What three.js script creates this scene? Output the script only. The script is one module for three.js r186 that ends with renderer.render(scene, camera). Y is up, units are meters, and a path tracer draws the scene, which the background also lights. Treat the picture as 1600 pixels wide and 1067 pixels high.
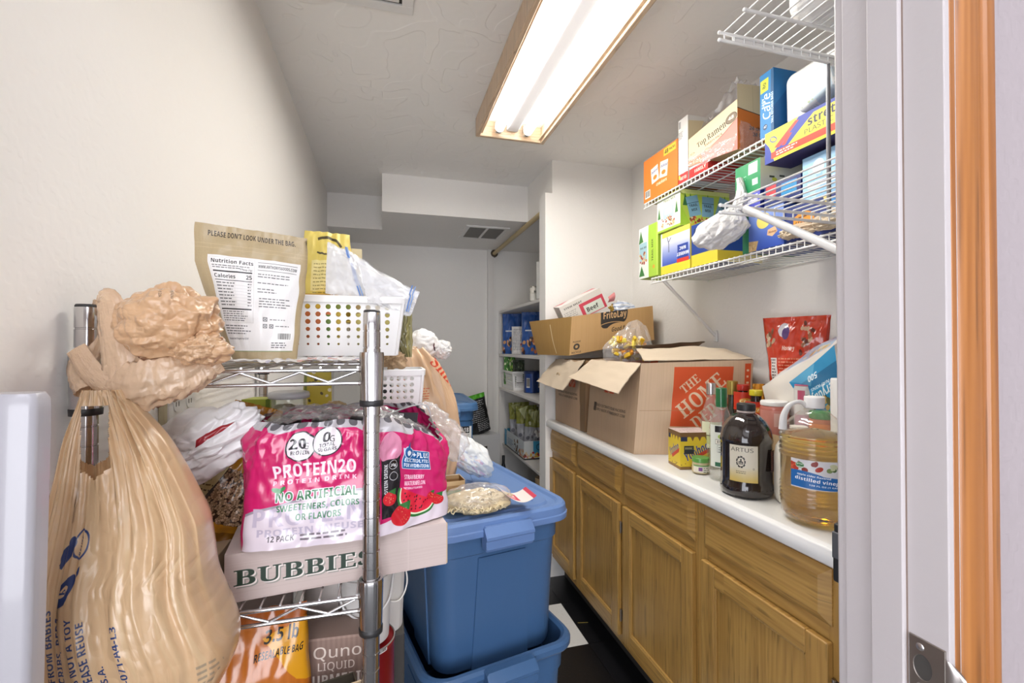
import * as THREE from 'three';
import { RoundedBoxGeometry } from 'three/addons/geometries/RoundedBoxGeometry.js';
import { mergeGeometries, mergeVertices, toCreasedNormals } from 'three/addons/utils/BufferGeometryUtils.js';
import { RectAreaLightUniformsLib } from 'three/addons/lights/RectAreaLightUniformsLib.js';
import { createNoise3D } from 'simplex-noise';

// ---------------------------------------------------------------- camera, light, exposure
const scene = new THREE.Scene();
const EYE = 1.343, YAW = 15.4, PITCH = 0.6, FOCAL = 720;
const camera = new THREE.PerspectiveCamera(2 * Math.atan(533.5 / FOCAL) * 180 / Math.PI, 1600 / 1067, 0.02, 60);
camera.position.set(0, EYE, 0);
camera.rotation.set(PITCH * Math.PI / 180, -YAW * Math.PI / 180, 0, 'YXZ');
scene.background = new THREE.Color(0.02, 0.02, 0.022);
const renderer = new THREE.WebGLRenderer({ antialias: true });
renderer.toneMapping = THREE.LinearToneMapping;
renderer.toneMappingExposure = 2.2;
renderer.shadowMap.enabled = true;
RectAreaLightUniformsLib.init();
const TUBE_LIGHT = 15.5, HALL_FILL = 1.2, BACK_FILL = 2.2, SIDE_FILL = 0.8;     // radiance of the fluorescent tubes and of the added hall fill lights
// one area light per lamp, facing down from (x, y, depth)
function areaLight(name, color, power, w, l, x, y, d) {
  const a = new THREE.RectAreaLight(color, power, w, l);
  a.name = name; a.position.set(x, y, -d); a.rotation.x = -Math.PI / 2;
  scene.add(a);
}
areaLight('fluorescent_tube_light', new THREE.Color(1.0, 0.975, 0.925), TUBE_LIGHT, 0.055, 1.2, 0.525, 2.352, 1.5);
areaLight('fluorescent_tube_light', new THREE.Color(1.0, 0.975, 0.925), TUBE_LIGHT, 0.055, 1.2, 0.665, 2.352, 1.5);
areaLight('added_panel_fill', new THREE.Color(0.93, 0.94, 1.0), HALL_FILL, 1.1, 0.9, 0.2, 2.40, -0.75);  // added fill, cast from an invented hall ceiling panel

// added fill light from two invented hall doors: one opposite the doorway, one on its left
for (const [x, z, turn, power] of [[-0.1, 2.52, 0, BACK_FILL], [-1.62, 0.95, -Math.PI / 2, SIDE_FILL]]) {
  const a = new THREE.RectAreaLight(new THREE.Color(0.95, 0.965, 1.0), power, 1.7, 1.95); a.name = 'added_hall_fill'; a.position.set(x, 1.08, z); a.rotation.y = turn; scene.add(a);
}

// ---------------------------------------------------------------- helpers
const { sin, cos, PI, abs, min, max, sqrt, pow, floor, hypot, sign } = Math;
function seeded(a) { return () => { a = (a + 0x6d2b79f5) | 0; let t = Math.imul(a ^ (a >>> 15), 1 | a); t = (t + Math.imul(t ^ (t >>> 7), 61 | t)) ^ t; return ((t ^ (t >>> 14)) >>> 0) / 4294967296; }; }
const rnd = seeded(7), n3 = createNoise3D(seeded(11));
const clamp = (x, a, b) => min(b, max(a, x)), lerp = (a, b, t) => a + (b - a) * t, smooth = (a, b, x) => { const t = clamp((x - a) / (b - a), 0, 1); return t * t * (3 - 2 * t); };
// piecewise-linear table lookup
function table(rows, x) { if (x <= rows[0][0]) return rows[0].slice(1); for (let i = 1; i < rows.length; i++) if (x <= rows[i][0]) { const t = (x - rows[i - 1][0]) / (rows[i][0] - rows[i - 1][0]); return rows[i].slice(1).map((v, k) => lerp(rows[i - 1][k + 1], v, t)); } return rows[rows.length - 1].slice(1); }
const V = (x, y, z) => new THREE.Vector3(x, y, z);
const taken = new Map();
function numbered(name) { const n = taken.get(name) ?? 0; taken.set(name, n + 1); return n ? name + '_' + String(n).padStart(3, '0') : name; }
function tag(o, label, category, group, kind) {
  if (label) o.userData.label = label;
  if (category) o.userData.category = category;
  if (group) o.userData.group = group;
  if (kind) o.userData.kind = kind;
  return o;
}
// a thing: a Group at its base; pos = [x, y, depth], turn in degrees about the vertical
function thing(name, label, category, pos = [0, 0, 0], turn = 0, group) {
  const o = new THREE.Group(); o.name = numbered(name); o.position.set(pos[0], pos[1], -pos[2]); o.rotation.y = turn * PI / 180;
  scene.add(o); return tag(o, label, category, group);
}
function part(name, geo, mat, parent, label, kind) {
  const m = new THREE.Mesh(geo, mat); m.name = numbered(name); parent.add(m);
  return tag(m, label, null, null, kind);
}
function solo(name, label, category, geo, mat, pos = [0, 0, 0], turn = 0, group) {
  const m = part(name, geo, mat, scene); m.position.set(pos[0], pos[1], -pos[2]); m.rotation.y = turn * PI / 180;
  return tag(m, label, category, group);
}
function struct(name, geo, mat, parent) { const m = part(name, geo, mat, parent ?? scene); if (!parent) m.userData.kind = 'structure'; return m; }
function subgroup(name, parent, label) { const g = new THREE.Group(); g.name = numbered(name); parent.add(g); if (label) g.userData.label = label; return g; }
function merge(list) {
  return mergeGeometries(list.map((g) => { const q = g.index ? g.toNonIndexed() : g.clone(); for (const k of Object.keys(q.attributes)) if (!['position', 'normal', 'uv'].includes(k)) q.deleteAttribute(k); q.clearGroups(); return q; }));
}
// uv in metres from the dominant axis of each normal; turned = grain runs across instead of up
function boxUV(g, turned = false, ox = 0, oy = 0) {
  const p = g.attributes.position, n = g.attributes.normal, uv = new Float32Array(p.count * 2);
  for (let i = 0; i < p.count; i++) {
    const x = p.getX(i), y = p.getY(i), z = p.getZ(i), a = abs(n.getX(i)), b = abs(n.getY(i)), c = abs(n.getZ(i));
    let u, v; if (a >= b && a >= c) { u = z; v = y; } else if (b >= c) { u = x; v = z; } else { u = x; v = y; }
    if (turned) [u, v] = [v, u];
    uv[2 * i] = u + ox; uv[2 * i + 1] = v + oy;
  }
  g.setAttribute('uv', new THREE.BufferAttribute(uv, 2)); return g;
}
// box by centre and size, edges rounded by r
function box(w, h, d, x = 0, y = 0, z = 0, r = 0, s = 2) {
  const g = r > 0 ? new RoundedBoxGeometry(w, h, d, s, min(r, w / 2.01, h / 2.01, d / 2.01)) : new THREE.BoxGeometry(w, h, d);
  g.translate(x, y, z); return g;
}
// box by its limits in room coordinates (x, y, depth)
function roomBox(x0, x1, y0, y1, d0, d1, r = 0) { return box(x1 - x0, y1 - y0, d1 - d0, (x0 + x1) / 2, (y0 + y1) / 2, -(d0 + d1) / 2, r); }
function rod(a, b, r, seg = 8, r2 = r) {
  const A = V(...a), B = V(...b), g = new THREE.CylinderGeometry(r2, r, A.distanceTo(B), seg);
  g.applyQuaternion(new THREE.Quaternion().setFromUnitVectors(V(0, 1, 0), B.clone().sub(A).normalize())); g.translate((A.x + B.x) / 2, (A.y + B.y) / 2, (A.z + B.z) / 2); return g;
}
function tube(pts, r, n = 40, seg = 8, closed = false) { return new THREE.TubeGeometry(new THREE.CatmullRomCurve3(pts.map((p) => V(...p)), closed), n, r, seg, closed); }
function lathe(profile, seg = 40) { return new THREE.LatheGeometry(profile.map(([r, y]) => new THREE.Vector2(max(r, 1e-4), y)), seg); }
// a surface over the unit square: fn(u, v) -> [x, y, z]
function sheet(nu, nv, fn, closed = false) {
  const pos = [], uv = [], idx = [];
  for (let j = 0; j <= nv; j++) for (let i = 0; i <= nu; i++) { const u = i / nu, v = j / nv; pos.push(...fn(closed && i === nu ? 0 : u, v)); uv.push(u, v); }
  for (let j = 0; j < nv; j++) for (let i = 0; i < nu; i++) { const a = j * (nu + 1) + i, b = a + 1, c = a + nu + 1, d = c + 1; idx.push(a, b, d, a, d, c); }
  const g = new THREE.BufferGeometry(); g.setAttribute('position', new THREE.Float32BufferAttribute(pos, 3)); g.setAttribute('uv', new THREE.Float32BufferAttribute(uv, 2)); g.setIndex(idx); g.computeVertexNormals();
  if (closed) { const n = g.attributes.normal; for (let j = 0; j <= nv; j++) { const a = j * (nu + 1), b = a + nu, x = n.getX(a) + n.getX(b), y = n.getY(a) + n.getY(b), z = n.getZ(a) + n.getZ(b), l = hypot(x, y, z) || 1; n.setXYZ(a, x / l, y / l, z / l); n.setXYZ(b, x / l, y / l, z / l); } }
  return g;
}
// outline of a rounded rectangle as [x, z] points, counter-clockwise seen from above (starting at the middle of the right side)
function rrect(w, l, r, k = 5) {
  const out = [], c = [[w / 2 - r, l / 2 - r, 0], [-w / 2 + r, l / 2 - r, 1], [-w / 2 + r, -l / 2 + r, 2], [w / 2 - r, -l / 2 + r, 3]];
  for (const [x, z, q] of c) for (let i = 0; i <= k; i++) { const a = (q + i / k) * PI / 2; out.push([x + r * cos(a), z + r * sin(a)]); }
  return out.map(([x, z]) => [x, -z]);
}
// skin over rings: each ring = { y, pts: [[x, z] ...] }; crease keeps edges sharp
function skin(rings, capBottom = false, capTop = false, crease = 0.7) {
  const pos = [], uv = [], idx = [], n = rings[0].pts.length;
  rings.forEach((r, j) => { for (let i = 0; i <= n; i++) { const p = r.pts[i % n]; pos.push(p[0], p.length > 2 ? p[1] : r.y, p.length > 2 ? p[2] : p[1]); uv.push(i / n, j / (rings.length - 1)); } });
  for (let j = 0; j < rings.length - 1; j++) for (let i = 0; i < n; i++) { const a = j * (n + 1) + i, b = a + 1, c = a + n + 1, d = c + 1; idx.push(a, b, d, a, d, c); }
  const cap = (j, up) => {
    const r = rings[j], at = pos.length / 3; let x = 0, y = 0, z = 0;
    r.pts.forEach((p) => { x += p[0] / n; y += (p.length > 2 ? p[1] : r.y) / n; z += (p.length > 2 ? p[2] : p[1]) / n; });
    pos.push(x, y, z); uv.push(0.5, 0.5);
    for (let i = 0; i <= n; i++) { const p = r.pts[i % n]; pos.push(p[0], p.length > 2 ? p[1] : r.y, p.length > 2 ? p[2] : p[1]); uv.push(0.5, 0.5); }
    for (let i = 0; i < n; i++) up ? idx.push(at, at + 1 + i, at + 2 + i) : idx.push(at, at + 2 + i, at + 1 + i);
  };
  if (capBottom) cap(0, false); if (capTop) cap(rings.length - 1, true);
  const g = new THREE.BufferGeometry(); g.setAttribute('position', new THREE.Float32BufferAttribute(pos, 3)); g.setAttribute('uv', new THREE.Float32BufferAttribute(uv, 2)); g.setIndex(idx);
  return toCreasedNormals(g, crease);
}
function bend(g, fn) { const p = g.attributes.position; for (let i = 0; i < p.count; i++) { const q = fn(p.getX(i), p.getY(i), p.getZ(i)); p.setXYZ(i, ...q); } g.computeVertexNormals(); return g; }
function ridge(x, y, z) { return 1 - 2 * abs(n3(x, y, z)); }
// creases: a sum of folded planes gives flat facets that meet in sharp folds, as crushed film does
function creases(seed, n, spread = 0.9) {
  const r = seeded(seed * 7 + 3), pl = [];
  for (let i = 0; i < n; i++) { const z = 2 * r() - 1, a = r() * 2 * PI, q = sqrt(1 - z * z); pl.push([q * cos(a), q * sin(a), z, (2 * r() - 1) * spread, (i % 2 ? 1 : -1) * (0.6 + 0.8 * r()), r() * 9]); }
  return (x, y, z) => { let h = 0; for (const [a, b, c, o, k, w] of pl) h += k * (abs(x * a + y * b + z * c - o + 0.10 * n3(x * 1.6 + w, y * 1.6, z * 1.6)) - 0.45); return h / sqrt(n); };
}
// crumple: patches of sharp folds in changing directions, as on crushed film; steep but shallow
function crumple(seed, n = 9, f0 = 1.6, f1 = 5.5) {
  const r = seeded(seed * 13 + 5), w = [];
  for (let i = 0; i < n; i++) { const z = 2 * r() - 1, a = r() * 2 * PI, q = sqrt(1 - z * z), f = lerp(f0, f1, i / (n - 1)); w.push([q * cos(a), q * sin(a), z, f, r() * 20, (0.6 + 0.6 * r()) / pow(f, 0.85)]); }
  const tri = (t) => { const q = t - floor(t); return 4 * abs(q - 0.5) - 1; };
  return (x, y, z) => { let h = 0; for (const [a, b, c, f, o, k] of w) { const m = smooth(-0.25, 0.35, n3(x * 1.2 + o, y * 1.2, z * 1.2)); if (m > 0) h += m * k * tri((x * a + y * b + z * c) * f * 0.5 + 0.45 * n3(x * 0.9 + o, y * 0.9 + 3, z * 0.9)); } return h; };
}
// a crumpled lump: a sphere scaled to (a, b, c), creased
function lump(a, b, c, amp, freq, seed = 0, detail = 24, shape) {
  let g = new THREE.IcosahedronGeometry(1, detail); g.deleteAttribute('uv'); g.deleteAttribute('normal'); g = mergeVertices(g, 1e-5);
  const p = g.attributes.position, uv = new Float32Array(p.count * 2), big = creases(seed + 1, 14), folds = crumple(seed + 2);
  for (let i = 0; i < p.count; i++) {
    let x = p.getX(i), y = p.getY(i), z = p.getZ(i); uv[2 * i] = 0.5 + 0.5 * x; uv[2 * i + 1] = 0.5 + 0.5 * y;
    const k = 1 + amp * (1.8 * big(x, y, z) + 0.95 * folds(x, y, z) + 0.4 * n3(x * freq * 0.6 + seed, y * freq * 0.6, z * freq * 0.6));
    x *= a * k; y *= b * k; z *= c * k; if (shape) [x, y, z] = shape(x, y, z); p.setXYZ(i, x, y, z);
  }
  g.setAttribute('uv', new THREE.BufferAttribute(uv, 2)); g.computeVertexNormals(); return g;
}
// ---- computed textures
function canvasTex(w, h, draw) {
  const c = document.createElement('canvas'); c.width = w; c.height = h; const x = c.getContext('2d'); draw(x, w, h);
  const t = new THREE.CanvasTexture(c); t.colorSpace = THREE.SRGBColorSpace; t.anisotropy = 8; return t;
}
function tile(t, ru, rv = ru) { t.wrapS = t.wrapT = THREE.RepeatWrapping; t.repeat.set(ru, rv); return t; }
// periodic value noise for tiling textures
function noiseGrid(seed) { const r = seeded(seed), G = 64, a = new Float32Array(G * G).map(() => r()); return (x, y, per) => { const xi = floor(x), yi = floor(y), fx = x - xi, fy = y - yi, s = fx * fx * (3 - 2 * fx), t = fy * fy * (3 - 2 * fy), m = (q) => ((q % per) + per) % per, at = (i, j) => a[(m(j) % G) * G + (m(i) % G)]; return lerp(lerp(at(xi, yi), at(xi + 1, yi), s), lerp(at(xi, yi + 1), at(xi + 1, yi + 1), s), t); }; }
function dataTex(n, fn, srgb = false) {
  const d = new Uint8Array(n * n * 4);
  for (let y = 0; y < n; y++) for (let x = 0; x < n; x++) { const c = fn(x / n, y / n), o = (y * n + x) * 4; if (typeof c === 'number') d[o] = d[o + 1] = d[o + 2] = clamp(c * 255, 0, 255); else for (let k = 0; k < 3; k++) d[o + k] = clamp(c[k] * 255, 0, 255); d[o + 3] = 255; }
  const t = new THREE.DataTexture(d, n, n); t.magFilter = THREE.LinearFilter; t.minFilter = THREE.LinearMipmapLinearFilter; t.wrapS = t.wrapT = THREE.RepeatWrapping; if (srgb) t.colorSpace = THREE.SRGBColorSpace; t.needsUpdate = true; return t;
}
const std = (color, roughness = 0.6, o = {}) => new THREE.MeshStandardMaterial({ color, roughness, ...o });
const phys = (color, roughness = 0.4, o = {}) => new THREE.MeshPhysicalMaterial({ color, roughness, ...o });
// canvas lettering: text, x, y (middle), size; o = { w: fitted width, a: align, f: font, c: colour, rot: degrees, s: outline colour, sw: outline width, i: italic, n: normal weight }
function T(x, text, px, py, size, o = {}) {
  x.save(); x.translate(px, py); if (o.rot) x.rotate(o.rot * PI / 180); x.font = (o.i ? 'italic ' : '') + (o.n ? '' : 'bold ') + size + 'px ' + (o.f ?? 'sans-serif'); x.textBaseline = 'middle'; x.textAlign = o.a ?? 'center';
  if (o.w) { const m = x.measureText(text).width; x.scale(o.w / m, 1); }
  if (o.skew) x.transform(1, 0, o.skew, 1, 0, 0);
  if (o.s) { x.strokeStyle = o.s; x.lineWidth = o.sw ?? size * 0.15; x.lineJoin = 'round'; x.strokeText(text, 0, 0); }
  x.fillStyle = o.c ?? '#222'; x.fillText(text, 0, 0); x.restore();
}
const R = (x, c, a, b, w, h) => { x.fillStyle = c; x.fillRect(a, b, w, h); };
function poly(x, c, pts) { x.fillStyle = c; x.beginPath(); pts.forEach((p, i) => (i ? x.lineTo(...p) : x.moveTo(...p))); x.closePath(); x.fill(); }
function disc(x, c, px, py, rx, ry = rx, rot = 0, stroke, sw) { x.beginPath(); x.ellipse(px, py, rx, ry, rot, 0, 2 * PI); if (c) { x.fillStyle = c; x.fill(); } if (stroke) { x.strokeStyle = stroke; x.lineWidth = sw ?? 2; x.stroke(); } }
// rows of small unreadable print
function fine(x, c, px, py, w, rows, lh, th, seed = 3) { const r = seeded(seed); x.fillStyle = c; for (let j = 0; j < rows; j++) { let a = 0; const end = w * (0.7 + 0.3 * r()); while (a < end) { const q = min(th * (1.5 + 4 * r()), end - a); x.fillRect(px + a, py + j * lh, q, th); a += q + th * 0.9; } } }
function barcode(x, px, py, w, h, seed = 5) { R(x, '#f6f4f0', px, py, w, h); const r = seeded(seed); let a = w * 0.06; while (a < w * 0.94) { const q = w * (0.008 + 0.03 * r()); R(x, '#222', px + a, py + h * 0.06, q, h * 0.8); a += q + w * (0.01 + 0.025 * r()); } }
function blobs(x, cols, px, py, w, h, n, r0, r1, seed = 9) { const r = seeded(seed); for (let i = 0; i < n; i++) disc(x, cols[floor(r() * cols.length)], px + w * r(), py + h * r(), lerp(r0, r1, r()), lerp(r0, r1, r()) * 0.8, r() * 3); }
// a printed carton: faces drawn into one unfolded canvas. faces: front, side (left and right unless left/right given), top
function printed(w, h, d, faces, s = 1400, base = '#ddd') {
  const k = min(1, 900 / ((w + d) * s)), q = s * k, W = max(8, Math.round(w * q)), Hh = max(8, Math.round(h * q)), D = max(8, Math.round(d * q));
  const map = canvasTex(W + D, Hh + D, (x) => {
    x.fillStyle = base; x.fillRect(0, 0, W + D, Hh + D);
    const put = (fn, a, b, fw, fh) => { if (!fn) return; x.save(); x.beginPath(); x.rect(a, b, fw, fh); x.clip(); x.translate(a, b); if (typeof fn === 'string') R(x, fn, 0, 0, fw, fh); else fn(x, fw, fh); x.restore(); };
    put(faces.front, 0, D, W, Hh); put(faces.side, W, D, D, Hh); put(faces.top, 0, 0, W, D);
  });
  const mat = std('#ffffff', faces.rough ?? 0.5, { map }), TW = W + D, TH = Hh + D;
  const at = { front: [0, D, W, Hh], side: [W, D, D, Hh], top: [0, 0, W, D] };
  return { mat, rect: (f) => { const [a, b, c, e] = at[f]; return [a / TW, 1 - (b + e) / TH, c / TW, e / TH]; } };
}
// cuboid from 4 bottom and 4 top corners (local [x, y, z], order: front-left, front-right, back-right, back-left), faces mapped to a printed sheet
function cornered(b, t, pr, { bulge = 0.003, seg = 8, wave = 0.002, seed = 1, open = false, bottom = true, frontTop } = {}) {
  const gs = [];
  const face = (p00, p10, p11, p01, f, rough) => {
    const [a, c, w, h] = pr ? pr.rect(f) : [0, 0, 1, 1];
    const A = V(...p00), B = V(...p10), C = V(...p11), D = V(...p01), n = B.clone().sub(A).cross(D.clone().sub(A)).normalize();
    const g = sheet(seg, seg, (u, v) => {
      const p = A.clone().multiplyScalar((1 - u) * (1 - v)).addScaledVector(B, u * (1 - v)).addScaledVector(C, u * v).addScaledVector(D, (1 - u) * v);
      const e = 16 * u * (1 - u) * v * (1 - v); p.addScaledVector(n, e * bulge + wave * e * n3(p.x * 9 + seed, p.y * 9, p.z * 9)); return [p.x, p.y, p.z];
    });
    const uv = g.attributes.uv; for (let i = 0; i < uv.count; i++) uv.setXY(i, a + w * clamp(uv.getX(i), 0.004, 0.996), c + h * clamp(uv.getY(i), 0.004, 0.996)); gs.push(g);
  };
  { const [q0, q1] = frontTop ?? [t[0], t[1]]; face(b[0], b[1], q1, q0, 'front'); } face(b[1], b[2], t[2], t[1], 'side'); face(b[2], b[3], t[3], t[2], 'front'); face(b[3], b[0], t[0], t[3], 'side');
  if (!open) face(t[0], t[1], t[2], t[3], 'top'); if (bottom) { bulge = 0; wave = 0; face(b[3], b[2], b[1], b[0], 'top'); }
  return merge(gs);
}
// upright printed box w x h x d at its base, straight or leaned
function printBox(name, label, category, pos, turn, [w, h, d], faces, o = {}) {
  const pr = printed(w, h, d, faces, o.s ?? 1400, o.base), x = w / 2, z = d / 2;
  const g = cornered([[-x, 0, z], [x, 0, z], [x, 0, -z], [-x, 0, -z]], [[-x, h, z], [x, h, z], [x, h, -z], [-x, h, -z]], pr, { bulge: o.bulge ?? 0.002, wave: o.wave ?? 0.0012, seg: o.seg ?? 6, seed: o.seed ?? 1 });
  const m = solo(name, label, category, g, pr.mat, pos, turn, o.group);
  if (o.tilt) m.rotation.set((o.tilt[0] ?? 0) * PI / 180, turn * PI / 180, (o.tilt[1] ?? 0) * PI / 180, 'YXZ');
  return m;
}
// a filled pouch standing at its base: w x h, thickness t; top sealed flat. uv: front and back both span the sheet
function pouch(w, h, t, { top = 1, bottom = 1, seam = 0.06, wrinkle = 0.004, seed = 1, gusset = 0.25, nu = 48, nv = 36, belly = 0.35, lean = 0, zig = 0 } = {}) {
  const g = sheet(nu, nv, (u, v) => {
    const a = u * 2, front = a <= 1, s = front ? a : 2 - a, e = 2 * s - 1, half = 0.5 * w * lerp(bottom, top, v) * (1 + 0.02 * n3(v * 4 + seed, 3, e));
    const fill = v < belly ? lerp(gusset, 1, sin(v / belly * PI / 2)) : pow(max(0, 1 - pow((v - belly) / (1 - belly - seam + 1e-6), 1.8)), 0.8);
    const th = 0.5 * t * max(fill, 0.03) * pow(max(0, 1 - e * e), 0.55) + 0.0008;
    const wr = wrinkle * (n3(e * 3 + seed, v * 5, front ? 1 : 9) + 0.6 * ridge(e * 4 + seed, v * 3 - e, front ? 4 : 7)) * smooth(0, 0.15, 1 - abs(e));
    const z = (front ? 1 : -1) * th + wr + lean * v * v * h + zig * n3(e * 1.3 + seed, v * 6, 2) * smooth(0.55, 1, v);
    return [half * e, h * v, z];
  }, true);
  const uv = g.attributes.uv; for (let i = 0; i < uv.count; i++) { const u = uv.getX(i) * 2; uv.setX(i, u <= 1 ? u : 2 - u); }
  return g;
}
// ---------------------------------------------------------------- materials
const ga = noiseGrid(1), gb = noiseGrid(2), gc = noiseGrid(3);
const peel = dataTex(512, (u, v) => { const a = ga(u * 60, v * 60, 60), b = gb(u * 28, v * 28, 28); return 0.5 + 0.5 * (smooth(0.35, 0.8, a) * 0.6 + (b - 0.5) * 0.7); });
const knock = dataTex(512, (u, v) => { const w = ga(u * 6, v * 6, 6) * 2, a = gb(u * 14 + w, v * 14 + w, 14), b = gc(u * 40, v * 40, 40); return 0.35 + 0.5 * smooth(0.52, 0.6, a) + 0.15 * b; });
const M = {};
M.wall = std(new THREE.Color(0.87, 0.85, 0.82), 0.75, { bumpMap: tile(peel.clone(), 2.2), bumpScale: 0.0007 });
M.ceiling = std(new THREE.Color(0.93, 0.91, 0.88), 0.85, { bumpMap: tile(knock, 1.3), bumpScale: 0.003 });
M.soffit = std(new THREE.Color(0.90, 0.88, 0.85), 0.8, { bumpMap: tile(peel.clone(), 2.2), bumpScale: 0.001 });
M.smoothWall = std(new THREE.Color(0.80, 0.775, 0.745), 0.6);
M.hallWall = std(new THREE.Color(0.37, 0.325, 0.335), 0.8, { bumpMap: tile(peel.clone(), 2.2), bumpScale: 0.001 });
M.jamb = std(new THREE.Color(0.49, 0.455, 0.455), 0.42, { bumpMap: tile(peel.clone(), 3), bumpScale: 0.0002 });
M.white = std(new THREE.Color(0.83, 0.82, 0.80), 0.4);
M.wire = phys(new THREE.Color(0.86, 0.86, 0.84), 0.28, { clearcoat: 0.3 });
M.chrome = std(new THREE.Color(0.60, 0.59, 0.59), 0.17, { metalness: 1 });
M.chromeSoft = std(new THREE.Color(0.62, 0.60, 0.59), 0.3, { metalness: 1 });
M.steel = std(new THREE.Color(0.42, 0.38, 0.34), 0.38, { metalness: 1 });
M.black = std(new THREE.Color(0.02, 0.02, 0.021), 0.45);
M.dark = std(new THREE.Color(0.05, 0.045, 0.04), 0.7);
M.laminate = phys(new THREE.Color(0.82, 0.82, 0.81), 0.32, { clearcoat: 0.15, clearcoatRoughness: 0.3 });
const oakTex = (seed, a, b) => canvasTex(512, 1024, (x, w, h) => {
  const r = seeded(seed), im = x.createImageData(w, h), g = noiseGrid(seed), q = noiseGrid(seed + 5);
  for (let j = 0; j < h; j++) for (let i = 0; i < w; i++) {
    const u = i / w, v = j / h, warp = g(u * 3, v * 2, 2) * 0.9 + 0.25 * g(u * 6, v * 2, 2), ring = 0.5 + 0.5 * sin((u * 13 + warp * 5) * 2 * PI), fib = g(u * 64, v * 3, 64), fine = q(u * 64, v * 8, 64), wide = q(u * 5, v * 1, 5), pore = smooth(0.70, 0.95, q(u * 62 + 7, v * 16, 62));
    const t = clamp(0.5 + 0.22 * (ring - 0.5) + 0.26 * (fib - 0.5) + 0.2 * (fine - 0.5) + 0.3 * (wide - 0.5), 0, 1), k = 1 - 0.16 * pore, o = (j * w + i) * 4;
    for (let c = 0; c < 3; c++) im.data[o + c] = lerp(b[c], a[c], t) * k; im.data[o + 3] = 255;
  }
  x.putImageData(im, 0, 0);
});
const oakMap = oakTex(21, [204, 164, 92], [158, 118, 58]);
M.oak = phys('#ffffff', 0.36, { map: tile(oakMap.clone(), 3.6, 0.9), clearcoat: 0.25, clearcoatRoughness: 0.35 });
M.oakLight = phys('#ffffff', 0.4, { map: tile(oakTex(33, [226, 203, 176], [196, 168, 138]), 4, 1.2) });
M.pine = phys('#ffffff', 0.34, { map: tile(oakTex(45, [182, 124, 70], [134, 80, 36]), 5.0, 0.5), clearcoat: 0.3, clearcoatRoughness: 0.3 });
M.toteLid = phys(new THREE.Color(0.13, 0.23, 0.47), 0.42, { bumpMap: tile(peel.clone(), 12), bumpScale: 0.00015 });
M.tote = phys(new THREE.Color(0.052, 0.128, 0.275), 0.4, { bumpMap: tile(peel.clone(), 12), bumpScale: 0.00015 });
M.basket = std(new THREE.Color(0.84, 0.83, 0.81), 0.42);
const fibre = dataTex(256, (u, v) => 0.5 + 0.5 * (ga(u * 50, v * 4, 50) * 0.5 + gb(u * 60, v * 60, 60) * 0.5));
M.card = std(new THREE.Color(0.50, 0.37, 0.23), 0.8, { bumpMap: tile(fibre, 3), bumpScale: 0.0003 });
M.cardLight = std(new THREE.Color(0.57, 0.47, 0.355), 0.8, { bumpMap: tile(fibre, 3), bumpScale: 0.0003 });
const crinkle = dataTex(512, (u, v) => { let h = 0; for (const [a, f] of [[1, 5], [0.6, 9], [0.4, 17]]) { const wx = ga(u * f, v * f, f), wy = gb(u * f + 3, v * f + 5, f); h += a * (abs(wx - 0.5) + abs(wy - 0.5)); } return clamp(h * 0.62, 0, 1); });
const crimp = (n, s = 0.004) => ({ bumpMap: tile(crinkle.clone(), n), bumpScale: s });
const tanBag = { transmission: 0.3, thickness: 0, roughness: 0.3, clearcoat: 0.35, clearcoatRoughness: 0.25, side: THREE.DoubleSide };
M.tanBag = phys(new THREE.Color(0.76, 0.55, 0.37), 0.3, { ...tanBag, ...crimp(2, 0.002) });
M.whiteBag = phys(new THREE.Color(0.86, 0.855, 0.85), 0.28, { transmission: 0.25, thickness: 0, clearcoat: 0.4, clearcoatRoughness: 0.2, side: THREE.DoubleSide, ...crimp(2, 0.003) });
M.clear = phys(new THREE.Color(0.97, 0.97, 0.98), 0.12, { transmission: 0.86, thickness: 0, side: THREE.DoubleSide });
M.clearHazy = phys(new THREE.Color(0.93, 0.93, 0.94), 0.3, { transmission: 0.7, thickness: 0, side: THREE.DoubleSide });
// ---------------------------------------------------------------- the room (x right, y up, depth away from the door; camera stands in the doorway)
const L = -0.40, RW = 1.47, BACK = 4.0, TOP = 2.44, LOW = 2.197, DOOR0 = 0.352, DOOR1 = 0.479, JX = 0.58, JL = -0.36;
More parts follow.
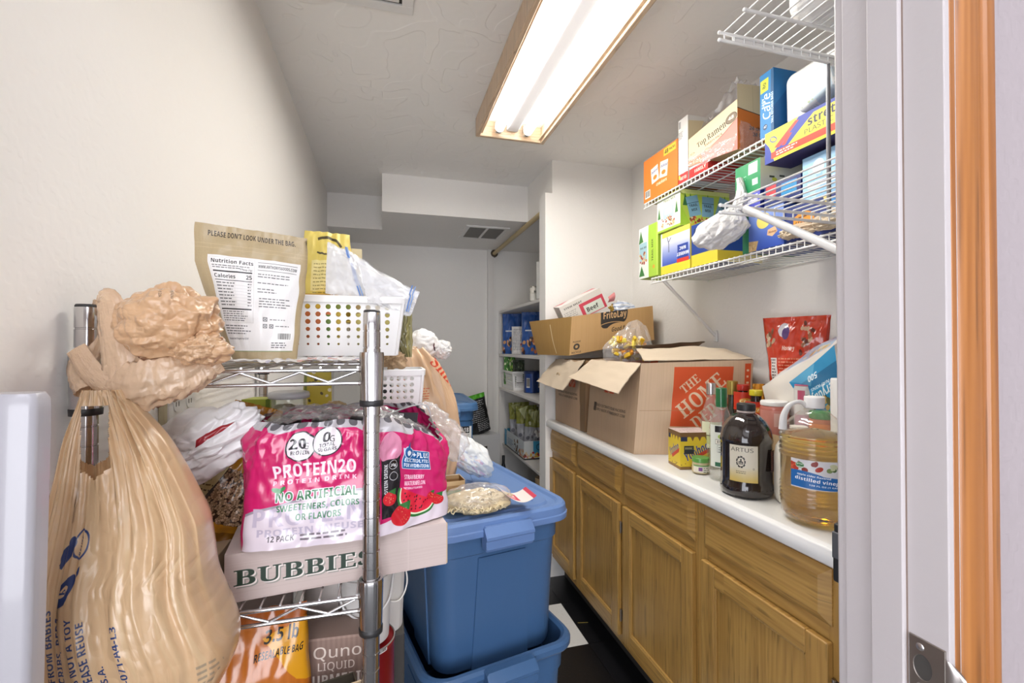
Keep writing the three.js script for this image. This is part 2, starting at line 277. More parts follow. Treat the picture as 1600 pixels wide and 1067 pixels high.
// floor: one vinyl tile at a time over a slab
const floorSlab = struct('floor', boxUV(roomBox(-1.8, 2.4, -0.12, -0.004, -2.6, 4.15)), std(new THREE.Color(0.03, 0.03, 0.03), 0.8));
{
  const scuff = (base, spots, seed) => canvasTex(256, 256, (x, w, h) => { R(x, base, 0, 0, w, h); const r = seeded(seed); for (let i = 0; i < 900; i++) { const q = r(); x.globalAlpha = 0.05 + 0.12 * r(); R(x, spots[floor(r() * spots.length)], r() * w, r() * h, 1 + q * 5, 1 + r() * 3); } x.globalAlpha = 0.5; for (let i = 0; i < 22; i++) R(x, spots[0], r() * w, r() * h, 1.5, 1.5); x.globalAlpha = 1; });
  const blackT = [1, 2, 3].map((s) => phys('#ffffff', 0.3, { map: scuff('#17171a', ['#8a857c', '#3a3834', '#55514a'], s) })), whiteT = [4, 5].map((s) => phys('#ffffff', 0.32, { map: scuff('#e4e2de', ['#8f8b84', '#e6e4e0', '#a9a59d'], s) }));
  const S = 0.34, g = new RoundedBoxGeometry(S - 0.0016, 0.004, S - 0.0016, 1, 0.0008);
  let k = 0;
  for (let i = -4; i <= 2; i++) for (let j = -6; j <= 6; j++) {
    const x0 = 0.891 + S * i, d0 = 1.929 + S * j; if (d0 + S < 0.2 || x0 + S < L) continue;
    const white = (i + 40) % 2 === 1 && (j + 40) % 2 === 0, m = part('tile', g, (white ? whiteT[k++ % 2] : blackT[k++ % 3]), floorSlab); m.position.set(x0 + S / 2, -0.002, -(d0 + S / 2));
  }
}
struct('wall_left', boxUV(roomBox(L - 0.12, L, 0, TOP, DOOR1, BACK + 0.12)), M.wall);
struct('wall_back', boxUV(roomBox(L - 0.12, RW + 0.12, 0, TOP, BACK, BACK + 0.12)), M.soffit);
struct('wall_right', boxUV(roomBox(RW, RW + 0.12, 0, TOP, DOOR1, BACK)), M.wall);
struct('ceiling', boxUV(roomBox(L - 0.12, RW + 0.12, TOP, TOP + 0.12, DOOR0, BACK + 0.12)), M.ceiling);
// front wall round the doorway
struct('wall_front', merge([boxUV(roomBox(JX + 0.018, RW + 0.12, 0, TOP, DOOR0 + 0.014, DOOR1 - 0.012)), boxUV(roomBox(L - 0.12, JL - 0.018, 0, TOP, DOOR0 + 0.014, DOOR1)), boxUV(roomBox(JL - 0.018, JX + 0.018, 2.08, TOP, DOOR0 + 0.014, DOOR1))]), M.hallWall);
// lowered ceiling over the far end, wing wall and the stub on the back wall
struct('wall_soffit', merge([boxUV(roomBox(-0.021, 0.945, LOW, TOP, 3.02, BACK)), boxUV(roomBox(L, -0.021, LOW, TOP, 3.497, BACK)), boxUV(roomBox(0.945, RW, LOW, TOP, 2.54, BACK))]), M.soffit);
struct('wall_wing', merge([boxUV(roomBox(0.902, RW, 0, LOW, 2.54, 2.648)), boxUV(roomBox(0.902, 0.945, LOW, 2.243, 2.54, 2.648))]), M.soffit);
struct('trim_1', boxUV(roomBox(0.872, 0.925, 0, LOW, 3.965, BACK)), M.smoothWall);
struct('baseboard_wing', boxUV(roomBox(0.888, 0.902, 0, 0.085, 2.53, 2.655, 0.003)), M.white);
struct('baseboard_left', boxUV(roomBox(L, L + 0.012, 0, 0.085, DOOR1, BACK, 0.003)), M.white);
struct('baseboard_back', boxUV(roomBox(L, 0.872, 0, 0.085, BACK - 0.012, BACK, 0.003)), M.white);
// hall behind the camera
struct('wall_hall_left', boxUV(roomBox(-1.8, -1.68, 0, TOP, -2.6, DOOR0 + 0.014)), M.hallWall);
struct('wall_hall_right', boxUV(roomBox(2.28, 2.4, 0, TOP, -2.6, DOOR0 + 0.014)), M.hallWall);
struct('wall_hall_back', boxUV(roomBox(-1.8, 2.4, 0, TOP, -2.72, -2.6)), M.hallWall);
struct('wall_hall_front', merge([boxUV(roomBox(-1.8, L - 0.12, 0, TOP, DOOR0 + 0.014, DOOR0 + 0.1)), boxUV(roomBox(RW + 0.12, 2.4, 0, TOP, DOOR0 + 0.014, DOOR0 + 0.1))]), M.hallWall);
struct('ceiling_hall', boxUV(roomBox(-1.8, 2.4, TOP, TOP + 0.12, -2.72, DOOR0)), M.ceiling);
{
  const t = thing('added_fill_panel', 'added flat white fill light panel on the hall ceiling behind the camera', 'ceiling light', [0.2, 2.405, -0.75]);  // invented panel, added to brighten the pantry from behind the camera
  part('frame', box(1.18, 0.035, 0.98, 0, 0.0175, 0, 0.006), M.white, t);
  part('diffuser', box(1.1, 0.004, 0.9, 0, -0.001, 0, 0.001), std('#ffffff', 0.5, { emissive: '#f2f3ff', emissiveIntensity: 1.2 }), t);
}
// invented patio doors behind the camera, added as glowing fill for the pantry
for (const [lab, pos, turn] of [['added fill light as patio door on the back hall wall opposite the pantry doorway', [-0.1, 0.08, -2.56], 0], ['added fill light as patio door on the left hall wall beside the pantry doorway', [-1.65, 0.08, -0.95], 90]]) {
  const t = thing('added_fill_door', lab, 'door', pos, turn), s = turn ? 1 : -1;
  part('frame', merge([box(1.84, 0.07, 0.06, 0, 0.0, 0), box(1.84, 0.07, 0.06, 0, 2.01, 0), box(0.07, 2.08, 0.06, -0.9, 1.0, 0), box(0.07, 2.08, 0.06, 0.9, 1.0, 0)]), M.white, t);
  part('added_glow_pane', box(1.74, 1.98, 0.01, 0, 1.0, turn ? -0.015 : 0.015), std('#ffffff', 0.4, { emissive: '#eef2ff', emissiveIntensity: 1.0 }), t);  // glowing sheet added for fill, out of view
}
// door frame: right jamb with stop, pantry casing edge, stained hall casing
{
  const j = new THREE.Group(); j.name = 'door_1'; j.userData.kind = 'structure'; scene.add(j);
  part('door_jamb', boxUV(roomBox(JX, JX + 0.018, 0, 2.08, DOOR0, DOOR1 - 0.012, 0.0015)), M.jamb, j);
  part('door_jamb', boxUV(roomBox(JL - 0.018, JL, 0, 2.08, DOOR0, DOOR1 - 0.012, 0.0015)), M.jamb, j);
  part('door_jamb', boxUV(roomBox(JL, JX, 2.062, 2.08, DOOR0, DOOR1 - 0.012, 0.0015)), M.jamb, j);
  part('door_stop', boxUV(roomBox(JX - 0.006, JX + 0.001, 0, 2.06, 0.394, 0.4305, 0.0015)), M.jamb, j);
  part('door_stop', boxUV(roomBox(JL - 0.001, JL + 0.0095, 0, 2.06, 0.394, 0.4305, 0.002)), M.jamb, j);
  part('painted_gap_shade', roomBox(JX - 0.0006, JX + 0.001, 0, 2.06, 0.3925, 0.3942), std(new THREE.Color(0.22, 0.16, 0.13), 0.8), j, 'dark strip painting the shade in the gap between stop and jamb');  // shade of the groove beside the stop, put into a dark strip
  part('caulk_bead', boxUV(roomBox(JX - 0.0022, JX + 0.001, 0, 2.06, 0.4305, 0.4325, 0.0008)), M.white, j);
  part('pantry_casing', boxUV(roomBox(JX + 0.003, JX + 0.062, 0, 2.14, DOOR1 - 0.013, DOOR1 + 0.003, 0.005)), M.jamb, j);
  // moulded casing profile across x, swept up
  const prof = [[0, 0], [0, 0.009], [0.004, 0.0125], [0.011, 0.0125], [0.014, 0.0105], [0.017, 0.0125], [0.030, 0.0155], [0.040, 0.0165], [0.046, 0.0150], [0.049, 0.0165], [0.052, 0.0185], [0.060, 0.0190], [0.064, 0.0185], [0.067, 0.016], [0.067, 0]];
  const s = new THREE.Shape(prof.map(([a, b]) => new THREE.Vector2(a, b)));
  for (const side of [1, -1]) {
    const g = new THREE.ExtrudeGeometry(s, { depth: 2.14, bevelEnabled: false, steps: 1 }); g.rotateX(-PI / 2);   // profile depth now along -z
    g.scale(side, 1, -1); if (side > 0) { const p = g.attributes.position; for (let i = 0; i < p.count; i += 3) for (let c = 0; c < 3; c++) { const a = p.getComponent(i + 1, c), b = p.getComponent(i + 2, c); p.setComponent(i + 1, c, b); p.setComponent(i + 2, c, a); } }
    g.translate(side > 0 ? JX + 0.004 : JL - 0.004, 0, -(DOOR0 + 0.012)); g.deleteAttribute('normal'); g.computeVertexNormals();
    part('stained_casing', boxUV(toCreasedNormals(g, 0.5)), M.pine, j);
  }
  // strike plate with its curved lip, hole and screws
  const sp = subgroup('strike_plate', j, 'worn steel strike plate');
  const y0 = 0.955, y1 = 1.016, d0 = 0.3555, d1 = 0.390;
  const sh = new THREE.Shape([[-d1, y0], [-d0, y0], [-d0, y1], [-d1, y1]].map((p) => new THREE.Vector2(...p)));
  const hole = new THREE.Path(); hole.absellipse(-(d0 + d1) / 2 - 0.004, (y0 + y1) / 2, 0.0095, 0.014, 0, 2 * PI, true); sh.holes.push(hole);
  const pl = new THREE.ExtrudeGeometry(sh, { depth: 0.0016, bevelEnabled: true, bevelSize: 0.0004, bevelThickness: 0.0004, bevelSegments: 1, curveSegments: 16 });
  pl.rotateY(-PI / 2); pl.scale(1, 1, 1); pl.translate(JX - 0.0004, 0, 0); // shape x is -depth, extruded towards the opening
  const pp = pl.attributes.position; for (let i = 0; i < pp.count; i++) { const x = pp.getX(i), z = pp.getZ(i); pp.setXYZ(i, x, pp.getY(i), z); }
  part('plate', pl, M.steel, sp);
  part('latch_pocket', roomBox(JX - 0.0012, JX + 0.0005, y0 + 0.017, y1 - 0.017, 0.367, 0.387), M.dark, sp);
  part('lip', sheet(12, 16, (u, v) => { const a = u * 1.15, q = 0.045 * (v - 0.5), yy = (y0 + y1) / 2 + q * (1 - 0.35 * u * u); return [JX - 0.002 + 0.013 * (1 - cos(a)), yy, -(d0 - 0.0165 * sin(a) * (1 - 0.5 * pow(2 * v - 1, 4)))]; }), std(new THREE.Color(0.5, 0.46, 0.43), 0.3, { metalness: 1, side: THREE.DoubleSide }), sp);
  for (const yy of [y0 + 0.008, y1 - 0.009]) part('screw', merge([lathe([[0, 0.0026], [0.0035, 0.0022], [0.0042, 0.001], [0.0042, 0]], 16).rotateZ(PI / 2).translate(JX - 0.0012, yy, -0.379)]), M.chromeSoft, sp);
  for (const yy of [2.0, 1.56, 1.0]) part('nail_hole', new THREE.SphereGeometry(0.0011, 8, 6).translate(JX, yy, -0.412), M.dark, j);
}
// register in the lowered ceiling and one in the main ceiling
function register(label, x0, x1, d0, d1, y, bays, louvre) {
  const t = thing('ceiling_vent', label, 'vent', [(x0 + x1) / 2, y, (d0 + d1) / 2]), w = x1 - x0, l = d1 - d0, f = 0.03;
  part('frame', merge([box(w, 0.008, f, 0, -0.004, l / 2 - f / 2, 0.002), box(w, 0.008, f, 0, -0.004, -l / 2 + f / 2, 0.002), box(f, 0.008, l - 2 * f, w / 2 - f / 2, -0.004, 0, 0.002), box(f, 0.008, l - 2 * f, -w / 2 + f / 2, -0.004, 0, 0.002), ...(bays > 1 ? [box(0.02, 0.008, l - 2 * f, 0, -0.004, 0, 0.002)] : [])]), M.white, t);
  part('duct_opening', box(w - 2 * f, 0.001, l - 2 * f, 0, -0.0006, 0), std(new THREE.Color(0.16, 0.15, 0.14), 0.8), t);
  const n = louvre, wb = (w - 2 * f - (bays > 1 ? 0.02 : 0)) / bays;
  for (let b = 0; b < bays; b++) for (let i = 0; i < n; i++) { const s = part('slat', box(wb, 0.0015, (l - 2 * f) / n * 0.8), std(new THREE.Color(0.42, 0.40, 0.37), 0.6), t); s.position.set(bays > 1 ? (b ? 1 : -1) * (wb / 2 + 0.01) : 0, -0.0045, -l / 2 + f + (i + 0.5) * (l - 2 * f) / n); s.rotation.x = 0.6; }
}
register('white two bay air vent under the lowered far ceiling', 0.55, 0.868, 3.2, 3.57, LOW, 2, 16);
{
  const t = thing('ceiling_vent', 'square white stepped air diffuser on the main ceiling near the left wall', 'vent', [-0.085, TOP, 1.37]);
  const S = 0.34, fr = (s, w, y) => [box(s, 0.008, w, 0, y, s / 2 - w / 2, 0.002), box(s, 0.008, w, 0, y, -s / 2 + w / 2, 0.002), box(w, 0.008, s - 2 * w, s / 2 - w / 2, y, 0, 0.002), box(w, 0.008, s - 2 * w, -s / 2 + w / 2, y, 0, 0.002)];
  part('frame', merge(fr(S, 0.036, -0.005)), M.white, t);
  part('duct_opening', box(S - 0.07, 0.001, S - 0.07, 0, -0.0006, 0), M.dark, t);
  for (const s of [0.25, 0.20, 0.15, 0.10]) part('cone_ring', merge(fr(s, 0.02, -0.004)), M.white, t);
}
// closet rod
{
  const t = thing('closet_rod', 'round wooden closet rod between back wall and wing wall', 'rod', [0.93, 2.165, 3.3]);
  part('pole', boxUV(rod([0, 0, 0.652], [0, 0, -0.69], 0.0165, 20)), std(new THREE.Color(0.52, 0.40, 0.2), 0.45), t);
  part('socket', rod([0, 0, -0.664], [0, 0, -0.664 - 0.034], 0.033, 24), std(new THREE.Color(0.12, 0.1, 0.08), 0.35, { metalness: 0.8 }), t);
}
// ceiling light: oak frame, white pan, centre channel, two tubes
{
  const x0 = 0.417, x1 = 0.762, d0 = 0.84, d1 = 2.175, h = 0.088, t = thing('ceiling_light', 'long fluorescent ceiling light with two glowing tubes in an oak frame', 'ceiling light', [(x0 + x1) / 2, TOP, (d0 + d1) / 2]), w = x1 - x0, l = d1 - d0, b = 0.019;
  part('frame_board', boxUV(box(b, h, l, -w / 2 + b / 2, -h / 2, 0, 0.003), false).translate(0, 0, 0), M.oakLight, t);
  part('frame_board', boxUV(box(b, h, l, w / 2 - b / 2, -h / 2, 0, 0.003)), M.oakLight, t);
  part('frame_board', boxUV(box(w - 2 * b, h, b, 0, -h / 2, l / 2 - b / 2, 0.003), true), M.oakLight, t);
  part('frame_board', boxUV(box(w - 2 * b, h, b, 0, -h / 2, -l / 2 + b / 2, 0.003), true), M.oakLight, t);
  for (const s of [-1, 1]) part('lens_ledge', boxUV(box(0.012, 0.006, l - 2 * b, s * (w / 2 - b - 0.006), -h + 0.016, 0, 0.001)), M.oakLight, t);
  part('reflector_pan', box(w - 2 * b, 0.012, l - 2 * b, 0, -0.007, 0), std(new THREE.Color(0.88, 0.88, 0.88), 0.5), t);
  part('ballast_channel', box(0.058, 0.05, l - 2 * b - 0.03, 0, -0.034, 0, 0.006), std(new THREE.Color(0.62, 0.61, 0.63), 0.5), t);
  const glow = std('#ffffff', 0.4, { emissive: '#fffaf0', emissiveIntensity: 6 });
  for (const s of [-1, 1]) {
    const q = subgroup('lamp_tube', t);
    part('glass_tube', rod([s * 0.07, -0.062, 0.6], [s * 0.07, -0.062, -0.6], 0.0205, 24), glow, q);
    for (const e of [-1, 1]) part('end_cap', rod([s * 0.07, -0.062, e * 0.6], [s * 0.07, -0.062, e * 0.618], 0.0212, 20), M.chromeSoft, q);
    for (const e of [-1, 1]) part('lamp_holder', box(0.03, 0.05, 0.014, s * 0.07, -0.05, e * 0.628, 0.003), M.white, t);
  }
}
// ---------------------------------------------------------------- base cabinets and worktop
const CF = 0.944;                                     // plane of the face frame
function cabinet(label, d0, d1, bays) {               // bays: [[far, near] ...] door and drawer limits in depth
  const dm = (d0 + d1) / 2, t = thing('base_cabinet', label, 'cabinet', [CF, 0, dm]), Z = (d) => -(d - dm), bx = (x0, x1, y0, y1, a, b, r = 0) => box(x1 - x0, y1 - y0, b - a, (x0 + x1) / 2, (y0 + y1) / 2, (Z(a) + Z(b)) / 2, r);
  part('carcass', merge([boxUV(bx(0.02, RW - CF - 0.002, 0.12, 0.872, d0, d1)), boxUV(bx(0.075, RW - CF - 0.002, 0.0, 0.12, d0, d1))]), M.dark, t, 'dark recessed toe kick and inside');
  const st = [], edges = [d0, ...bays.flatMap(([f, n]) => [n + 0.012, f - 0.012]).sort((a, b) => a - b), d1];
  for (let i = 0; i < edges.length; i += 2) if (edges[i + 1] - edges[i] > 0.004) st.push(boxUV(bx(0, 0.02, 0.12, 0.873, edges[i], edges[i + 1], 0.001), false, i * 0.13, i * 0.31));
  st.push(boxUV(bx(0.0005, 0.02, 0.835, 0.873, d0, d1), true), boxUV(bx(0.0005, 0.02, 0.69, 0.745, d0, d1), true, 0.2), boxUV(bx(0.0005, 0.02, 0.12, 0.17, d0, d1), true, 0.4));
  part('face_frame', merge(st), M.oak, t);
  bays.forEach(([f, n], k) => {
    // lipped drawer front with a broad bevel all round
    const w = f - n, y0 = 0.732, y1 = 0.858, c = (Z(f) + Z(n)) / 2, e = 0.03, q = (s) => [[0, y0 + s, c - w / 2 + s], [0, y1 - s, c - w / 2 + s], [0, y1 - s, c + w / 2 - s], [0, y0 + s, c + w / 2 - s]];
    const pos = [], A = q(0).map(([, y, z]) => [-0.0045, y, z]), B = q(0.022).map(([, y, z]) => [-0.019, y, z]), C = q(0).map(([, y, z]) => [0, y, z]);
    const quad = (a, b, cc, dd) => pos.push(...a, ...b, ...cc, ...a, ...cc, ...dd);
    quad(B[0], B[3], B[2], B[1]);
    for (let i = 0; i < 4; i++) { const j = (i + 1) % 4; quad(A[i], B[i], B[j], A[j]); quad(C[i], A[i], A[j], C[j]); }
    const g = new THREE.BufferGeometry(); g.setAttribute('position', new THREE.Float32BufferAttribute(pos, 3)); g.computeVertexNormals();
    const n0 = g.attributes.normal; let flip = 0; for (let i = 0; i < 6; i++) flip += n0.getX(i); if (flip > 0) { for (let i = 0; i < pos.length; i += 9) for (let cI = 0; cI < 3; cI++) [pos[i + 3 + cI], pos[i + 6 + cI]] = [pos[i + 6 + cI], pos[i + 3 + cI]]; g.setAttribute('position', new THREE.Float32BufferAttribute(pos, 3)); g.computeVertexNormals(); }
    part('drawer', boxUV(g, true, 0.17 * k + d0, 0.4 * k), M.oak, t);
    // framed door: stiles, rails, beads and a flat panel
    const D = subgroup('door', t), a0 = 0.155, a1 = 0.698, s = 0.056, x0 = -0.019, x1 = 0;
    const piece = (nm, ya, yb, za, zb, turned, r = 0.004) => part(nm, boxUV(box(x1 - x0, yb - ya, zb - za, (x0 + x1) / 2, (ya + yb) / 2, (za + zb) / 2, r), turned, k * 0.21 + ya, za + k), M.oak, D);
    const zl = c - w / 2, zr = c + w / 2;
    piece('stile', a0, a1, zl, zl + s, false); piece('stile', a0, a1, zr - s, zr, false); piece('rail', a1 - s, a1, zl + s, zr - s, true); piece('rail', a0, a0 + s, zl + s, zr - s, true);
    part('door_panel', boxUV(box(0.006, a1 - a0 - 2 * s + 0.01, w - 2 * s + 0.01, -0.006, (a0 + a1) / 2, c), false, k * 0.37, 0.2), M.oak, D);
    const bead = (za, ya, zb, yb) => rod([-0.0115, ya, za], [-0.0115, yb, zb], 0.0055, 6);
    const i0 = zl + s + 0.001, i1 = zr - s - 0.001, j0 = a0 + s + 0.001, j1 = a1 - s - 0.001;
    part('bead', merge([bead(i0, j0, i1, j0), bead(i0, j1, i1, j1), bead(i0, j0, i0, j1), bead(i1, j0, i1, j1)].map((q) => boxUV(q))), M.oak, D);
    // hinges on the near side of every second door
    if (k === 1) for (const y of [0.24, 0.60]) part('hinge', merge([rod([-0.008, y - 0.024, zr + 0.006], [-0.008, y + 0.024, zr + 0.006], 0.0042, 10), box(0.003, 0.04, 0.014, -0.001, y, zr + 0.009)]), M.steel, D, 'dark metal hinge');
  });
  return t;
}
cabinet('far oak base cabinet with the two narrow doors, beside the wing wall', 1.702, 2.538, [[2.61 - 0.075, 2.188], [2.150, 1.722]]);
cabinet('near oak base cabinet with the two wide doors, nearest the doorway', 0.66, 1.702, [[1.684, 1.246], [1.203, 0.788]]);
{
  // worktop with rolled nose: section in (x, y), swept along depth
  const s = new THREE.Shape(); const x0 = 0.905, yb = 0.874, yt = 0.915;
  s.moveTo(RW, yb); s.lineTo(x0 + 0.012, yb); s.quadraticCurveTo(x0, yb, x0, yb + 0.012); s.lineTo(x0, yt - 0.012); s.quadraticCurveTo(x0 + 0.001, yt + 0.003, x0 + 0.018, yt + 0.003); s.quadraticCurveTo(x0 + 0.035, yt + 0.003, x0 + 0.05, yt); s.lineTo(RW, yt);
  const g = new THREE.ExtrudeGeometry(s, { depth: 2.54 - 0.66, bevelEnabled: false, curveSegments: 8 }); g.translate(0, 0, -2.54);
  solo('worktop', 'long white laminate worktop with a rolled front edge on the oak cabinets', 'countertop', boxUV(toCreasedNormals(g, 0.6)), M.laminate);
}
// ---------------------------------------------------------------- white wire shelves
const SHX = 1.165;
// shelf along the right wall: wires across x, lip along depth at SHX
function wallShelf(label, y, d0, d1, rails = 3) {
  const t = thing('wire_shelf', label, 'shelf', [0, y, 0], 0), wires = [];
  for (let d = d0 + 0.01; d < d1; d += 0.0254) wires.push(rod([RW - 0.003, 0, -d], [SHX, 0, -d], 0.0018, 5), rod([SHX, 0, -d], [SHX, -0.024, -d], 0.0018, 5));
  part('deck_wires', merge(wires), M.wire, t, undefined, 'stuff');
  part('front_rail', rod([SHX, -0.004, -d0], [SHX, -0.004, -d1], 0.0033, 8), M.wire, t);
  part('front_rail', rod([SHX - 0.002, -0.025, -d0], [SHX - 0.002, -0.025, -d1], 0.0033, 8), M.wire, t);
  part('under_rail', rod([SHX + 0.11, -0.005, -d0], [SHX + 0.11, -0.005, -d1], 0.003, 8), M.wire, t);
  part('under_rail', rod([RW - 0.006, -0.005, -d0], [RW - 0.006, -0.005, -d1], 0.003, 8), M.wire, t);
  return t;
}
const upperY = 2.008, lowerY = 1.652;
const wsU = wallShelf('upper white wire shelf on the right wall, holding noodle and cracker cartons', upperY, 0.84, 1.90);
const wsL = wallShelf('lower white wire shelf on the right wall, holding snack cartons above the worktop', lowerY, 0.84, 1.845);
function brace(t, a, b) { part('support_brace', merge([rod(a, b, 0.0075, 10), box(0.012, 0.05, 0.02, b[0], b[1], b[2], 0.003)]), M.wire, t); }
brace(wsL, [SHX + 0.003, -0.02, -1.76], [RW - 0.008, -0.262, -1.79]);
// shelf on the front wall beside the door: wires along depth, lip along x at depth 0.81
function doorShelf(label, y, pole) {
  const t = thing('wire_shelf', label, 'shelf', [0, y, 0]), x0 = 0.675, x1 = RW - 0.005, D = 0.81, wires = [];
  for (let x = x0 + 0.012; x < x1; x += 0.0254) wires.push(rod([x, 0, -DOOR1 - 0.004], [x, 0, -D], 0.0018, 5), rod([x, 0, -D], [x, -0.018, -D], 0.0018, 5));
  part('deck_wires', merge(wires), M.wire, t, undefined, 'stuff');
  for (const [yy, dd] of [[-0.004, D], [-0.0195, D], [-0.005, D - 0.07], [-0.005, DOOR1 + 0.01]]) part(dd === D ? 'front_rail' : 'under_rail', merge([rod([x0, yy, -dd], [x1, yy, -dd], 0.0034, 8), new THREE.SphereGeometry(0.0042, 8, 6).translate(x0, yy, -dd)]), M.wire, t);
  return t;
}
const dsU = doorShelf('upper white wire shelf on the wall beside the door, cut off by the top edge', 2.005);
const dsL = doorShelf('lower white wire shelf on the wall beside the door, with a slanting support brace', 1.642);
brace(dsL, [0.735, -0.008, -0.806], [0.685, -0.19, -0.492]);
part('label_strip', box(0.5, 0.016, 0.003, 0.96, -0.012, -0.8135, 0.001), M.white, dsU);
part('support_pole', rod([0.968, -0.02, -0.812], [0.968, -0.36, -0.812], 0.0045, 10), std(new THREE.Color(0.28, 0.29, 0.31), 0.4, { metalness: 0.6 }), dsU, 'grey metal pole between the two door-side shelves');
// ---------------------------------------------------------------- painted shelves in the nook behind the wing wall
{
  const X = 0.977;
  const slab = (y, th, x, label) => { const m = solo('nook_shelf', label, 'shelf', boxUV(roomBox(x, RW, -th, 0, 2.655, BACK - 0.004, 0.004)), M.smoothWall, [0, y, 0]); return m; };
  slab(1.657, 0.022, X, 'topmost painted white shelf in the far nook, under the closet rod');
  slab(1.278, 0.022, X, 'painted white shelf in the far nook carrying the blue bags');
  slab(0.983, 0.022, X, 'painted white shelf in the far nook carrying the white basket and blue can');
  slab(0.489, 0.022, X + 0.03, 'lowest painted shelf in the far nook, under the snack tray');
  struct('trim_2', merge([boxUV(roomBox(X, X + 0.05, 0, 1.635, BACK - 0.02, BACK))]), M.smoothWall);
}
// ---------------------------------------------------------------- chrome wire shelving unit on the left
{
  const t = thing('wire_shelving_unit', 'chrome wire shelving unit with grooved posts along the left wall', 'shelving', [0, 0, 0]);
  const xl = -0.378, xr = -0.0195, df = 0.732, db = 1.646, topY = 1.395;
  const prof = [[0.0001, 0.012], [0.0127, 0.012]]; for (let y = 0.02; y < topY - 0.012; y += 0.0254) prof.push([0.0127, y - 0.0012], [0.0117, y - 0.0006], [0.0117, y + 0.0006], [0.0127, y + 0.0012]); prof.push([0.0127, topY - 0.002], [0.0118, topY], [0.0001, topY]);
  const post = toCreasedNormals(lathe(prof, 28), 0.5), cap = lathe([[0, 0.004], [0.0112, 0.004], [0.0122, 0.002], [0.0122, 0]], 24), foot = lathe([[0, 0], [0.016, 0], [0.016, 0.008], [0.008, 0.012], [0.008, 0.02], [0, 0.02]], 20);
  const corners = [[xl, df], [xr, df], [xr, db], [xl, db]];
  for (const [x, d] of corners) { const p = part('post', post, M.chrome, t); p.position.set(x, 0, -d); const c = part('post_cap', cap, M.black, p); c.position.y = topY - 0.001; const f = part('foot', foot, M.black, p); f.position.y = -0.002; }
  const collar = toCreasedNormals(lathe([[0.0128, -0.036], [0.0165, -0.036], [0.0182, 0.030], [0.0176, 0.036], [0.0135, 0.036]], 28), 0.5), ring = lathe([[0.0128, -0.045], [0.0172, -0.045], [0.0176, -0.0365], [0.0128, -0.0365]], 28), sleeve = lathe([[0.0128, 0.036], [0.0141, 0.036], [0.0138, 0.0385], [0.0128, 0.0385]], 28);
  for (const [ys, nm] of [[1.298, 'upper'], [0.957, 'middle'], [0.60, 'lower'], [0.12, 'base']]) {
    const s = subgroup('shelf', t); s.position.y = ys;
    for (const [x, d] of corners) { const g = part('collar', collar, M.chrome, s); g.position.set(x, 0, -d); part('collar_ring', ring, M.black, s).position.set(x, 0, -d); }
    const truss = (a, b, nm2) => {                              // two rails with a zigzag between them
      const A = V(...a), B = V(...b), dir = B.clone().sub(A).normalize(); A.addScaledVector(dir, 0.016); B.addScaledVector(dir, -0.016); const len = A.distanceTo(B), n = max(4, 2 * Math.round(len / 0.082)), gs = [];
      for (const y of [0.0095, -0.0105]) { gs.push(rod([A.x, y, A.z], [B.x, y, B.z], 0.0029, 10)); for (const e of [A, B]) gs.push(new THREE.SphereGeometry(0.0042, 10, 8).translate(e.x, y, e.z)); }
      const P = (i) => { const q = A.clone().lerp(B, 0.02 + 0.96 * i / n); return [q.x, i % 2 ? -0.008 : 0.007, q.z]; };
      for (let i = 0; i < n; i++) gs.push(rod(P(i), P(i + 1), 0.0020, 8));
      part('edge_truss', merge(gs), M.chrome, s);
    };
    truss([xl, 0, -df], [xr, 0, -df]); truss([xl, 0, -db], [xr, 0, -db]); truss([xl, 0, -df], [xl, 0, -db]); truss([xr, 0, -df], [xr, 0, -db]);
    const w = []; for (let x = xl + 0.024; x < xr - 0.01; x += 0.0262) w.push(rod([x, 0.0135, -df + 0.0], [x, 0.0135, -db], 0.0017, 6));
    part('deck_wires', merge(w), M.chromeSoft, s, undefined, 'stuff');
    for (const d of [df + 0.25, df + 0.46, df + 0.68]) part('cross_bar', rod([xl, 0.0095, -d], [xr, 0.0095, -d], 0.0029, 8), M.chrome, s);
  }
}
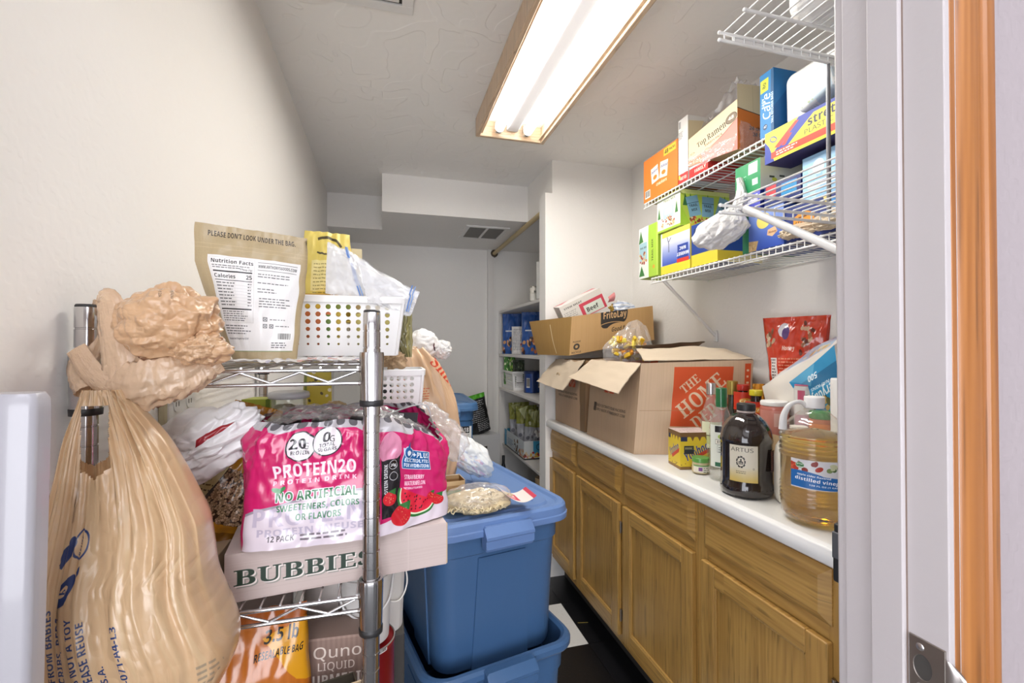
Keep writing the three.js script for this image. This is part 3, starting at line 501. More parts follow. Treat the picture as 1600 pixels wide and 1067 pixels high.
// ---------------------------------------------------------------- storage totes
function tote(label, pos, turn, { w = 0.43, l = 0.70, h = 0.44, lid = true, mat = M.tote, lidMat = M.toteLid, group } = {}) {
  const t = thing('storage_tote', label, 'storage tote', pos, turn, group), wb = w * 0.86, lb = l * 0.90, k = 6, ring = (y, a, b, r) => ({ y, pts: rrect(a, b, r, k) });
  const at = (y) => [lerp(wb, w - 0.03, y / h), lerp(lb, l - 0.03, y / h)];
  const body = [ring(0, wb - 0.03, lb - 0.03, 0.05), ring(0.006, wb - 0.008, lb - 0.008, 0.055), ring(0.02, ...at(0.02), 0.058)];
  for (const y of [0.12, 0.22, 0.315]) body.push(ring(y * h / 0.44, ...at(y * h / 0.44), 0.06));
  const y1 = h - 0.095, a1 = at(y1); body.push(ring(y1, a1[0], a1[1], 0.06), ring(y1 + 0.004, a1[0] + 0.012, a1[1] + 0.012, 0.062), ring(h - 0.03, a1[0] + 0.016, a1[1] + 0.016, 0.062));
  if (!lid) { const q = a1[0] + 0.016, p = a1[1] + 0.016; body.push(ring(h - 0.028, q + 0.035, p + 0.035, 0.07), ring(h - 0.022, q + 0.042, p + 0.042, 0.072), ring(h - 0.008, q + 0.042, p + 0.042, 0.072), ring(h, q + 0.03, p + 0.03, 0.07), ring(h + 0.002, q + 0.012, p + 0.012, 0.065), ring(h - 0.006, q - 0.006, p - 0.006, 0.06), ring(h - 0.1, a1[0] - 0.006, a1[1] - 0.006, 0.058), ring(0.012, wb - 0.006, lb - 0.006, 0.05)); }
  part('body', skin(body, true, true, 0.5), mat, t);
  // raised ribs: a wide tapered panel on each end, two on each side
  const rib = (wB, wT, z, tilt) => { const hh = h - 0.105; const g = skin([{ y: 0.006, pts: [[wB / 2, 0.006], [wB / 2 - 0.003, -0.003], [-wB / 2 + 0.003, -0.003], [-wB / 2, 0.006]].map(([x, q]) => [x, -q + 0] ) }, { y: hh, pts: [[wT / 2, 0.006], [wT / 2 - 0.003, -0.003], [-wT / 2 + 0.003, -0.003], [-wT / 2, 0.006]].map(([x, q]) => [x, -q]) }], true, true, 0.3); return g; };
  const slope = (lerp(lb, l - 0.03, 0.77) - lb) / 2 / (h - 0.105), slopeW = (lerp(wb, w - 0.03, 0.77) - wb) / 2 / (h - 0.105);
  for (const s of [1, -1]) {
    const g = rib(0.185, 0.155, 0); const m = part('end_rib', bend(g, (x, y, z) => [x * 1, y, (z + 0.001 + lb / 2 + slope * y) * 1]), mat, t); if (s < 0) m.rotation.y = PI;
    for (const o of [-0.17, 0.17]) { const q = part('side_rib', bend(rib(0.15, 0.13, 0), (x, y, z) => [x + o, y, z + 0.001 + wb / 2 + slopeW * y]), mat, t); q.rotation.y = s * PI / 2; }
  }
  if (lid) {
    const W = w + 0.032, Lg = l + 0.032, lid0 = h - 0.032, lr = (y, a, r) => ring(y, W + a, Lg + a, r);
    const g = skin([lr(lid0 + 0.004, -0.03, 0.06), lr(lid0, -0.012, 0.07), lr(lid0 - 0.002, 0.0, 0.075), lr(lid0 + 0.014, 0.002, 0.075), lr(lid0 + 0.017, -0.004, 0.073), lr(lid0 + 0.036, -0.008, 0.072), lr(lid0 + 0.043, -0.02, 0.068), lr(lid0 + 0.043, -0.05, 0.058), lr(lid0 + 0.036, -0.062, 0.055), lr(lid0 + 0.034, -0.10, 0.05), lr(lid0 + 0.040, -0.112, 0.046)], false, true, 0.35);
    const lp = part('lid', g, lidMat, t);
    for (const [a, b] of [[[0.13, -0.28], [0.03, 0.05]], [[-0.13, -0.28], [-0.03, 0.05]], [[0.13, 0.28], [0.03, -0.02]], [[-0.13, 0.28], [-0.03, -0.02]]]) part('lid_groove', rod([a[0], lid0 + 0.0405, a[1] * l / 0.7], [b[0], lid0 + 0.0405, b[1]], 0.0018, 6), lidMat, lp);
  }
  // end handles
  const hy = h - (lid ? 0.042 : 0.034), hz = l / 2 + (lid ? 0.018 : 0.022);
  for (const s of [1, -1]) {
    const g = skin([-0.075, -0.07, 0.07, 0.075].map((x) => { const q = abs(x) > 0.072 ? 0.85 : 1; return { y: 0, pts: [[x, 0.036 * q, -0.012], [x, 0.036 * q, 0.010], [x, 0.012 * q, 0.026], [x, 0.004, 0.026], [x, 0.0, 0.022], [x, -0.022 * q, 0.022], [x, -0.030 * q, 0.016], [x, -0.030 * q, -0.005]] }; }), true, true, 0.4);
    const m = part('handle', g, lid ? lidMat : mat, t); m.position.set(0, hy, s * hz * 1); if (s < 0) m.rotation.y = PI; m.position.z = s * (hz - 0.004);
  }
  return t;
}
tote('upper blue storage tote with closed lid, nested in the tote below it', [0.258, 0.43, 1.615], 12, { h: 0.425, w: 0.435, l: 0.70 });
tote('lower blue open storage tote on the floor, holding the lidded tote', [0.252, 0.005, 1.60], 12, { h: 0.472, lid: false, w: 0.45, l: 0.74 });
// ---------------------------------------------------------------- left: bags on the posts, things on the chrome unit
// lofted flattened tube along a path of [x, y, depth]; w (across) and t (thick) are tables over 0..1; folds run along it
function strand(path, w, t, { n = 48, m = 36, fold = 0.16, freq = 3, seed = 0, hint = [0, 0, 1], cross = 0.05 } = {}) {
  const c = new THREE.CatmullRomCurve3(path.map(([x, y, d]) => V(x, y, -d))), H = V(...hint);
  return sheet(m, n, (u, v) => {
    const P = c.getPoint(v), Tn = c.getTangent(v), W = Tn.clone().cross(H).normalize(), N = W.clone().cross(Tn).normalize(), a = u * 2 * PI, ww = table(w, v)[0] / 2, tt = table(t, v)[0] / 2;
    const k = 1 + fold * (ridge(cos(a) * freq + seed, sin(a) * freq, v * 0.8) * 0.8 + 0.4 * n3(cos(a) * freq * 2, sin(a) * freq * 2 + seed, v * 3)) + cross * ridge(v * 9 + seed, cos(a) * 1.2, sin(a));
    P.addScaledVector(W, cos(a) * ww * k).addScaledVector(N, sin(a) * tt * k); return [P.x, P.y, P.z];
  }, true);
}
const rel = (g, p) => g.translate(-p[0], -p[1], p[2]);   // room coordinates to a thing's own
{ // big hanging carrier bag
  const p = [-0.28, 0.9, 0.64], t = thing('carrier_bag', 'large full tan plastic carrier bag hanging from the left chrome post, with blue print', 'plastic bag', p);
  const rows = [[0.86, -0.366, -0.27, 0.64, 0.03], [0.90, -0.372, -0.215, 0.645, 0.055], [0.94, -0.376, -0.188, 0.648, 0.062], [0.968, -0.377, -0.172, 0.648, 0.066], [0.99, -0.377, -0.175, 0.648, 0.066], [1.02, -0.377, -0.190, 0.648, 0.065], [1.06, -0.377, -0.204, 0.648, 0.063], [1.085, -0.376, -0.214, 0.648, 0.06], [1.105, -0.374, -0.203, 0.65, 0.056], [1.125, -0.372, -0.209, 0.652, 0.05], [1.15, -0.369, -0.220, 0.655, 0.044], [1.18, -0.366, -0.236, 0.66, 0.036], [1.212, -0.366, -0.252, 0.668, 0.03], [1.245, -0.364, -0.276, 0.676, 0.024], [1.27, -0.360, -0.300, 0.682, 0.018], [1.29, -0.352, -0.318, 0.686, 0.012]];
  const y0 = 0.86, y1 = 1.29, soft = (y) => { const o = [0, 0, 0, 0]; for (let i = -4; i <= 4; i++) table(rows, clamp(y + i * 0.008, y0, y1)).forEach((v, k) => { o[k] += v / 9; }); return o; };
  const body = sheet(280, 190, (u, v) => {
    const y = lerp(y0, y1, v), [xl, xr, dc, hd] = soft(y), a = u * 2 * PI - PI, c = cos(a), s = sin(a), e = 0.62;  // u = 0.5 is the right end; front half for u < 0.5
    const sx = -sign(c) * pow(abs(c), e), sz = -sign(s) * pow(abs(s), 0.75) * -1;
    const f = smooth(0.85, 1.2, y), A = lerp(0.003, 0.0075, f) * (1 - 0.3 * abs(sx)) * (1 - 0.6 * smooth(1.22, 1.29, y));
    const fo = A * (ridge(sx * 3.1 + 1, y * 1.3, s > 0 ? 1 : 5) + 0.6 * ridge(sx * 7 + y * 2, y * 0.9, s > 0 ? 2 : 6)) + 0.0014 * n3(sx * 5, y * 9, 3) * (1 - f * 0.5);
    const bulge = 0.004 * Math.exp(-pow((y - 1.02) / 0.05, 2) - pow((sx - 0.2) / 0.5, 2));
    return [(xl + xr) / 2 + sx * (xr - xl) / 2, y - (v < 0.12 ? 0.01 * (1 - abs(sx)) : 0), -dc + (s > 0 ? -1 : 1) * -1 * (hd * pow(abs(s), 0.7)) + (s > 0 ? 1 : -1) * (fo + bulge)];
  }, true);
  const uv = body.attributes.uv; for (let i = 0; i < uv.count; i++) { const u = uv.getX(i) * 2; uv.setX(i, u <= 1 ? 2.0 - u : u - 1); }
  { // open mouth between the two handles
    const q = body.attributes.position, ix = body.index.array, keep = [];
    for (let i = 0; i < ix.length; i += 3) { let x = 0, y = 0; for (let k = 0; k < 3; k++) { x += q.getX(ix[i + k]) / 3; y += q.getY(ix[i + k]) / 3; } let d = 0; for (let k = 0; k < 3; k++) d -= q.getZ(ix[i + k]) / 3; if (!(y > 1.192 && y < 1.272 && abs(x / d + 0.503) < 0.021 * smooth(1.192, 1.205, y))) keep.push(ix[i], ix[i + 1], ix[i + 2]); }
    body.setIndex(keep);
  }
  for (let i = 0; i < uv.count; i++) { const q = body.attributes.position, y = q.getY(i), [xl, xr] = table(rows, y); uv.setX(i, clamp((q.getX(i) - xl) / (xr - xl), 0, 1)); }
  const map = canvasTex(768, 1100, (x, w, h) => {
    R(x, '#e3c197', 0, 0, w, h); const yy = (Y) => (y1 - Y) / (y1 - y0) * h, r = seeded(4);
    for (let i = 0; i < 90; i++) { x.globalAlpha = 0.05; R(x, r() > 0.5 ? '#f0d3ae' : '#c99a68', r() * w, 0, 4 + r() * 26, h); } x.globalAlpha = 1;
    const ink = '#2a3f78';
    // two small marks: pointing figure with a badge, round tidy mark
    const a = w * 0.30, b = yy(1.125); disc(x, ink, a - 8, b + 8, 34, 20, -0.6); disc(x, ink, a + 18, b - 22, 15); poly(x, ink, [[a - 40, b + 36], [a - 6, b - 8], [a + 10, b + 4], [a - 22, b + 44]]); disc(x, null, a + 52, b - 16, 26, 36, 0.3, ink, 5); T(x, 'REUSE', a + 52, b - 12, 17, { c: ink, rot: -80 });
    disc(x, ink, a + 30, b + 92, 24, 38, 0.35); disc(x, '#e6c49a', a + 30, b + 92, 11, 15, 0.3); poly(x, ink, [[a + 44, b + 52], [a + 62, b + 34], [a + 60, b + 62]]); T(x, 'b', a + 30, b + 94, 24, { c: ink, rot: -70 });
    const lines = ['WARNING: KEEP THIS PLASTIC BAG AWAY FROM BABIES', 'AND CHILDREN. DO NOT USE IN CRIBS, BEDS,', 'CARRIAGES OR PLAY PENS. THIS BAG IS NOT A TOY', 'KNOT BEFORE THROWING AWAY. PLEASE REUSE', 'MADE IN U.S.A.'];
    lines.forEach((s, i) => T(x, s, w * (0.245 + 0.058 * i), yy(i === 4 ? 1.01 : 1.07 - 0.004 * i), 29, { c: ink, rot: -90, a: 'right' }));
    T(x, '123-071-A4-L3', w * 0.58, yy(1.01), 32, { c: ink, rot: -88 });
    x.globalAlpha = 0.55; T(x, 'SINGLE USE', w * 0.8, yy(0.925), 30, { c: '#6a6a58', rot: -70 }); fine(x, '#8a8578', w * 0.86, yy(0.985), 80, 5, 18, 8, 8); x.globalAlpha = 1;
  });
  part('bag_body', rel(body, p), phys('#ffffff', 0.26, { map, transmission: 0.32, thickness: 0, clearcoat: 0.4, clearcoatRoughness: 0.2, side: THREE.DoubleSide, ...crimp(1.6, 0.005) }), t);
  const strap = (path, w, th, o) => rel(strand(path, w, th, o), p);
  // twisted band round the post and along the front rail
  part('twisted_band', strap([[-0.372, 1.34, 0.70], [-0.352, 1.312, 0.692], [-0.325, 1.290, 0.684], [-0.306, 1.276, 0.682]], [[0, 0.022], [0.5, 0.026], [1, 0.028]], [[0, 0.006], [1, 0.012]], { fold: 0.08, seed: 9 }), M.tanBag, t);
  part('twisted_band', strap([[-0.33, 1.30, 0.70], [-0.30, 1.297, 0.687], [-0.268, 1.303, 0.690], [-0.240, 1.312, 0.696], [-0.215, 1.325, 0.702]], [[0, 0.05], [0.3, 0.058], [0.6, 0.05], [0.85, 0.034], [1, 0.03]], [[0, 0.03], [0.6, 0.032], [1, 0.014]], { fold: 0.2, freq: 4, seed: 14, cross: 0.14 }), M.tanBag, t);
  part('twisted_band', strap([[-0.352, 1.405, 0.715], [-0.341, 1.403, 0.705], [-0.331, 1.372, 0.698], [-0.320, 1.33, 0.692], [-0.311, 1.288, 0.686]], [[0, 0.022], [0.3, 0.026], [0.6, 0.036], [1, 0.042]], [[0, 0.012], [1, 0.018]], { fold: 0.18, freq: 3, seed: 20 }), M.tanBag, t);
  part('twisted_band', strap([[-0.362, 1.402, 0.735], [-0.370, 1.375, 0.742], [-0.374, 1.345, 0.732], [-0.372, 1.31, 0.712], [-0.357, 1.288, 0.698]], [[0, 0.018], [0.5, 0.026], [1, 0.03]], [[0, 0.012], [1, 0.02]], { fold: 0.2, freq: 3, seed: 24 }), M.tanBag, t);
}
{ // balled-up carrier bag on the shelf corner
  const map = canvasTex(512, 512, (x, w, h) => { R(x, '#dfb88f', 0, 0, w, h); x.globalAlpha = 0.75; T(x, '27-12A', 262, 96, 17, { c: '#3b3226', rot: 80 }); T(x, 'CONTAINS', 305, 90, 15, { c: '#3b3226', rot: 75 }); x.globalAlpha = 1; });
  solo('balled_bag', 'tan plastic bag crumpled into a ball on the front corner of the top chrome shelf', 'plastic bag', merge([lump(0.058, 0.052, 0.05, 0.15, 2.1, 31, 56), lump(0.03, 0.022, 0.03, 0.2, 2.4, 8, 30).translate(0.03, -0.032, 0.012)]), phys('#ffffff', 0.34, { map, transmission: 0.3, thickness: 0, clearcoat: 0.4, clearcoatRoughness: 0.2, side: THREE.DoubleSide, ...crimp(1.5, 0.004) }), [-0.268, 1.372, 0.705]);
}
{ // tall white board at the left edge of the doorway
  const g = skin([[0, 1], [1.285, 1], [1.298, 0.97], [1.303, 0.85]].map(([y, k]) => ({ y, pts: rrect(0.05 * k, 0.03 * k, 0.0145 * k, 6) })), true, true, 0.8);
  const m = solo('standing_board', 'tall narrow white rounded board standing at the left edge of the doorway', 'board', g, phys(new THREE.Color(0.40, 0.39, 0.42), 0.35, { clearcoat: 0.3 }), [-0.302, 0, 0.497]); m.rotation.z = -0.014; m.position.x = -0.327;
}
{ // outlet plate on the left wall
  const t = thing('outlet_plate', 'white two gang outlet plate on the left wall behind the shelving', 'outlet', [L, 1.21, 1.075]);
  part('plate', box(0.007, 0.115, 0.125, 0.0035, 0, 0, 0.003), M.white, t);
  for (const z of [-0.03, 0.03]) for (const y of [-0.02, 0.02]) { const o = part('socket', rod([0.006, y, z], [0.0085, y, z], 0.0155, 20), M.white, t); for (const s of [-0.006, 0.006]) part('slot', box(0.002, 0.009, 0.002, 0.008, y, z + s), M.dark, o); }
  struct('trim_3', boxUV(roomBox(L, L + 0.01, 0.6, 1.262, 0.985, 0.999, 0.002)), std(new THREE.Color(0.55, 0.5, 0.33), 0.5));
}
// ---- top shelf
const topDeck = 1.3135;
{ // brown paper pouch with a nutrition label
  const map = canvasTex(900, 1200, (x, w, h) => {
    R(x, '#b3a07c', 0, 0, w, h); const r = seeded(12); for (let i = 0; i < 2600; i++) { x.globalAlpha = 0.12 * r(); R(x, r() > 0.5 ? '#cdbd9a' : '#94815c', r() * w, r() * h, 6 + 30 * r(), 2 + 4 * r()); } x.globalAlpha = 1;
    T(x, 'PLEASE DON\u2019T LOOK UNDER THE BAG.', 450, 78, 66, { c: '#2b2219', w: 700 });
    x.globalAlpha = 0.3; for (const y of [170, 205]) R(x, '#d9c59b', 0, y, w, 5); x.globalAlpha = 1;
    poly(x, '#e8e6e4', [[112, 268], [845, 268], [850, 1090], [118, 1100]]); x.strokeStyle = '#c9c6c2'; x.lineWidth = 3; x.strokeRect(125, 285, 350, 560);
    T(x, 'Nutrition Facts', 300, 318, 46, { c: '#1c1c1c', w: 330 }); fine(x, '#555', 140, 352, 320, 2, 18, 7, 2); T(x, '1 Tbsp (7g)', 460, 380, 20, { a: 'right', c: '#333' }); R(x, '#222', 140, 400, 320, 12); T(x, 'Calories', 140, 448, 46, { a: 'left', c: '#1c1c1c' }); T(x, '25', 460, 448, 50, { a: 'right', c: '#1c1c1c' }); R(x, '#222', 140, 480, 320, 6);
    for (let i = 0; i < 8; i++) { fine(x, '#555', 145, 502 + 27 * i, 170, 1, 10, 9, 30 + i); fine(x, '#555', 420, 502 + 27 * i, 40, 1, 10, 9, 50 + i); R(x, '#aaa', 140, 522 + 27 * i, 320, 1.5); } R(x, '#222', 140, 724, 320, 12); fine(x, '#666', 145, 748, 310, 5, 19, 8, 9);
    fine(x, '#666', 140, 870, 320, 4, 22, 9, 10); T(x, 'Imported Organic by CCOF', 140, 985, 22, { a: 'left', c: '#444' });
    R(x, '#333', 500, 296, 320, 4); T(x, 'WWW.ANTHONYSGOODS.COM', 660, 332, 40, { c: '#1c1c1c', w: 315 }); R(x, '#333', 500, 366, 320, 4);
    fine(x, '#666', 505, 400, 300, 2, 24, 9, 13); fine(x, '#666', 505, 480, 300, 1, 24, 9, 14); fine(x, '#666', 505, 535, 170, 2, 26, 9, 15); fine(x, '#666', 520, 620, 290, 4, 24, 9, 16);
    for (const [px, py] of [[560, 790], [560, 850], [615, 850]]) { R(x, '#777', px, py, 38, 38); disc(x, null, px + 19, py + 19, 10, 10, 0, '#eee', 4); } fine(x, '#777', 620, 805, 150, 1, 20, 9, 17); fine(x, '#777', 670, 862, 150, 1, 20, 9, 18);
    barcode(x, 690, 925, 130, 70); fine(x, '#555', 640, 1015, 180, 3, 20, 9, 19); R(x, '#7d8f5a', 125, 1092, 720, 7);
  });
  const g = pouch(0.166, 0.222, 0.055, { top: 1, bottom: 1, wrinkle: 0.003, seed: 3, gusset: 0.7, belly: 0.3 });
  bend(g, (x, y, z) => { const q = clamp(y / 0.222 / 0.72, 0, 1), k = x < 0 ? lerp(0.30, 1, pow(q, 0.8)) : lerp(0.80, 1, q); return [x * k, y - 0.08 * x * (y / 0.222), z * lerp(0.8, 1, q)]; });
  solo('paper_pouch', 'brown paper stand up pouch with a white nutrition label on the top chrome shelf', 'pouch', g, phys('#ffffff', 0.42, { map, bumpMap: tile(fibre, 2), bumpScale: 0.0004, clearcoat: 0.15 }), [-0.214, topDeck + 0.002, 0.86], 6);
}
// perforated basket: walls with real holes. front is the +z face
function basket(name, label, pos, turn, w, h, d, taper, cols, rows, cat = 'basket') {
  const t = thing(name, label, cat, pos, turn), wall = (len, n) => {
    const s = new THREE.Shape([[-len / 2 + taper, 0], [len / 2 - taper, 0], [len / 2, h - 0.01], [-len / 2, h - 0.01]].map((p) => new THREE.Vector2(...p)));
    for (let j = 0; j < rows; j++) for (let i = 0; i < n; i++) { const y = h * (0.20 + 0.62 * j / (rows - 1)), rr = h * lerp(0.02, 0.042, min(1, j / 3)), sp = (len - 2 * taper - 0.02) / n, q = new THREE.Path(); q.absellipse((i - (n - 1) / 2) * sp, y, rr, rr, 0, 2 * PI, true); s.holes.push(q); }
    const g = new THREE.ExtrudeGeometry(s, { depth: 0.0022, bevelEnabled: false, curveSegments: 7 }); g.translate(0, 0, -0.0022); g.rotateX(0); return g;
  };
  const lean = Math.atan2(taper, h), mk = (g, ry, off) => { g.rotateX(lean); g.translate(0, 0, off - taper); g.rotateY(ry); return g; };
  const nd = max(3, Math.round(cols * d / w));
  part('perforated_wall', mk(wall(w, cols), 0, d / 2), M.basket, t); part('perforated_wall', mk(wall(w, cols), PI, d / 2), M.basket, t);
  part('perforated_wall', mk(wall(d, nd), PI / 2, w / 2), M.basket, t); part('perforated_wall', mk(wall(d, nd), -PI / 2, w / 2), M.basket, t);
  for (const [sx, sz] of [[1, 1], [1, -1], [-1, 1], [-1, -1]]) part('corner', rod([sx * (w / 2 - taper - 0.001), 0.002, sz * (d / 2 - taper - 0.001)], [sx * (w / 2 - 0.001), h - 0.008, sz * (d / 2 - 0.001)], 0.004, 10), M.basket, t);
  part('bottom', box(w - 2 * taper, 0.003, d - 2 * taper, 0, 0.0015, 0, 0.001), M.basket, t);
  const k = 4, rr = (a, b) => rrect(w + a, d + a, 0.012 + b, k);
  part('rim', skin([{ y: h - 0.014, pts: rr(0.002, 0) }, { y: h - 0.014, pts: rr(0.010, 0.003) }, { y: h - 0.002, pts: rr(0.012, 0.004) }, { y: h, pts: rr(0.009, 0.003) }, { y: h, pts: rr(0.0, 0) }, { y: h - 0.014, pts: rr(-0.003, 0) }], false, false, 0.4), M.basket, t);
  return t;
}
basket('plastic_basket', 'white perforated plastic basket full of bags on the top chrome shelf', [-0.082, topDeck + 0.01, 1.085], 0, 0.24, 0.122, 0.19, 0.014, 10, 6);
printBox('food_carton', 'flat yellow carton lying on top inside the white basket on the chrome shelf', 'carton', [-0.118, topDeck + 0.107, 1.08], 0, [0.10, 0.03, 0.13], { front: (x, w, h) => { R(x, '#e2b92f', 0, 0, w, h); R(x, '#b98a1d', 0, 0, w, 5); R(x, '#8c9a2c', w * 0.5, h * 0.4, w * 0.5, h * 0.6); }, side: '#cfa428', top: '#d9b23a' }, { base: '#dcb53a' });
printBox('food_packet', 'orange and green packet inside the white basket on the chrome shelf, seen through its holes', 'packet', [-0.13, topDeck + 0.018, 1.035], 0, [0.09, 0.085, 0.04], { front: (x, w, h) => { R(x, '#d9793a', 0, 0, w, h); R(x, '#6f8f2e', w * 0.62, h * 0.1, w * 0.2, h * 0.8); R(x, '#d9b83a', w * 0.84, 0, w * 0.2, h); }, side: '#c9722f', top: '#d9793a' });
printBox('food_packet', 'yellow packet inside the white basket on the chrome shelf, behind the post', 'packet', [-0.03, topDeck + 0.018, 1.04], 0, [0.08, 0.08, 0.05], { front: (x, w, h) => { R(x, '#d8c870', 0, 0, w, h); R(x, '#8a8a5a', w * 0.5, 0, w * 0.2, h); }, side: '#cdbb60', top: '#d8c870' });
{ // yellow flour bag
  const map = canvasTex(512, 768, (x, w, h) => { R(x, '#dcc766', 0, 0, w, h); x.strokeStyle = '#4a4128'; x.lineWidth = 26; x.beginPath(); x.moveTo(150, 70); x.quadraticCurveTo(330, 20, 400, 130); x.stroke(); x.lineWidth = 16; x.beginPath(); x.moveTo(140, 190); x.quadraticCurveTo(300, 230, 470, 160); x.stroke(); R(x, '#e8da98', 90, 260, 300, 260); fine(x, '#8a7c40', 110, 290, 330, 9, 30, 7, 3); R(x, '#7a86a8', 120, 560, 70, 40); fine(x, '#8a7c40', 110, 620, 300, 4, 28, 7, 4); });
  const g = pouch(0.125, 0.205, 0.08, { top: 0.78, bottom: 0.95, wrinkle: 0.006, seed: 8, gusset: 0.8, belly: 0.4, seam: 0.0 });
  solo('flour_bag', 'yellow paper food bag with black print standing in the white basket', 'bag', g, std('#ffffff', 0.5, { map }), [-0.128, topDeck + 0.085, 1.13], 10);
}
// zip bags: two film walls, a blue slider line, white contents
function zipBag(label, c00, c10, c11, c01, line, seed) {
  const [A, B, C, D] = [c00, c10, c11, c01].map(([x, y, d]) => V(x, y, -d)), pos = [A.x, A.y, -A.z], t = thing('zip_bag', label, 'zip bag', pos), n = B.clone().sub(A).cross(D.clone().sub(A)).normalize();
  const wallAt = (s) => sheet(36, 36, (u, v) => { const p = A.clone().multiplyScalar((1 - u) * (1 - v)).addScaledVector(B, u * (1 - v)).addScaledVector(C, u * v).addScaledVector(D, (1 - u) * v), e = 4 * u * (1 - u) * smooth(0, 0.35, v) * smooth(0, 0.3, 1 - v); p.addScaledVector(n, s * (0.004 + 0.014 * e) + 0.006 * n3(u * 2 + seed, v * 2, 2) + 0.0016 * ridge(u * 5, v * 5 + seed, s)); return [p.x - A.x, p.y - A.y, p.z - A.z]; });
  part('film', merge([wallAt(1), wallAt(-1)]), M.clearHazy, t);
  part('contents', wallAt(0.2), phys(new THREE.Color(0.90, 0.905, 0.92), 0.35, { transmission: 0.3, thickness: 0, side: THREE.DoubleSide }), t);
  const q = (u, v, o) => { const p = A.clone().multiplyScalar((1 - u) * (1 - v)).addScaledVector(B, u * (1 - v)).addScaledVector(C, u * v).addScaledVector(D, (1 - u) * v).addScaledVector(n, 0.008 + o + 0.006 * n3(u * 2 + seed, v * 2, 2)); return [p.x - A.x, p.y - A.y, p.z - A.z]; };
  const zip = (o) => { const pts = []; for (let i = 0; i <= 16; i++) { const s = i / 16; pts.push(line[0] === 'v' ? q(line[1] + o, s, 0.006) : q(s, line[1] + o, 0.006)); } return tube(pts, 0.0015, 40, 6); };
  part('zip_line', zip(0), std('#5f86c8', 0.3), t); part('zip_line', zip(0.045), std('#86a4d6', 0.3), t);
}
zipBag('clear zip bag with a blue seal draped over the left side of the white basket', [-0.118, 1.452, 1.01], [0.002, 1.428, 1.03], [-0.058, 1.540, 1.06], [-0.118, 1.563, 1.04], ['v', 0.55], 1);
zipBag('clear zip bag with a blue seal hanging over the right rim of the white basket', [-0.035, 1.432, 0.985], [0.052, 1.408, 1.0], [0.070, 1.456, 1.02], [-0.06, 1.53, 1.03], ['v', 0.86], 5);
solo('cream_card', 'small cream card corner sticking up behind the zip bags', 'card', box(0.028, 0.16, 0.018, 0, 0.08, 0, 0.001), std('#d8cba6', 0.7), [-0.068, topDeck + 0.10, 1.155]);
{
  const map = canvasTex(128, 256, (x, w, h) => { R(x, '#6f6a3c', 0, 0, w, h); const r = seeded(5); for (let i = 0; i < 60; i++) { x.globalAlpha = 0.3; R(x, ['#c9c29a', '#3d3a1e', '#a59a55'][i % 3], r() * w, 0, 3 + r() * 8, h); } x.globalAlpha = 1; });
  solo('foil_packet', 'shiny olive green packet standing at the right end of the white basket', 'packet', pouch(0.05, 0.125, 0.03, { wrinkle: 0.004, seed: 2 }), phys('#ffffff', 0.2, { map, clearcoat: 0.6 }), [0.045, topDeck + 0.002, 1.215], -30);
}
{ // plastic film lying on the deck
  const g = sheet(60, 30, (u, v) => [lerp(-0.12, 0.12, u) + 0.01 * n3(v * 3, 1, 1), 0.004 + 0.004 * abs(ridge(u * 5, v * 3, 1)) + 0.002 * n3(u * 16, v * 9, 4), lerp(0.15, -0.13, v) + 0.02 * n3(u * 2.5, 3, 5)]);
  const map = canvasTex(256, 128, (x, w, h) => { R(x, '#ecebea', 0, 0, w, h); blobs(x, ['#d9a7a0', '#b7b3c9', '#ddd'], 0, 0, w, h, 40, 4, 14, 3); });
  solo('plastic_film', 'crinkled pale plastic film lying flat on the top chrome shelf under the white basket', 'film', g, phys('#ffffff', 0.25, { map, transmission: 0.35, thickness: 0, side: THREE.DoubleSide }), [-0.13, topDeck + 0.0015, 0.9]);
}
// ---- middle shelf
const midDeck = 0.9725;
{ // long white carton tray
  const t = thing('carton_tray', 'long white cardboard carton with dark green serif lettering on the middle chrome shelf', 'carton', [-0.072, midDeck + 0.001, 0.868], 7), w = 0.325, h = 0.07, d = 0.20;
  const pr = printed(w, h, d, { front: (x, W, H) => { R(x, '#bdaca6', 0, 0, W, H); const g = noiseGrid(8); for (let i = 0; i < H; i += 3) { x.globalAlpha = 0.05; R(x, g(i * 0.3, 1, 64) > 0.5 ? '#fff' : '#b09c96', 0, i, W, 2); } x.globalAlpha = 1;
      T(x, 'BUBBIES', W * 0.335 + 6, H * 0.52 + 6, H * 0.46, { c: '#8f8f86', w: W * 0.60, f: 'serif' }); T(x, 'BUBBIES', W * 0.335 + 3, H * 0.52 + 3, H * 0.46, { c: '#e9dfd9', w: W * 0.60, f: 'serif' }); T(x, 'BUBBIES', W * 0.335, H * 0.52, H * 0.46, { c: '#1d3326', w: W * 0.60, f: 'serif' }); R(x, '#c4b4ae', W * 0.80, 0, 3, H); }, side: '#6b5442', top: '#cdbfb9' }, 2600, '#cfc0ba');
  part('tray', cornered([[-w / 2, 0, d / 2], [w / 2, 0, d / 2], [w / 2, 0, -d / 2], [-w / 2, 0, -d / 2]], [[-w / 2, h, d / 2], [w / 2, h, d / 2], [w / 2, h, -d / 2], [-w / 2, h, -d / 2]], pr, { bulge: 0.001, wave: 0.0008 }), pr.mat, t);
  part('cut_edge', box(0.003, h - 0.002, 0.004, w / 2 + 0.0005, h / 2, d / 2 - 0.002, 0.0005), M.card, t, 'raw brown cardboard edge');
}
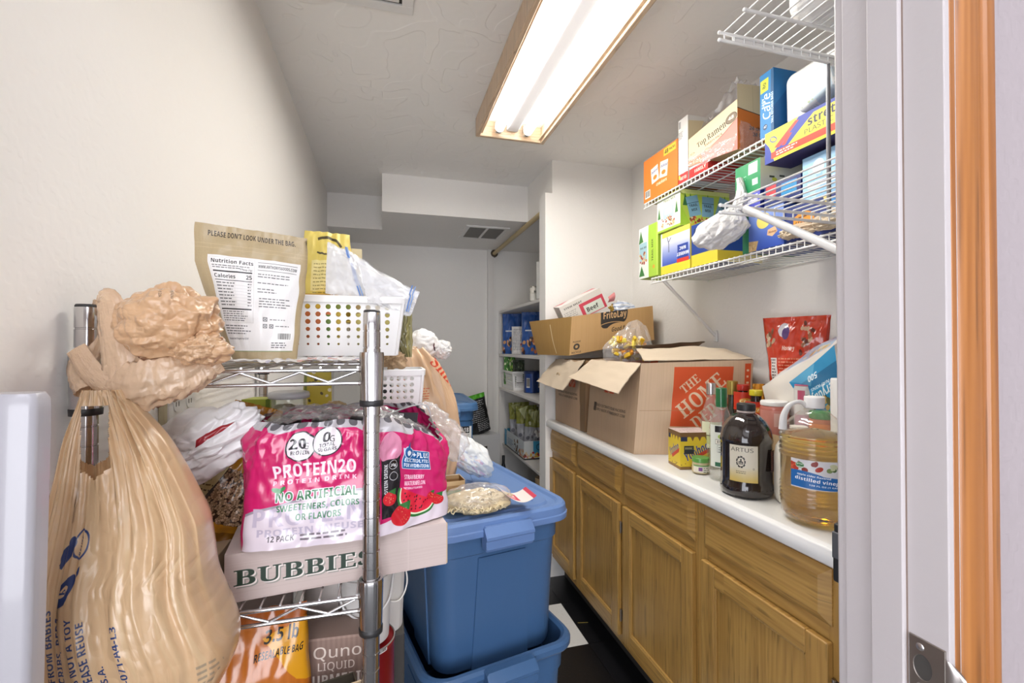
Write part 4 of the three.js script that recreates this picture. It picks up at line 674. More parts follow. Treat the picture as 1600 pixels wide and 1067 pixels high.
{ // shrink wrapped pack of pink drinks
  const P = [-0.075, midDeck + 0.0735, 0.84], t = thing('drink_pack', 'pink shrink wrapped twelve pack of drink bottles standing on the long white carton', 'drink pack', P);
  const foot = [[-0.197, 0.754], [-0.105, 0.745], [-0.010, 0.752], [0.05, 0.788], [0.106, 0.828], [0.085, 0.92], [0.02, 0.985], [-0.09, 0.985], [-0.185, 0.965], [-0.205, 0.86]], n = foot.length, H = 0.182;
  const curve = new THREE.CatmullRomCurve3(foot.map(([x, d]) => V(x, 0, -d)), true, 'catmullrom', 0.35);
  const pts = curve.getSpacedPoints(240).slice(0, 240), cen = V(-0.06, 0, -0.865);
  const find = (x, d) => { let b = 0, q = 9; pts.forEach((p, i) => { const e = hypot(p.x - x, p.z + d); if (e < q) { q = e; b = i; } }); return b / 240; };
  const uB = find(-0.006, 0.754), uC = find(0.106, 0.828);
  const g = sheet(240, 60, (u, v) => {
    const i = (u * 240) % 240, p = pts[floor(i) % 240], k0 = v > 0.8 ? 1 - 0.10 * pow((v - 0.8) / 0.2, 2) : 1 - 0.0 * v, bot = 1 + 0.02 * (1 - v);
    const dx = p.x - cen.x, dz = p.z - cen.z, l = hypot(dx, dz), q = u < uB ? u / uB : u < uC ? (u - uB) / (uC - uB) : 0.5;
    const wr = 0.004 * ridge(u * 26, v * 2.2, 3) * smooth(0.45, 1, v) + 0.0025 * ridge(u * 60, v * 5, 1) * smooth(0.3, 0.9, v) + 0.0015 * n3(u * 40, v * 6, 2) + 0.004 * abs(sin(u * 240 * 0.13)) * smooth(0.5, 0.9, v) - 0.004 * v;
    const k = k0 * bot * (l + wr) / l, slump = u > uB && u < uC ? 0.055 * q * q * v : u >= uC ? 0.05 * max(0, 1 - (u - uC) / 0.12) * v : 0;
    const inL = u < 0.03 ? 0.016 * v * v * (1 - u / 0.03) : u > 0.97 ? 0.016 * v * v * (1 - (1 - u) / 0.03) : 0;
    return [cen.x + dx * k + inL - P[0], H * v - slump + 0.004 * n3(u * 14, 1, 5) * v, cen.z + dz * k + P[2]];
  }, true);
  const CW = 2048, CH = 420;
  const map = canvasTex(CW, CH, (x, w, h) => {
    const pink = '#c51c62'; R(x, pink, 0, 0, w, h); const r = seeded(6), a = uB * w, b = uC * w;
    for (let i = 0; i < 60; i++) { x.globalAlpha = 0.06; R(x, r() > 0.5 ? '#ee5f98' : '#8e0f43', r() * w, 0, 6 + r() * 26, h); } x.globalAlpha = 1;
    // white sweep at the foot of both panels
    x.fillStyle = '#d9cdd6'; x.beginPath(); x.moveTo(0, h); x.lineTo(0, h * 0.735); x.quadraticCurveTo(a * 0.35, h * 0.60, a, h * 0.575); x.lineTo(a, h); x.fill(); x.strokeStyle = '#9c9aa2'; x.lineWidth = 8; x.beginPath(); x.moveTo(0, h * 0.725); x.quadraticCurveTo(a * 0.35, h * 0.59, a, h * 0.565); x.stroke();
    x.fillStyle = '#d9cdd6'; x.beginPath(); x.moveTo(a, h); x.lineTo(a, h * 0.90); x.quadraticCurveTo(lerp(a, b, 0.5), h * 0.86, b, h * 0.66); x.lineTo(b + 200, h * 0.6); x.lineTo(b + 200, h); x.fill();
    // ghost lettering
    T(x, 'PROTEIN', a * 0.47, h * 0.745, h * 0.2, { c: '#bdb2c4', w: a * 0.82 }); T(x, 'PROTEIN INFUSED', a * 0.52, h * 0.865, h * 0.08, { c: '#b6acbe', w: a * 0.84 });
    const ring = (px, py, rr) => { disc(x, '#e9e2e6', px, py, rr, rr * 1.06, 0, '#2c2c30', 4); };
    ring(a * 0.405, h * 0.185, h * 0.108); T(x, '20', a * 0.388, h * 0.165, h * 0.115, { c: '#26262a' }); T(x, 'G', a * 0.448, h * 0.183, h * 0.075, { c: '#26262a', n: 1 }); T(x, 'PROTEIN', a * 0.405, h * 0.236, h * 0.044, { c: '#26262a', w: a * 0.135 });
    ring(a * 0.60, h * 0.16, h * 0.108); T(x, '0', a * 0.59, h * 0.128, h * 0.105, { c: '#26262a' }); T(x, 'G', a * 0.635, h * 0.145, h * 0.07, { c: '#26262a', n: 1 }); T(x, 'TOTAL', a * 0.60, h * 0.19, h * 0.038, { c: '#26262a' }); T(x, 'SUGARS', a * 0.60, h * 0.226, h * 0.038, { c: '#26262a' });
    T(x, 'PROTEIN2O', a * 0.515, h * 0.375, h * 0.15, { c: '#eddfe6', w: a * 0.61 }); T(x, 'P R O T E I N  D R I N K', a * 0.515, h * 0.465, h * 0.05, { c: '#f0cbd9', w: a * 0.61 });
    T(x, 'NO ARTIFICIAL', a * 0.53, h * 0.585, h * 0.10, { c: '#1f6a3a', w: a * 0.60, s: '#efe9ec', sw: 6 }); disc(x, '#2e8a48', a * 0.245, h * 0.525, 16, 8, 0.5); disc(x, '#2e8a48', a * 0.275, h * 0.52, 14, 7, -0.6);
    T(x, 'SWEETENERS, COLORS', a * 0.54, h * 0.675, h * 0.068, { c: '#2c7346', w: a * 0.60 }); T(x, 'OR FLAVORS', a * 0.54, h * 0.755, h * 0.072, { c: '#2c7346', w: a * 0.33 });
    T(x, '12 PACK', a * 0.275, h * 0.915, h * 0.062, { c: '#3a3038', w: a * 0.19 }); fine(x, '#6a5f68', a * 0.41, h * 0.895, a * 0.34, 2, 14, 7, 4);
    // bottle picture at the fold, blue badge, flavour, fruit
    const bw = (b - a); R(x, '#1d1a1e', a + bw * 0.02, h * 0.30, bw * 0.24, h * 0.56); disc(x, '#d98ba8', a + bw * 0.13, h * 0.26, bw * 0.14, h * 0.14); R(x, '#1d1a1e', a + bw * 0.02, h * 0.36, bw * 0.24, h * 0.48); disc(x, '#1d1a1e', a + bw * 0.17, h * 0.41, 17, 17, 0, '#ccc', 2); T(x, '20g', a + bw * 0.17, h * 0.41, 15, { c: '#eee' }); disc(x, null, a + bw * 0.17, h * 0.51, 15, 15, 0, '#ccc', 2); T(x, 'PROTEIN DRINK', a + bw * 0.075, h * 0.55, 17, { c: '#d8d8d8', rot: -90 });
    R(x, '#1d5a96', a + bw * 0.30, h * 0.26, bw * 0.40, h * 0.185); x.strokeStyle = '#c6d6e6'; x.lineWidth = 3; x.strokeRect(a + bw * 0.30, h * 0.26, bw * 0.40, h * 0.185); T(x, '+PLUS', a + bw * 0.56, h * 0.30, 32, { c: '#eef3f8', w: bw * 0.26 }); T(x, 'ELECTROLYTES', a + bw * 0.5, h * 0.36, 21, { c: '#eef3f8', w: bw * 0.36 }); T(x, 'FOR HYDRATION', a + bw * 0.5, h * 0.41, 21, { c: '#eef3f8', w: bw * 0.36 });
    disc(x, '#1d5a96', a + bw * 0.37, h * 0.29, 19, 23, 0, '#c6d6e6', 3); poly(x, '#1d5a96', [[a + bw * 0.345, h * 0.26], [a + bw * 0.37, h * 0.185], [a + bw * 0.395, h * 0.26]]); disc(x, '#e8f0f6', a + bw * 0.37, h * 0.295, 9, 11);
    T(x, 'STRAWBERRY', a + bw * 0.47, h * 0.525, 25, { c: '#f3d6e0', w: bw * 0.30 }); T(x, 'WATERMELON', a + bw * 0.48, h * 0.585, 25, { c: '#f3d6e0', w: bw * 0.31 }); T(x, 'NATURALLY FLAVORED', a + bw * 0.45, h * 0.63, 12, { c: '#f3d6e0', w: bw * 0.27 });
    x.save(); x.translate(a + bw * 0.46, h * 0.76); x.rotate(0.45); x.fillStyle = '#2f6d34'; x.beginPath(); x.moveTo(-80, -26); x.lineTo(92, -26); x.arc(6, -26, 88, 0, PI); x.fill(); x.fillStyle = '#dfe8c8'; x.beginPath(); x.arc(6, -28, 80, 0, PI); x.fill(); x.fillStyle = '#d4203a'; x.beginPath(); x.arc(6, -30, 75, 0, PI); x.fill(); const q = seeded(3); for (let i = 0; i < 24; i++) { const an = PI * q(), rr = 66 * sqrt(q()); disc(x, '#34101a', 6 + rr * cos(an), -26 + rr * sin(an), 2.4, 3.6); } x.restore();
    for (const [px, py, rr] of [[0.27, 0.87, 40], [0.12, 0.70, 26], [0.80, 0.78, 27], [0.70, 0.73, 18]]) { disc(x, '#c8202c', a + bw * px, h * py, rr, rr * 0.95); poly(x, '#2e7034', [[a + bw * px - rr * 0.2, h * py - rr], [a + bw * px + rr, h * py - rr * 1.35], [a + bw * px + rr * 0.8, h * py - rr * 0.4]]); const z = seeded(px * 99); for (let i = 0; i < 14; i++) disc(x, '#e6a070', a + bw * px + (z() - 0.5) * rr * 1.4, h * py + (z() - 0.5) * rr * 1.4, 1.4); }
    // clear upper edge of the film with dark caps showing
    for (const [f, e] of [[0, a], [a, b]]) for (let i = 0; i <= 8; i++) { const px = lerp(f, e, i / 8); }
    x.fillStyle = '#b8b4b8'; x.beginPath(); x.moveTo(0, 0); for (let i = 0; i <= 60; i++) { const px = w * i / 60; x.lineTo(px, h * (0.02 + 0.045 * abs(sin(i * 0.55)) + (px > a * 0.85 && px < a * 1.35 ? 0.06 : 0))); } x.lineTo(w, 0); x.fill();
    for (let i = 0; i < 26; i++) { x.globalAlpha = 0.75; disc(x, '#3b383c', w * (0.015 + i * 0.021), h * 0.012, 15, 14); } x.globalAlpha = 1;
  });
  // first vertex of the loft lies at the left end of the front panel
  part('printed_wrap', g, phys('#ffffff', 0.22, { map, clearcoat: 0.5, clearcoatRoughness: 0.12 }), t);
  // twelve dark caps below a clear sagging top film
  for (let i = 0; i < 4; i++) for (let j = 0; j < 3; j++) { const cx = -0.172 + 0.062 * i + 0.004 * j, cd = 0.79 + 0.064 * j + 0.012 * i, dr = max(0, (cx - 0.0)) * 0.5; part('bottle_cap', lathe([[0, 0.152], [0.016, 0.152], [0.016, 0.158], [0.017, 0.158], [0.017, 0.172], [0.015, 0.175], [0, 0.175]], 20).translate(cx - P[0], -dr - 0.004, -cd + P[2]), M.black, t); }
  part('top_film', sheet(50, 40, (u, v) => { const x = lerp(-0.178, 0.085, u), d = lerp(0.772, 0.965, v) + 0.05 * u * (1 - v), y = 0.176 + 0.010 * abs(ridge(u * 3.2, v * 2.6, 4)) - 0.05 * pow(max(0, u - 0.55) / 0.45, 1.6) + 0.003 * ridge(u * 9, v * 9, 2); return [x - P[0], y, -d + P[2]]; }), M.clear, t);
}
solo('plain_carton', 'plain brown carton standing behind the pink drink pack, carrying the lidded jar', 'carton', boxUV(box(0.25, 0.205, 0.24, 0, 0.1025, 0, 0.003)), M.card, [-0.215, midDeck + 0.001, 1.16]);
const stackY = midDeck + 0.207;
{ // glass jar with hazy lid
  const t = thing('glass_jar', 'round glass jar with a hazy grey lid behind the pink drink pack', 'jar', [-0.197, stackY, 1.075]);
  part('glass', lathe([[0, 0.001], [0.034, 0.001], [0.036, 0.006], [0.036, 0.05], [0.033, 0.056], [0.031, 0.056], [0.034, 0.048], [0.034, 0.008], [0, 0.006]], 36), phys(new THREE.Color(0.95, 0.96, 0.93), 0.05, { transmission: 0.9, thickness: 0 }), t);
  part('contents', lump(0.031, 0.016, 0.031, 0.1, 3, 4, 16).translate(0, 0.026, 0), std('#9a9862', 0.6), t);
  part('lid', lathe([[0, 0.068], [0.032, 0.068], [0.039, 0.066], [0.041, 0.06], [0.0405, 0.054], [0.036, 0.053]], 40), phys(new THREE.Color(0.6, 0.62, 0.64), 0.3, { clearcoat: 0.3 }), t);
}
printBox('tea_carton', 'yellow patterned carton standing behind the glass jar', 'carton', [-0.16, stackY, 1.225], 8, [0.06, 0.105, 0.06], { front: (x, w, h) => { R(x, '#c8b536', 0, 0, w, h); blobs(x, ['#e9e4d0', '#4d4522'], 0, 0, w, h, 14, 4, 8, 2); R(x, '#7d8a30', 0, 0, w * 0.1, h); }, side: '#b5a22c', top: '#cabb44' });
printBox('green_carton', 'small lime green carton corner beside the glass jar', 'carton', [-0.265, stackY, 1.12], -12, [0.05, 0.05, 0.05], { front: '#a9b83c', side: '#6f8a2c', top: '#c3cc5a' });
solo('snack_packet', 'small tan crinkled packet behind the pink drink pack, beside the post', 'packet', lump(0.022, 0.018, 0.016, 0.14, 2.5, 3, 18), phys(new THREE.Color(0.5, 0.36, 0.18), 0.3), [-0.107, stackY + 0.028, 1.09]);
{ const t = thing('dark_lid_tub', 'tub with a dark grey lid behind the pink drink pack', 'tub', [-0.143, stackY, 1.06]); part('tub', lathe([[0, 0], [0.024, 0], [0.027, 0.02], [0, 0.02]], 28), M.white, t); part('lid', lathe([[0.0275, 0.017], [0.029, 0.02], [0.029, 0.026], [0.024, 0.03], [0, 0.031]], 28), std('#4b4b50', 0.4), t); }
printBox('spice_carton', 'small black and orange carton behind the pink drink pack, next to the post', 'carton', [-0.072, midDeck + 0.18, 1.06], 0, [0.034, 0.055, 0.05], { front: (x, w, h) => { R(x, '#26242a', 0, 0, w * 0.5, h); R(x, '#d08a2a', w * 0.5, 0, w * 0.5, h); R(x, '#e9c8a0', w * 0.1, h * 0.15, w * 0.3, h * 0.12); }, side: '#c07a20', top: '#39363a' });
solo('plain_carton', 'plain brown carton behind the pink drink pack, under the small black and orange carton', 'carton', boxUV(box(0.07, 0.178, 0.16, 0, 0.089, 0, 0.003)), M.card, [-0.05, midDeck + 0.001, 1.10]);
{ // white carrier bag with red print
  const map = canvasTex(512, 512, (x, w, h) => { R(x, '#eeecec', 0, 0, w, h); poly(x, '#a01f2a', [[262, 158], [300, 118], [378, 104], [420, 118], [392, 150], [330, 176], [306, 204], [276, 220]]); x.globalAlpha = 0.5; poly(x, '#e9d9d9', [[300, 140], [360, 128], [352, 142], [310, 158]]); x.globalAlpha = 1; });
  const g = lump(0.072, 0.056, 0.04, 0.17, 1.7, 12, 64, (x, y, z) => [x + 0.35 * y, y + 0.28 * x * (x > 0 ? 1 : 0.3), z]);
  solo('white_carrier_bag', 'puffed white plastic bag with a red printed mark over the bean bag', 'plastic bag', g, phys('#ffffff', 0.3, { map, transmission: 0.2, thickness: 0, clearcoat: 0.4, clearcoatRoughness: 0.2, side: THREE.DoubleSide }), [-0.272, 1.188, 0.80], 0);
}
{ // mustard bean bag with a window, leaning right
  const map = canvasTex(600, 1000, (x, w, h) => {
    R(x, '#b27a1c', 0, 0, w, h); R(x, '#7c5212', 0, h * 0.93, w, h * 0.07); poly(x, '#c8bf8e', [[0, 240], [190, 330], [250, 520], [130, 720], [0, 760]]); fine(x, '#5c5638', 15, 400, 170, 7, 42, 12, 8);
    poly(x, '#37261a', [[236, 470], [420, 500], [520, 720], [500, 880], [120, 850], [130, 730]]); const r = seeded(14); for (let i = 0; i < 700; i++) { const px = 130 + r() * 390, py = 480 + r() * 390; if (px < 250 - (py - 470) * 0.35 || px > 415 + (py - 500) * 0.35) continue; disc(x, ['#b89a78', '#a5886a', '#cdb08c', '#8d7256', '#c0a284'][floor(r() * 5)], px, py, 11, 9, r() * 3, '#6a523c', 2); }
    poly(x, '#a59a70', [[440, 60], [600, 40], [600, 460], [540, 420], [470, 240]]); poly(x, '#4a4430', [[560, 420], [600, 430], [600, 1000], [470, 1000]]); R(x, '#2c3f52', 500, 800, 60, 70); fine(x, '#5c5638', 470, 120, 100, 6, 36, 10, 9);
  });
  const g = pouch(0.125, 0.225, 0.06, { top: 0.62, bottom: 1, wrinkle: 0.005, seed: 6, gusset: 0.8, belly: 0.4, seam: 0.02 });
  const m = solo('bean_bag', 'mustard plastic bag of brown beans with a clear window, leaning against the pink drink pack', 'bag', g, phys('#ffffff', 0.25, { map, clearcoat: 0.4, clearcoatRoughness: 0.2 }), [-0.282, midDeck + 0.054, 0.88], 14); m.rotation.z = -0.33;
}
solo('plain_carton', 'low brown carton under the bean bag at the left end of the middle chrome shelf', 'carton', boxUV(box(0.08, 0.05, 0.17, 0, 0.025, 0, 0.002)), M.card, [-0.285, midDeck + 0.001, 0.88]);
// ---- lower shelf, cut off by the bottom edge
const lowDeck = 0.6155;
{
  const map = canvasTex(700, 900, (x, w, h) => { R(x, '#b5651f', 0, 0, w, h); for (let i = 0; i < 40; i++) { x.globalAlpha = 0.07; R(x, i % 2 ? '#e09a3c' : '#7d3a10', (i * 97) % w, 0, 30, h); } x.globalAlpha = 1; poly(x, '#d3951f', [[700, 60], [700, 330], [620, 300], [440, 110]]); R(x, '#9c5016', 0, 0, w, 60); T(x, '3.5 lb', 545, 108, 74, { c: '#1d1712', i: 1, w: 200 }); T(x, 'RESEALABLE BAG', 530, 176, 40, { c: '#1d1712', i: 1, w: 280 }); disc(x, '#5a2415', 160, 660, 150, 110, 0, '#d9b48a', 10); T(x, 'MAMA', 160, 660, 80, { c: '#dcb894', w: 230 }); });
  const g = pouch(0.17, 0.325, 0.055, { wrinkle: 0.004, seed: 16, gusset: 0.8, belly: 0.4 });
  const m = solo('resealable_bag', 'large orange resealable food bag with black lettering on the lower chrome shelf', 'bag', g, phys('#ffffff', 0.24, { map, clearcoat: 0.5, clearcoatRoughness: 0.15 }), [-0.185, lowDeck + 0.002, 0.779], 4); m.rotation.z = 0.05;
}
function tub(name, label, pos, r, h, draw, lid = '#d9d6d2', turn = 0) {
  const t = thing(name, label, 'tub', pos, turn), map = canvasTex(800, 400, (x, w, hh) => { R(x, '#d8cfc9', 0, 0, w, hh); draw?.(x, w, hh); });
  part('body', lathe([[0, 0], [r - 0.006, 0], [r, 0.006], [r, h - 0.03], [r - 0.002, h - 0.028]], 48), std('#ffffff', 0.45, { map }), t);
  part('lid', lathe([[r - 0.002, h - 0.03], [r + 0.003, h - 0.028], [r + 0.003, h - 0.003], [r - 0.001, h], [r - 0.01, h - 0.003], [0, h - 0.003]], 48), std(lid, 0.4), t); return t;
}
// lathe u = 0 faces away along -z... text is drawn round the u of the side that faces the doorway
tub('food_tub', 'large white tub with black chart lettering behind the orange bag', [-0.092, lowDeck + 0.001, 1.0], 0.062, 0.305, (x, w, h) => { const a = w * 0.06; T(x, 'CONVERSION CHART', a + 60, h * 0.30, 17, { c: '#3a3030' }); x.strokeStyle = '#55484a'; x.lineWidth = 2; x.strokeRect(a - 30, h * 0.26, 180, 34); R(x, '#1d1a1a', a - 10, h * 0.48, 150, 56); T(x, 'INULIN AND', a + 62, h * 0.535, 20, { c: '#e8e0dc' }); fine(x, '#6a5c5a', a - 20, h * 0.66, 170, 6, 15, 6, 3); fine(x, '#6a5c5a', a - 20, h * 0.4, 150, 2, 12, 5, 3); }, '#d9d2cc', 0);
tub('food_tub', 'white tub with grey lettering behind the orange bag, left of the larger tub', [-0.222, lowDeck + 0.001, 0.975], 0.052, 0.31, (x, w, h) => { T(x, 'OATS', w * 0.1, h * 0.16, 40, { c: '#4a4448' }); T(x, 'OATS', w * 0.9, h * 0.16, 40, { c: '#4a4448' }); }, '#cfc8c4');
printBox('supplement_carton', 'copper and grey supplement carton on the lower chrome shelf in front of the tubs', 'carton', [-0.080, lowDeck + 0.001, 0.845], -4, [0.12, 0.248, 0.06], { front: (x, w, h) => { R(x, '#8d7468', 0, 0, w, h); R(x, '#a08678', 0, 0, w, h * 0.02); for (let i = 0; i < 30; i++) { x.globalAlpha = 0.08; R(x, i % 2 ? '#cbb4a6' : '#5a463c', w * i / 30, 0, w / 30, h); } x.globalAlpha = 1; T(x, 'Qunol', w * 0.60, h * 0.10, h * 0.10, { c: '#e6d8cc', n: 1, w: w * 0.72 }); T(x, 'LIQUID', w * 0.55, h * 0.19, h * 0.07, { c: '#e6d8cc', n: 1, w: w * 0.5 }); T(x, 'TURMERIC', w * 0.56, h * 0.275, h * 0.095, { c: '#efe3d8', w: w * 0.84 }); R(x, '#cbbcae', w * 0.3, h * 0.335, w * 0.7, h * 0.06); T(x, 'ABSORPTION', w * 0.66, h * 0.365, h * 0.045, { c: '#3a2c26', w: w * 0.5 }); R(x, '#b05a26', 0, h * 0.4, w, h * 0.6); }, side: '#6f5a50', top: '#9c8478' }, { s: 3000 });
{ const t = thing('open_carton', 'small open brown carton at the bottom edge in front of the supplement carton', 'carton', [-0.072, lowDeck + 0.001, 0.768], 14); const w = 0.06, h = 0.198, d = 0.04; part('walls', merge([boxUV(box(w, h, 0.003, 0, h / 2, d / 2)), boxUV(box(w, h, 0.003, 0, h / 2, -d / 2)), boxUV(box(0.003, h, d, w / 2, h / 2, 0)), boxUV(box(0.003, h, d, -w / 2, h / 2, 0)), boxUV(box(w, 0.003, d, 0, 0.0015, 0))]), std(new THREE.Color(0.1, 0.085, 0.06), 0.8), t); part('flap', boxUV(box(w, 0.002, 0.03, 0, 0, 0.015)).rotateX(-0.9).translate(0, h, d / 2), M.card, t); }
{ // red can with white bucket on it and another behind
  const map = canvasTex(1024, 512, (x, w, h) => { R(x, '#9c1a1c', 0, 0, w, h); R(x, '#c9c2bc', 0, 0, w, 22); R(x, '#7c1014', 0, h * 0.5, w, h * 0.5); for (const a of [0.02, 0.52]) { barcode(x, w * a + 60, h * 0.2, 110, 150, 4); R(x, '#e8e2da', w * a + 30, h * 0.3, 22, 90); } });
  const t = thing('food_can', 'large red food can with a barcode beside the front post, under the white bucket', 'can', [-0.034, lowDeck + 0.001, 0.90], -20);
  part('can', lathe([[0, 0.001], [0.05, 0.001], [0.053, 0.004], [0.0525, 0.012], [0.052, 0.178], [0.0535, 0.183], [0.0535, 0.188], [0.051, 0.188], [0.050, 0.183], [0, 0.183]], 56), std('#ffffff', 0.3, { map, metalness: 0.1 }), t);
  part('rim', new THREE.TorusGeometry(0.0525, 0.0016, 8, 56).rotateX(PI / 2).translate(0, 0.188, 0), M.chromeSoft, t);
  const b = (pos, label, r, h, turn) => { const q = thing('plastic_bucket', label, 'bucket', pos, turn); part('bucket', skin([[0, r * 0.88], [h * 0.86, r], [h * 0.865, r + 0.004], [h * 0.92, r + 0.004], [h * 0.925, r + 0.001], [h, r + 0.003], [h, r - 0.001], [h * 0.9, r - 0.004]].map(([y, k]) => ({ y, pts: rrect(2 * k, 2 * k, k * 0.999, 10) })), true, true, 0.4), phys(new THREE.Color(0.80, 0.78, 0.75), 0.4, { transmission: 0.1, thickness: 0 }), q); part('handle', tube([[r + 0.004, h * 0.88, 0], [r * 0.8, h * 0.55, r * 0.75], [0, h * 0.42, r * 1.06], [-r * 0.8, h * 0.55, r * 0.75], [-r - 0.004, h * 0.88, 0]], 0.0018, 40, 6), M.white, q); return q; };
  b([-0.032, lowDeck + 0.191, 0.902], 'white plastic bucket standing on the red can behind the front post', 0.046, 0.132, 0);
  b([-0.002, lowDeck + 0.133, 1.03], 'second white plastic bucket behind the one on the red can, beside the blue tote', 0.045, 0.155, 40);
  solo('plain_carton', 'small dark carton on the lower chrome shelf under the second white bucket', 'carton', boxUV(box(0.085, 0.131, 0.085, 0, 0.0655, 0, 0.003)), M.dark, [-0.002, lowDeck + 0.001, 1.03]);
}
// ---- beyond the unit: basket, film, grocery bag, things on the tote lid
const lidY = 0.868;
{ // tan grocery bag with red script
  const p = [0.118, lidY + 0.002, 1.565], t = thing('grocery_bag', 'tall tan plastic grocery bag with red script lettering standing on the tote lid', 'plastic bag', p);
  const rows = [[0, 0.085, 0.06, 0.015], [0.12, 0.105, 0.075, 0.02], [0.2, 0.110, 0.085, 0.022], [0.3, 0.100, 0.085, 0.010], [0.40, 0.088, 0.08, -0.012], [0.445, 0.078, 0.07, -0.024], [0.47, 0.055, 0.05, -0.035]];
  const g = sheet(110, 70, (u, v) => { const y = 0.47 * v, [hw, hd, ox] = table(rows, y), a = u * 2 * PI, c = cos(a), s = sin(a), fo = 0.006 * ridge(c * 3 + y * 2, y * 2, s > 0 ? 1 : 4) + 0.004 * ridge(c * 7, y * 5, s) ; return [ox + (hw + fo) * sign(c) * pow(abs(c), 0.75), y + 0.012 * n3(c * 2, s * 2, 3) * v - (c > 0 ? 0.02 * v * c : 0), -(hd + fo) * sign(s) * pow(abs(s), 0.75)]; }, true);
  const uv = g.attributes.uv, gp = g.attributes.position; for (let i = 0; i < uv.count; i++) uv.setXY(i, clamp(0.5 + gp.getX(i) / 0.24, 0, 1), clamp(gp.getY(i) / 0.47, 0, 1));
  const map = canvasTex(600, 1200, (x, w, h) => { R(x, '#dcb894', 0, 0, w, h); const r = seeded(8); for (let i = 0; i < 60; i++) { x.globalAlpha = 0.07; x.save(); x.translate(r() * w, r() * h); x.rotate(0.9); R(x, i % 2 ? '#f4dfc4' : '#b98a60', -300, 0, 600, 4 + r() * 8); x.restore(); } x.globalAlpha = 1; T(x, 'Smith\u2019s', 375, 90, 130, { a: 'left', c: '#cf4426', rot: 48, f: 'serif', i: 1 }); disc(x, '#d9583a', 165, 270, 36, 36); fine(x, '#d0704e', 200, 330, 160, 5, 20, 8, 3); });
  part('bag_body', g, phys('#ffffff', 0.38, { map, transmission: 0.18, thickness: 0, side: THREE.DoubleSide }), t);
  part('gathered_top', lump(0.055, 0.022, 0.05, 0.2, 2.6, 17, 24).translate(-0.05, 0.455, 0.01), M.tanBag, t);
  const wmap = canvasTex(256, 256, (x, w, h) => { R(x, '#efeeed', 0, 0, w, h); T(x, 'Hot', 80, 190, 30, { c: '#4a4548', rot: 40 }); R(x, '#5c2a30', 196, 120, 12, 46); R(x, '#3c3036', 204, 150, 12, 30); });
  solo('white_bag', 'taller white knotted plastic bag sticking up out of the tan grocery bag', 'plastic bag', lump(0.05, 0.056, 0.045, 0.07, 1.8, 41, 36), phys('#ffffff', 0.3, { map: wmap, transmission: 0.18, thickness: 0, side: THREE.DoubleSide }), [0.130, 1.350, 1.585]);
  solo('white_bag', 'smaller white plastic bag at the right of the taller one in the tan grocery bag', 'plastic bag', lump(0.032, 0.034, 0.032, 0.08, 2, 47, 30), M.whiteBag, [0.190, 1.330, 1.595]);
}
{ // lower basket with things inside, and dark corrugated board beside it
  const p = [0.022, 1.176, 1.13];
  basket('plastic_basket', 'white perforated plastic basket behind the front post, below the tan grocery bag', p, 0, 0.125, 0.115, 0.12, 0.008, 6, 6);
  solo('brown_wrap', 'bunched brown paper wrapper beside the post above the lower white basket', 'wrapper', lump(0.032, 0.026, 0.03, 0.22, 2.4, 21, 22), std(new THREE.Color(0.5, 0.34, 0.2), 0.6), [0.018, 1.31, 1.2]);
  solo('plain_carton', 'plain brown carton under the lower white basket', 'carton', boxUV(box(0.10, 0.30, 0.13, 0, 0.15, 0, 0.003)), M.card, [0.06, lidY + 0.003, 1.36]);
  { const t = thing('spice_jar', 'small dark spice jar in the lower white basket', 'jar', [0.0, p[1] + 0.006, 1.10]); part('jar', lathe([[0, 0], [0.014, 0], [0.015, 0.004], [0.015, 0.05], [0.012, 0.055], [0, 0.055]], 20), std('#3c4a2a', 0.3), t); part('cap', lathe([[0, 0.055], [0.0145, 0.055], [0.0145, 0.072], [0, 0.073]], 20), M.black, t); }
}
{ // clear plastic wrapping with a black care tag
  const p = [0.108, 1.172, 1.06], t = thing('clear_wrapping', 'crumpled clear plastic wrapping with a black printed tag behind the pink drink pack', 'plastic wrap', p);
  part('crumpled_film', lump(0.075, 0.062, 0.065, 0.18, 2.2, 23, 56, (x, y, z) => [x - 0.25 * y, y - 0.3 * max(0, x), z]), phys(new THREE.Color(0.96, 0.96, 0.97), 0.08, { transmission: 0.8, clearcoat: 0.5, thickness: 0, side: THREE.DoubleSide }), t);
  const map = canvasTex(256, 192, (x, w, h) => { R(x, '#2c2a2e', 0, 0, w, h); fine(x, '#dcdad8', 12, 20, 110, 9, 17, 7, 3); R(x, '#c9c7c6', 132, 10, 30, h - 20); fine(x, '#555', 136, 16, 22, 10, 16, 6, 5); disc(x, '#dcdad8', 215, 120, 14); });
  const m = part('printed_tag', box(0.075, 0.05, 0.0012, 0, 0, 0), std('#ffffff', 0.35, { map }), t); m.position.set(-0.085, 0.02, 0.145); m.rotation.set(-0.5, -0.25, -0.15);
  part('film_edge', tube([[-0.14, 0.022, 0.14], [-0.09, 0.045, 0.14], [-0.03, 0.055, 0.14], [-0.022, 0.02, 0.14], [-0.04, 0.0, 0.15]], 0.0016, 40, 6), M.whiteBag, t);
  part('film_edge', tube([[-0.135, 0.02, 0.14], [-0.09, -0.01, 0.16], [-0.05, -0.04, 0.165], [-0.01, -0.065, 0.165]], 0.0018, 40, 6), M.whiteBag, t);
}
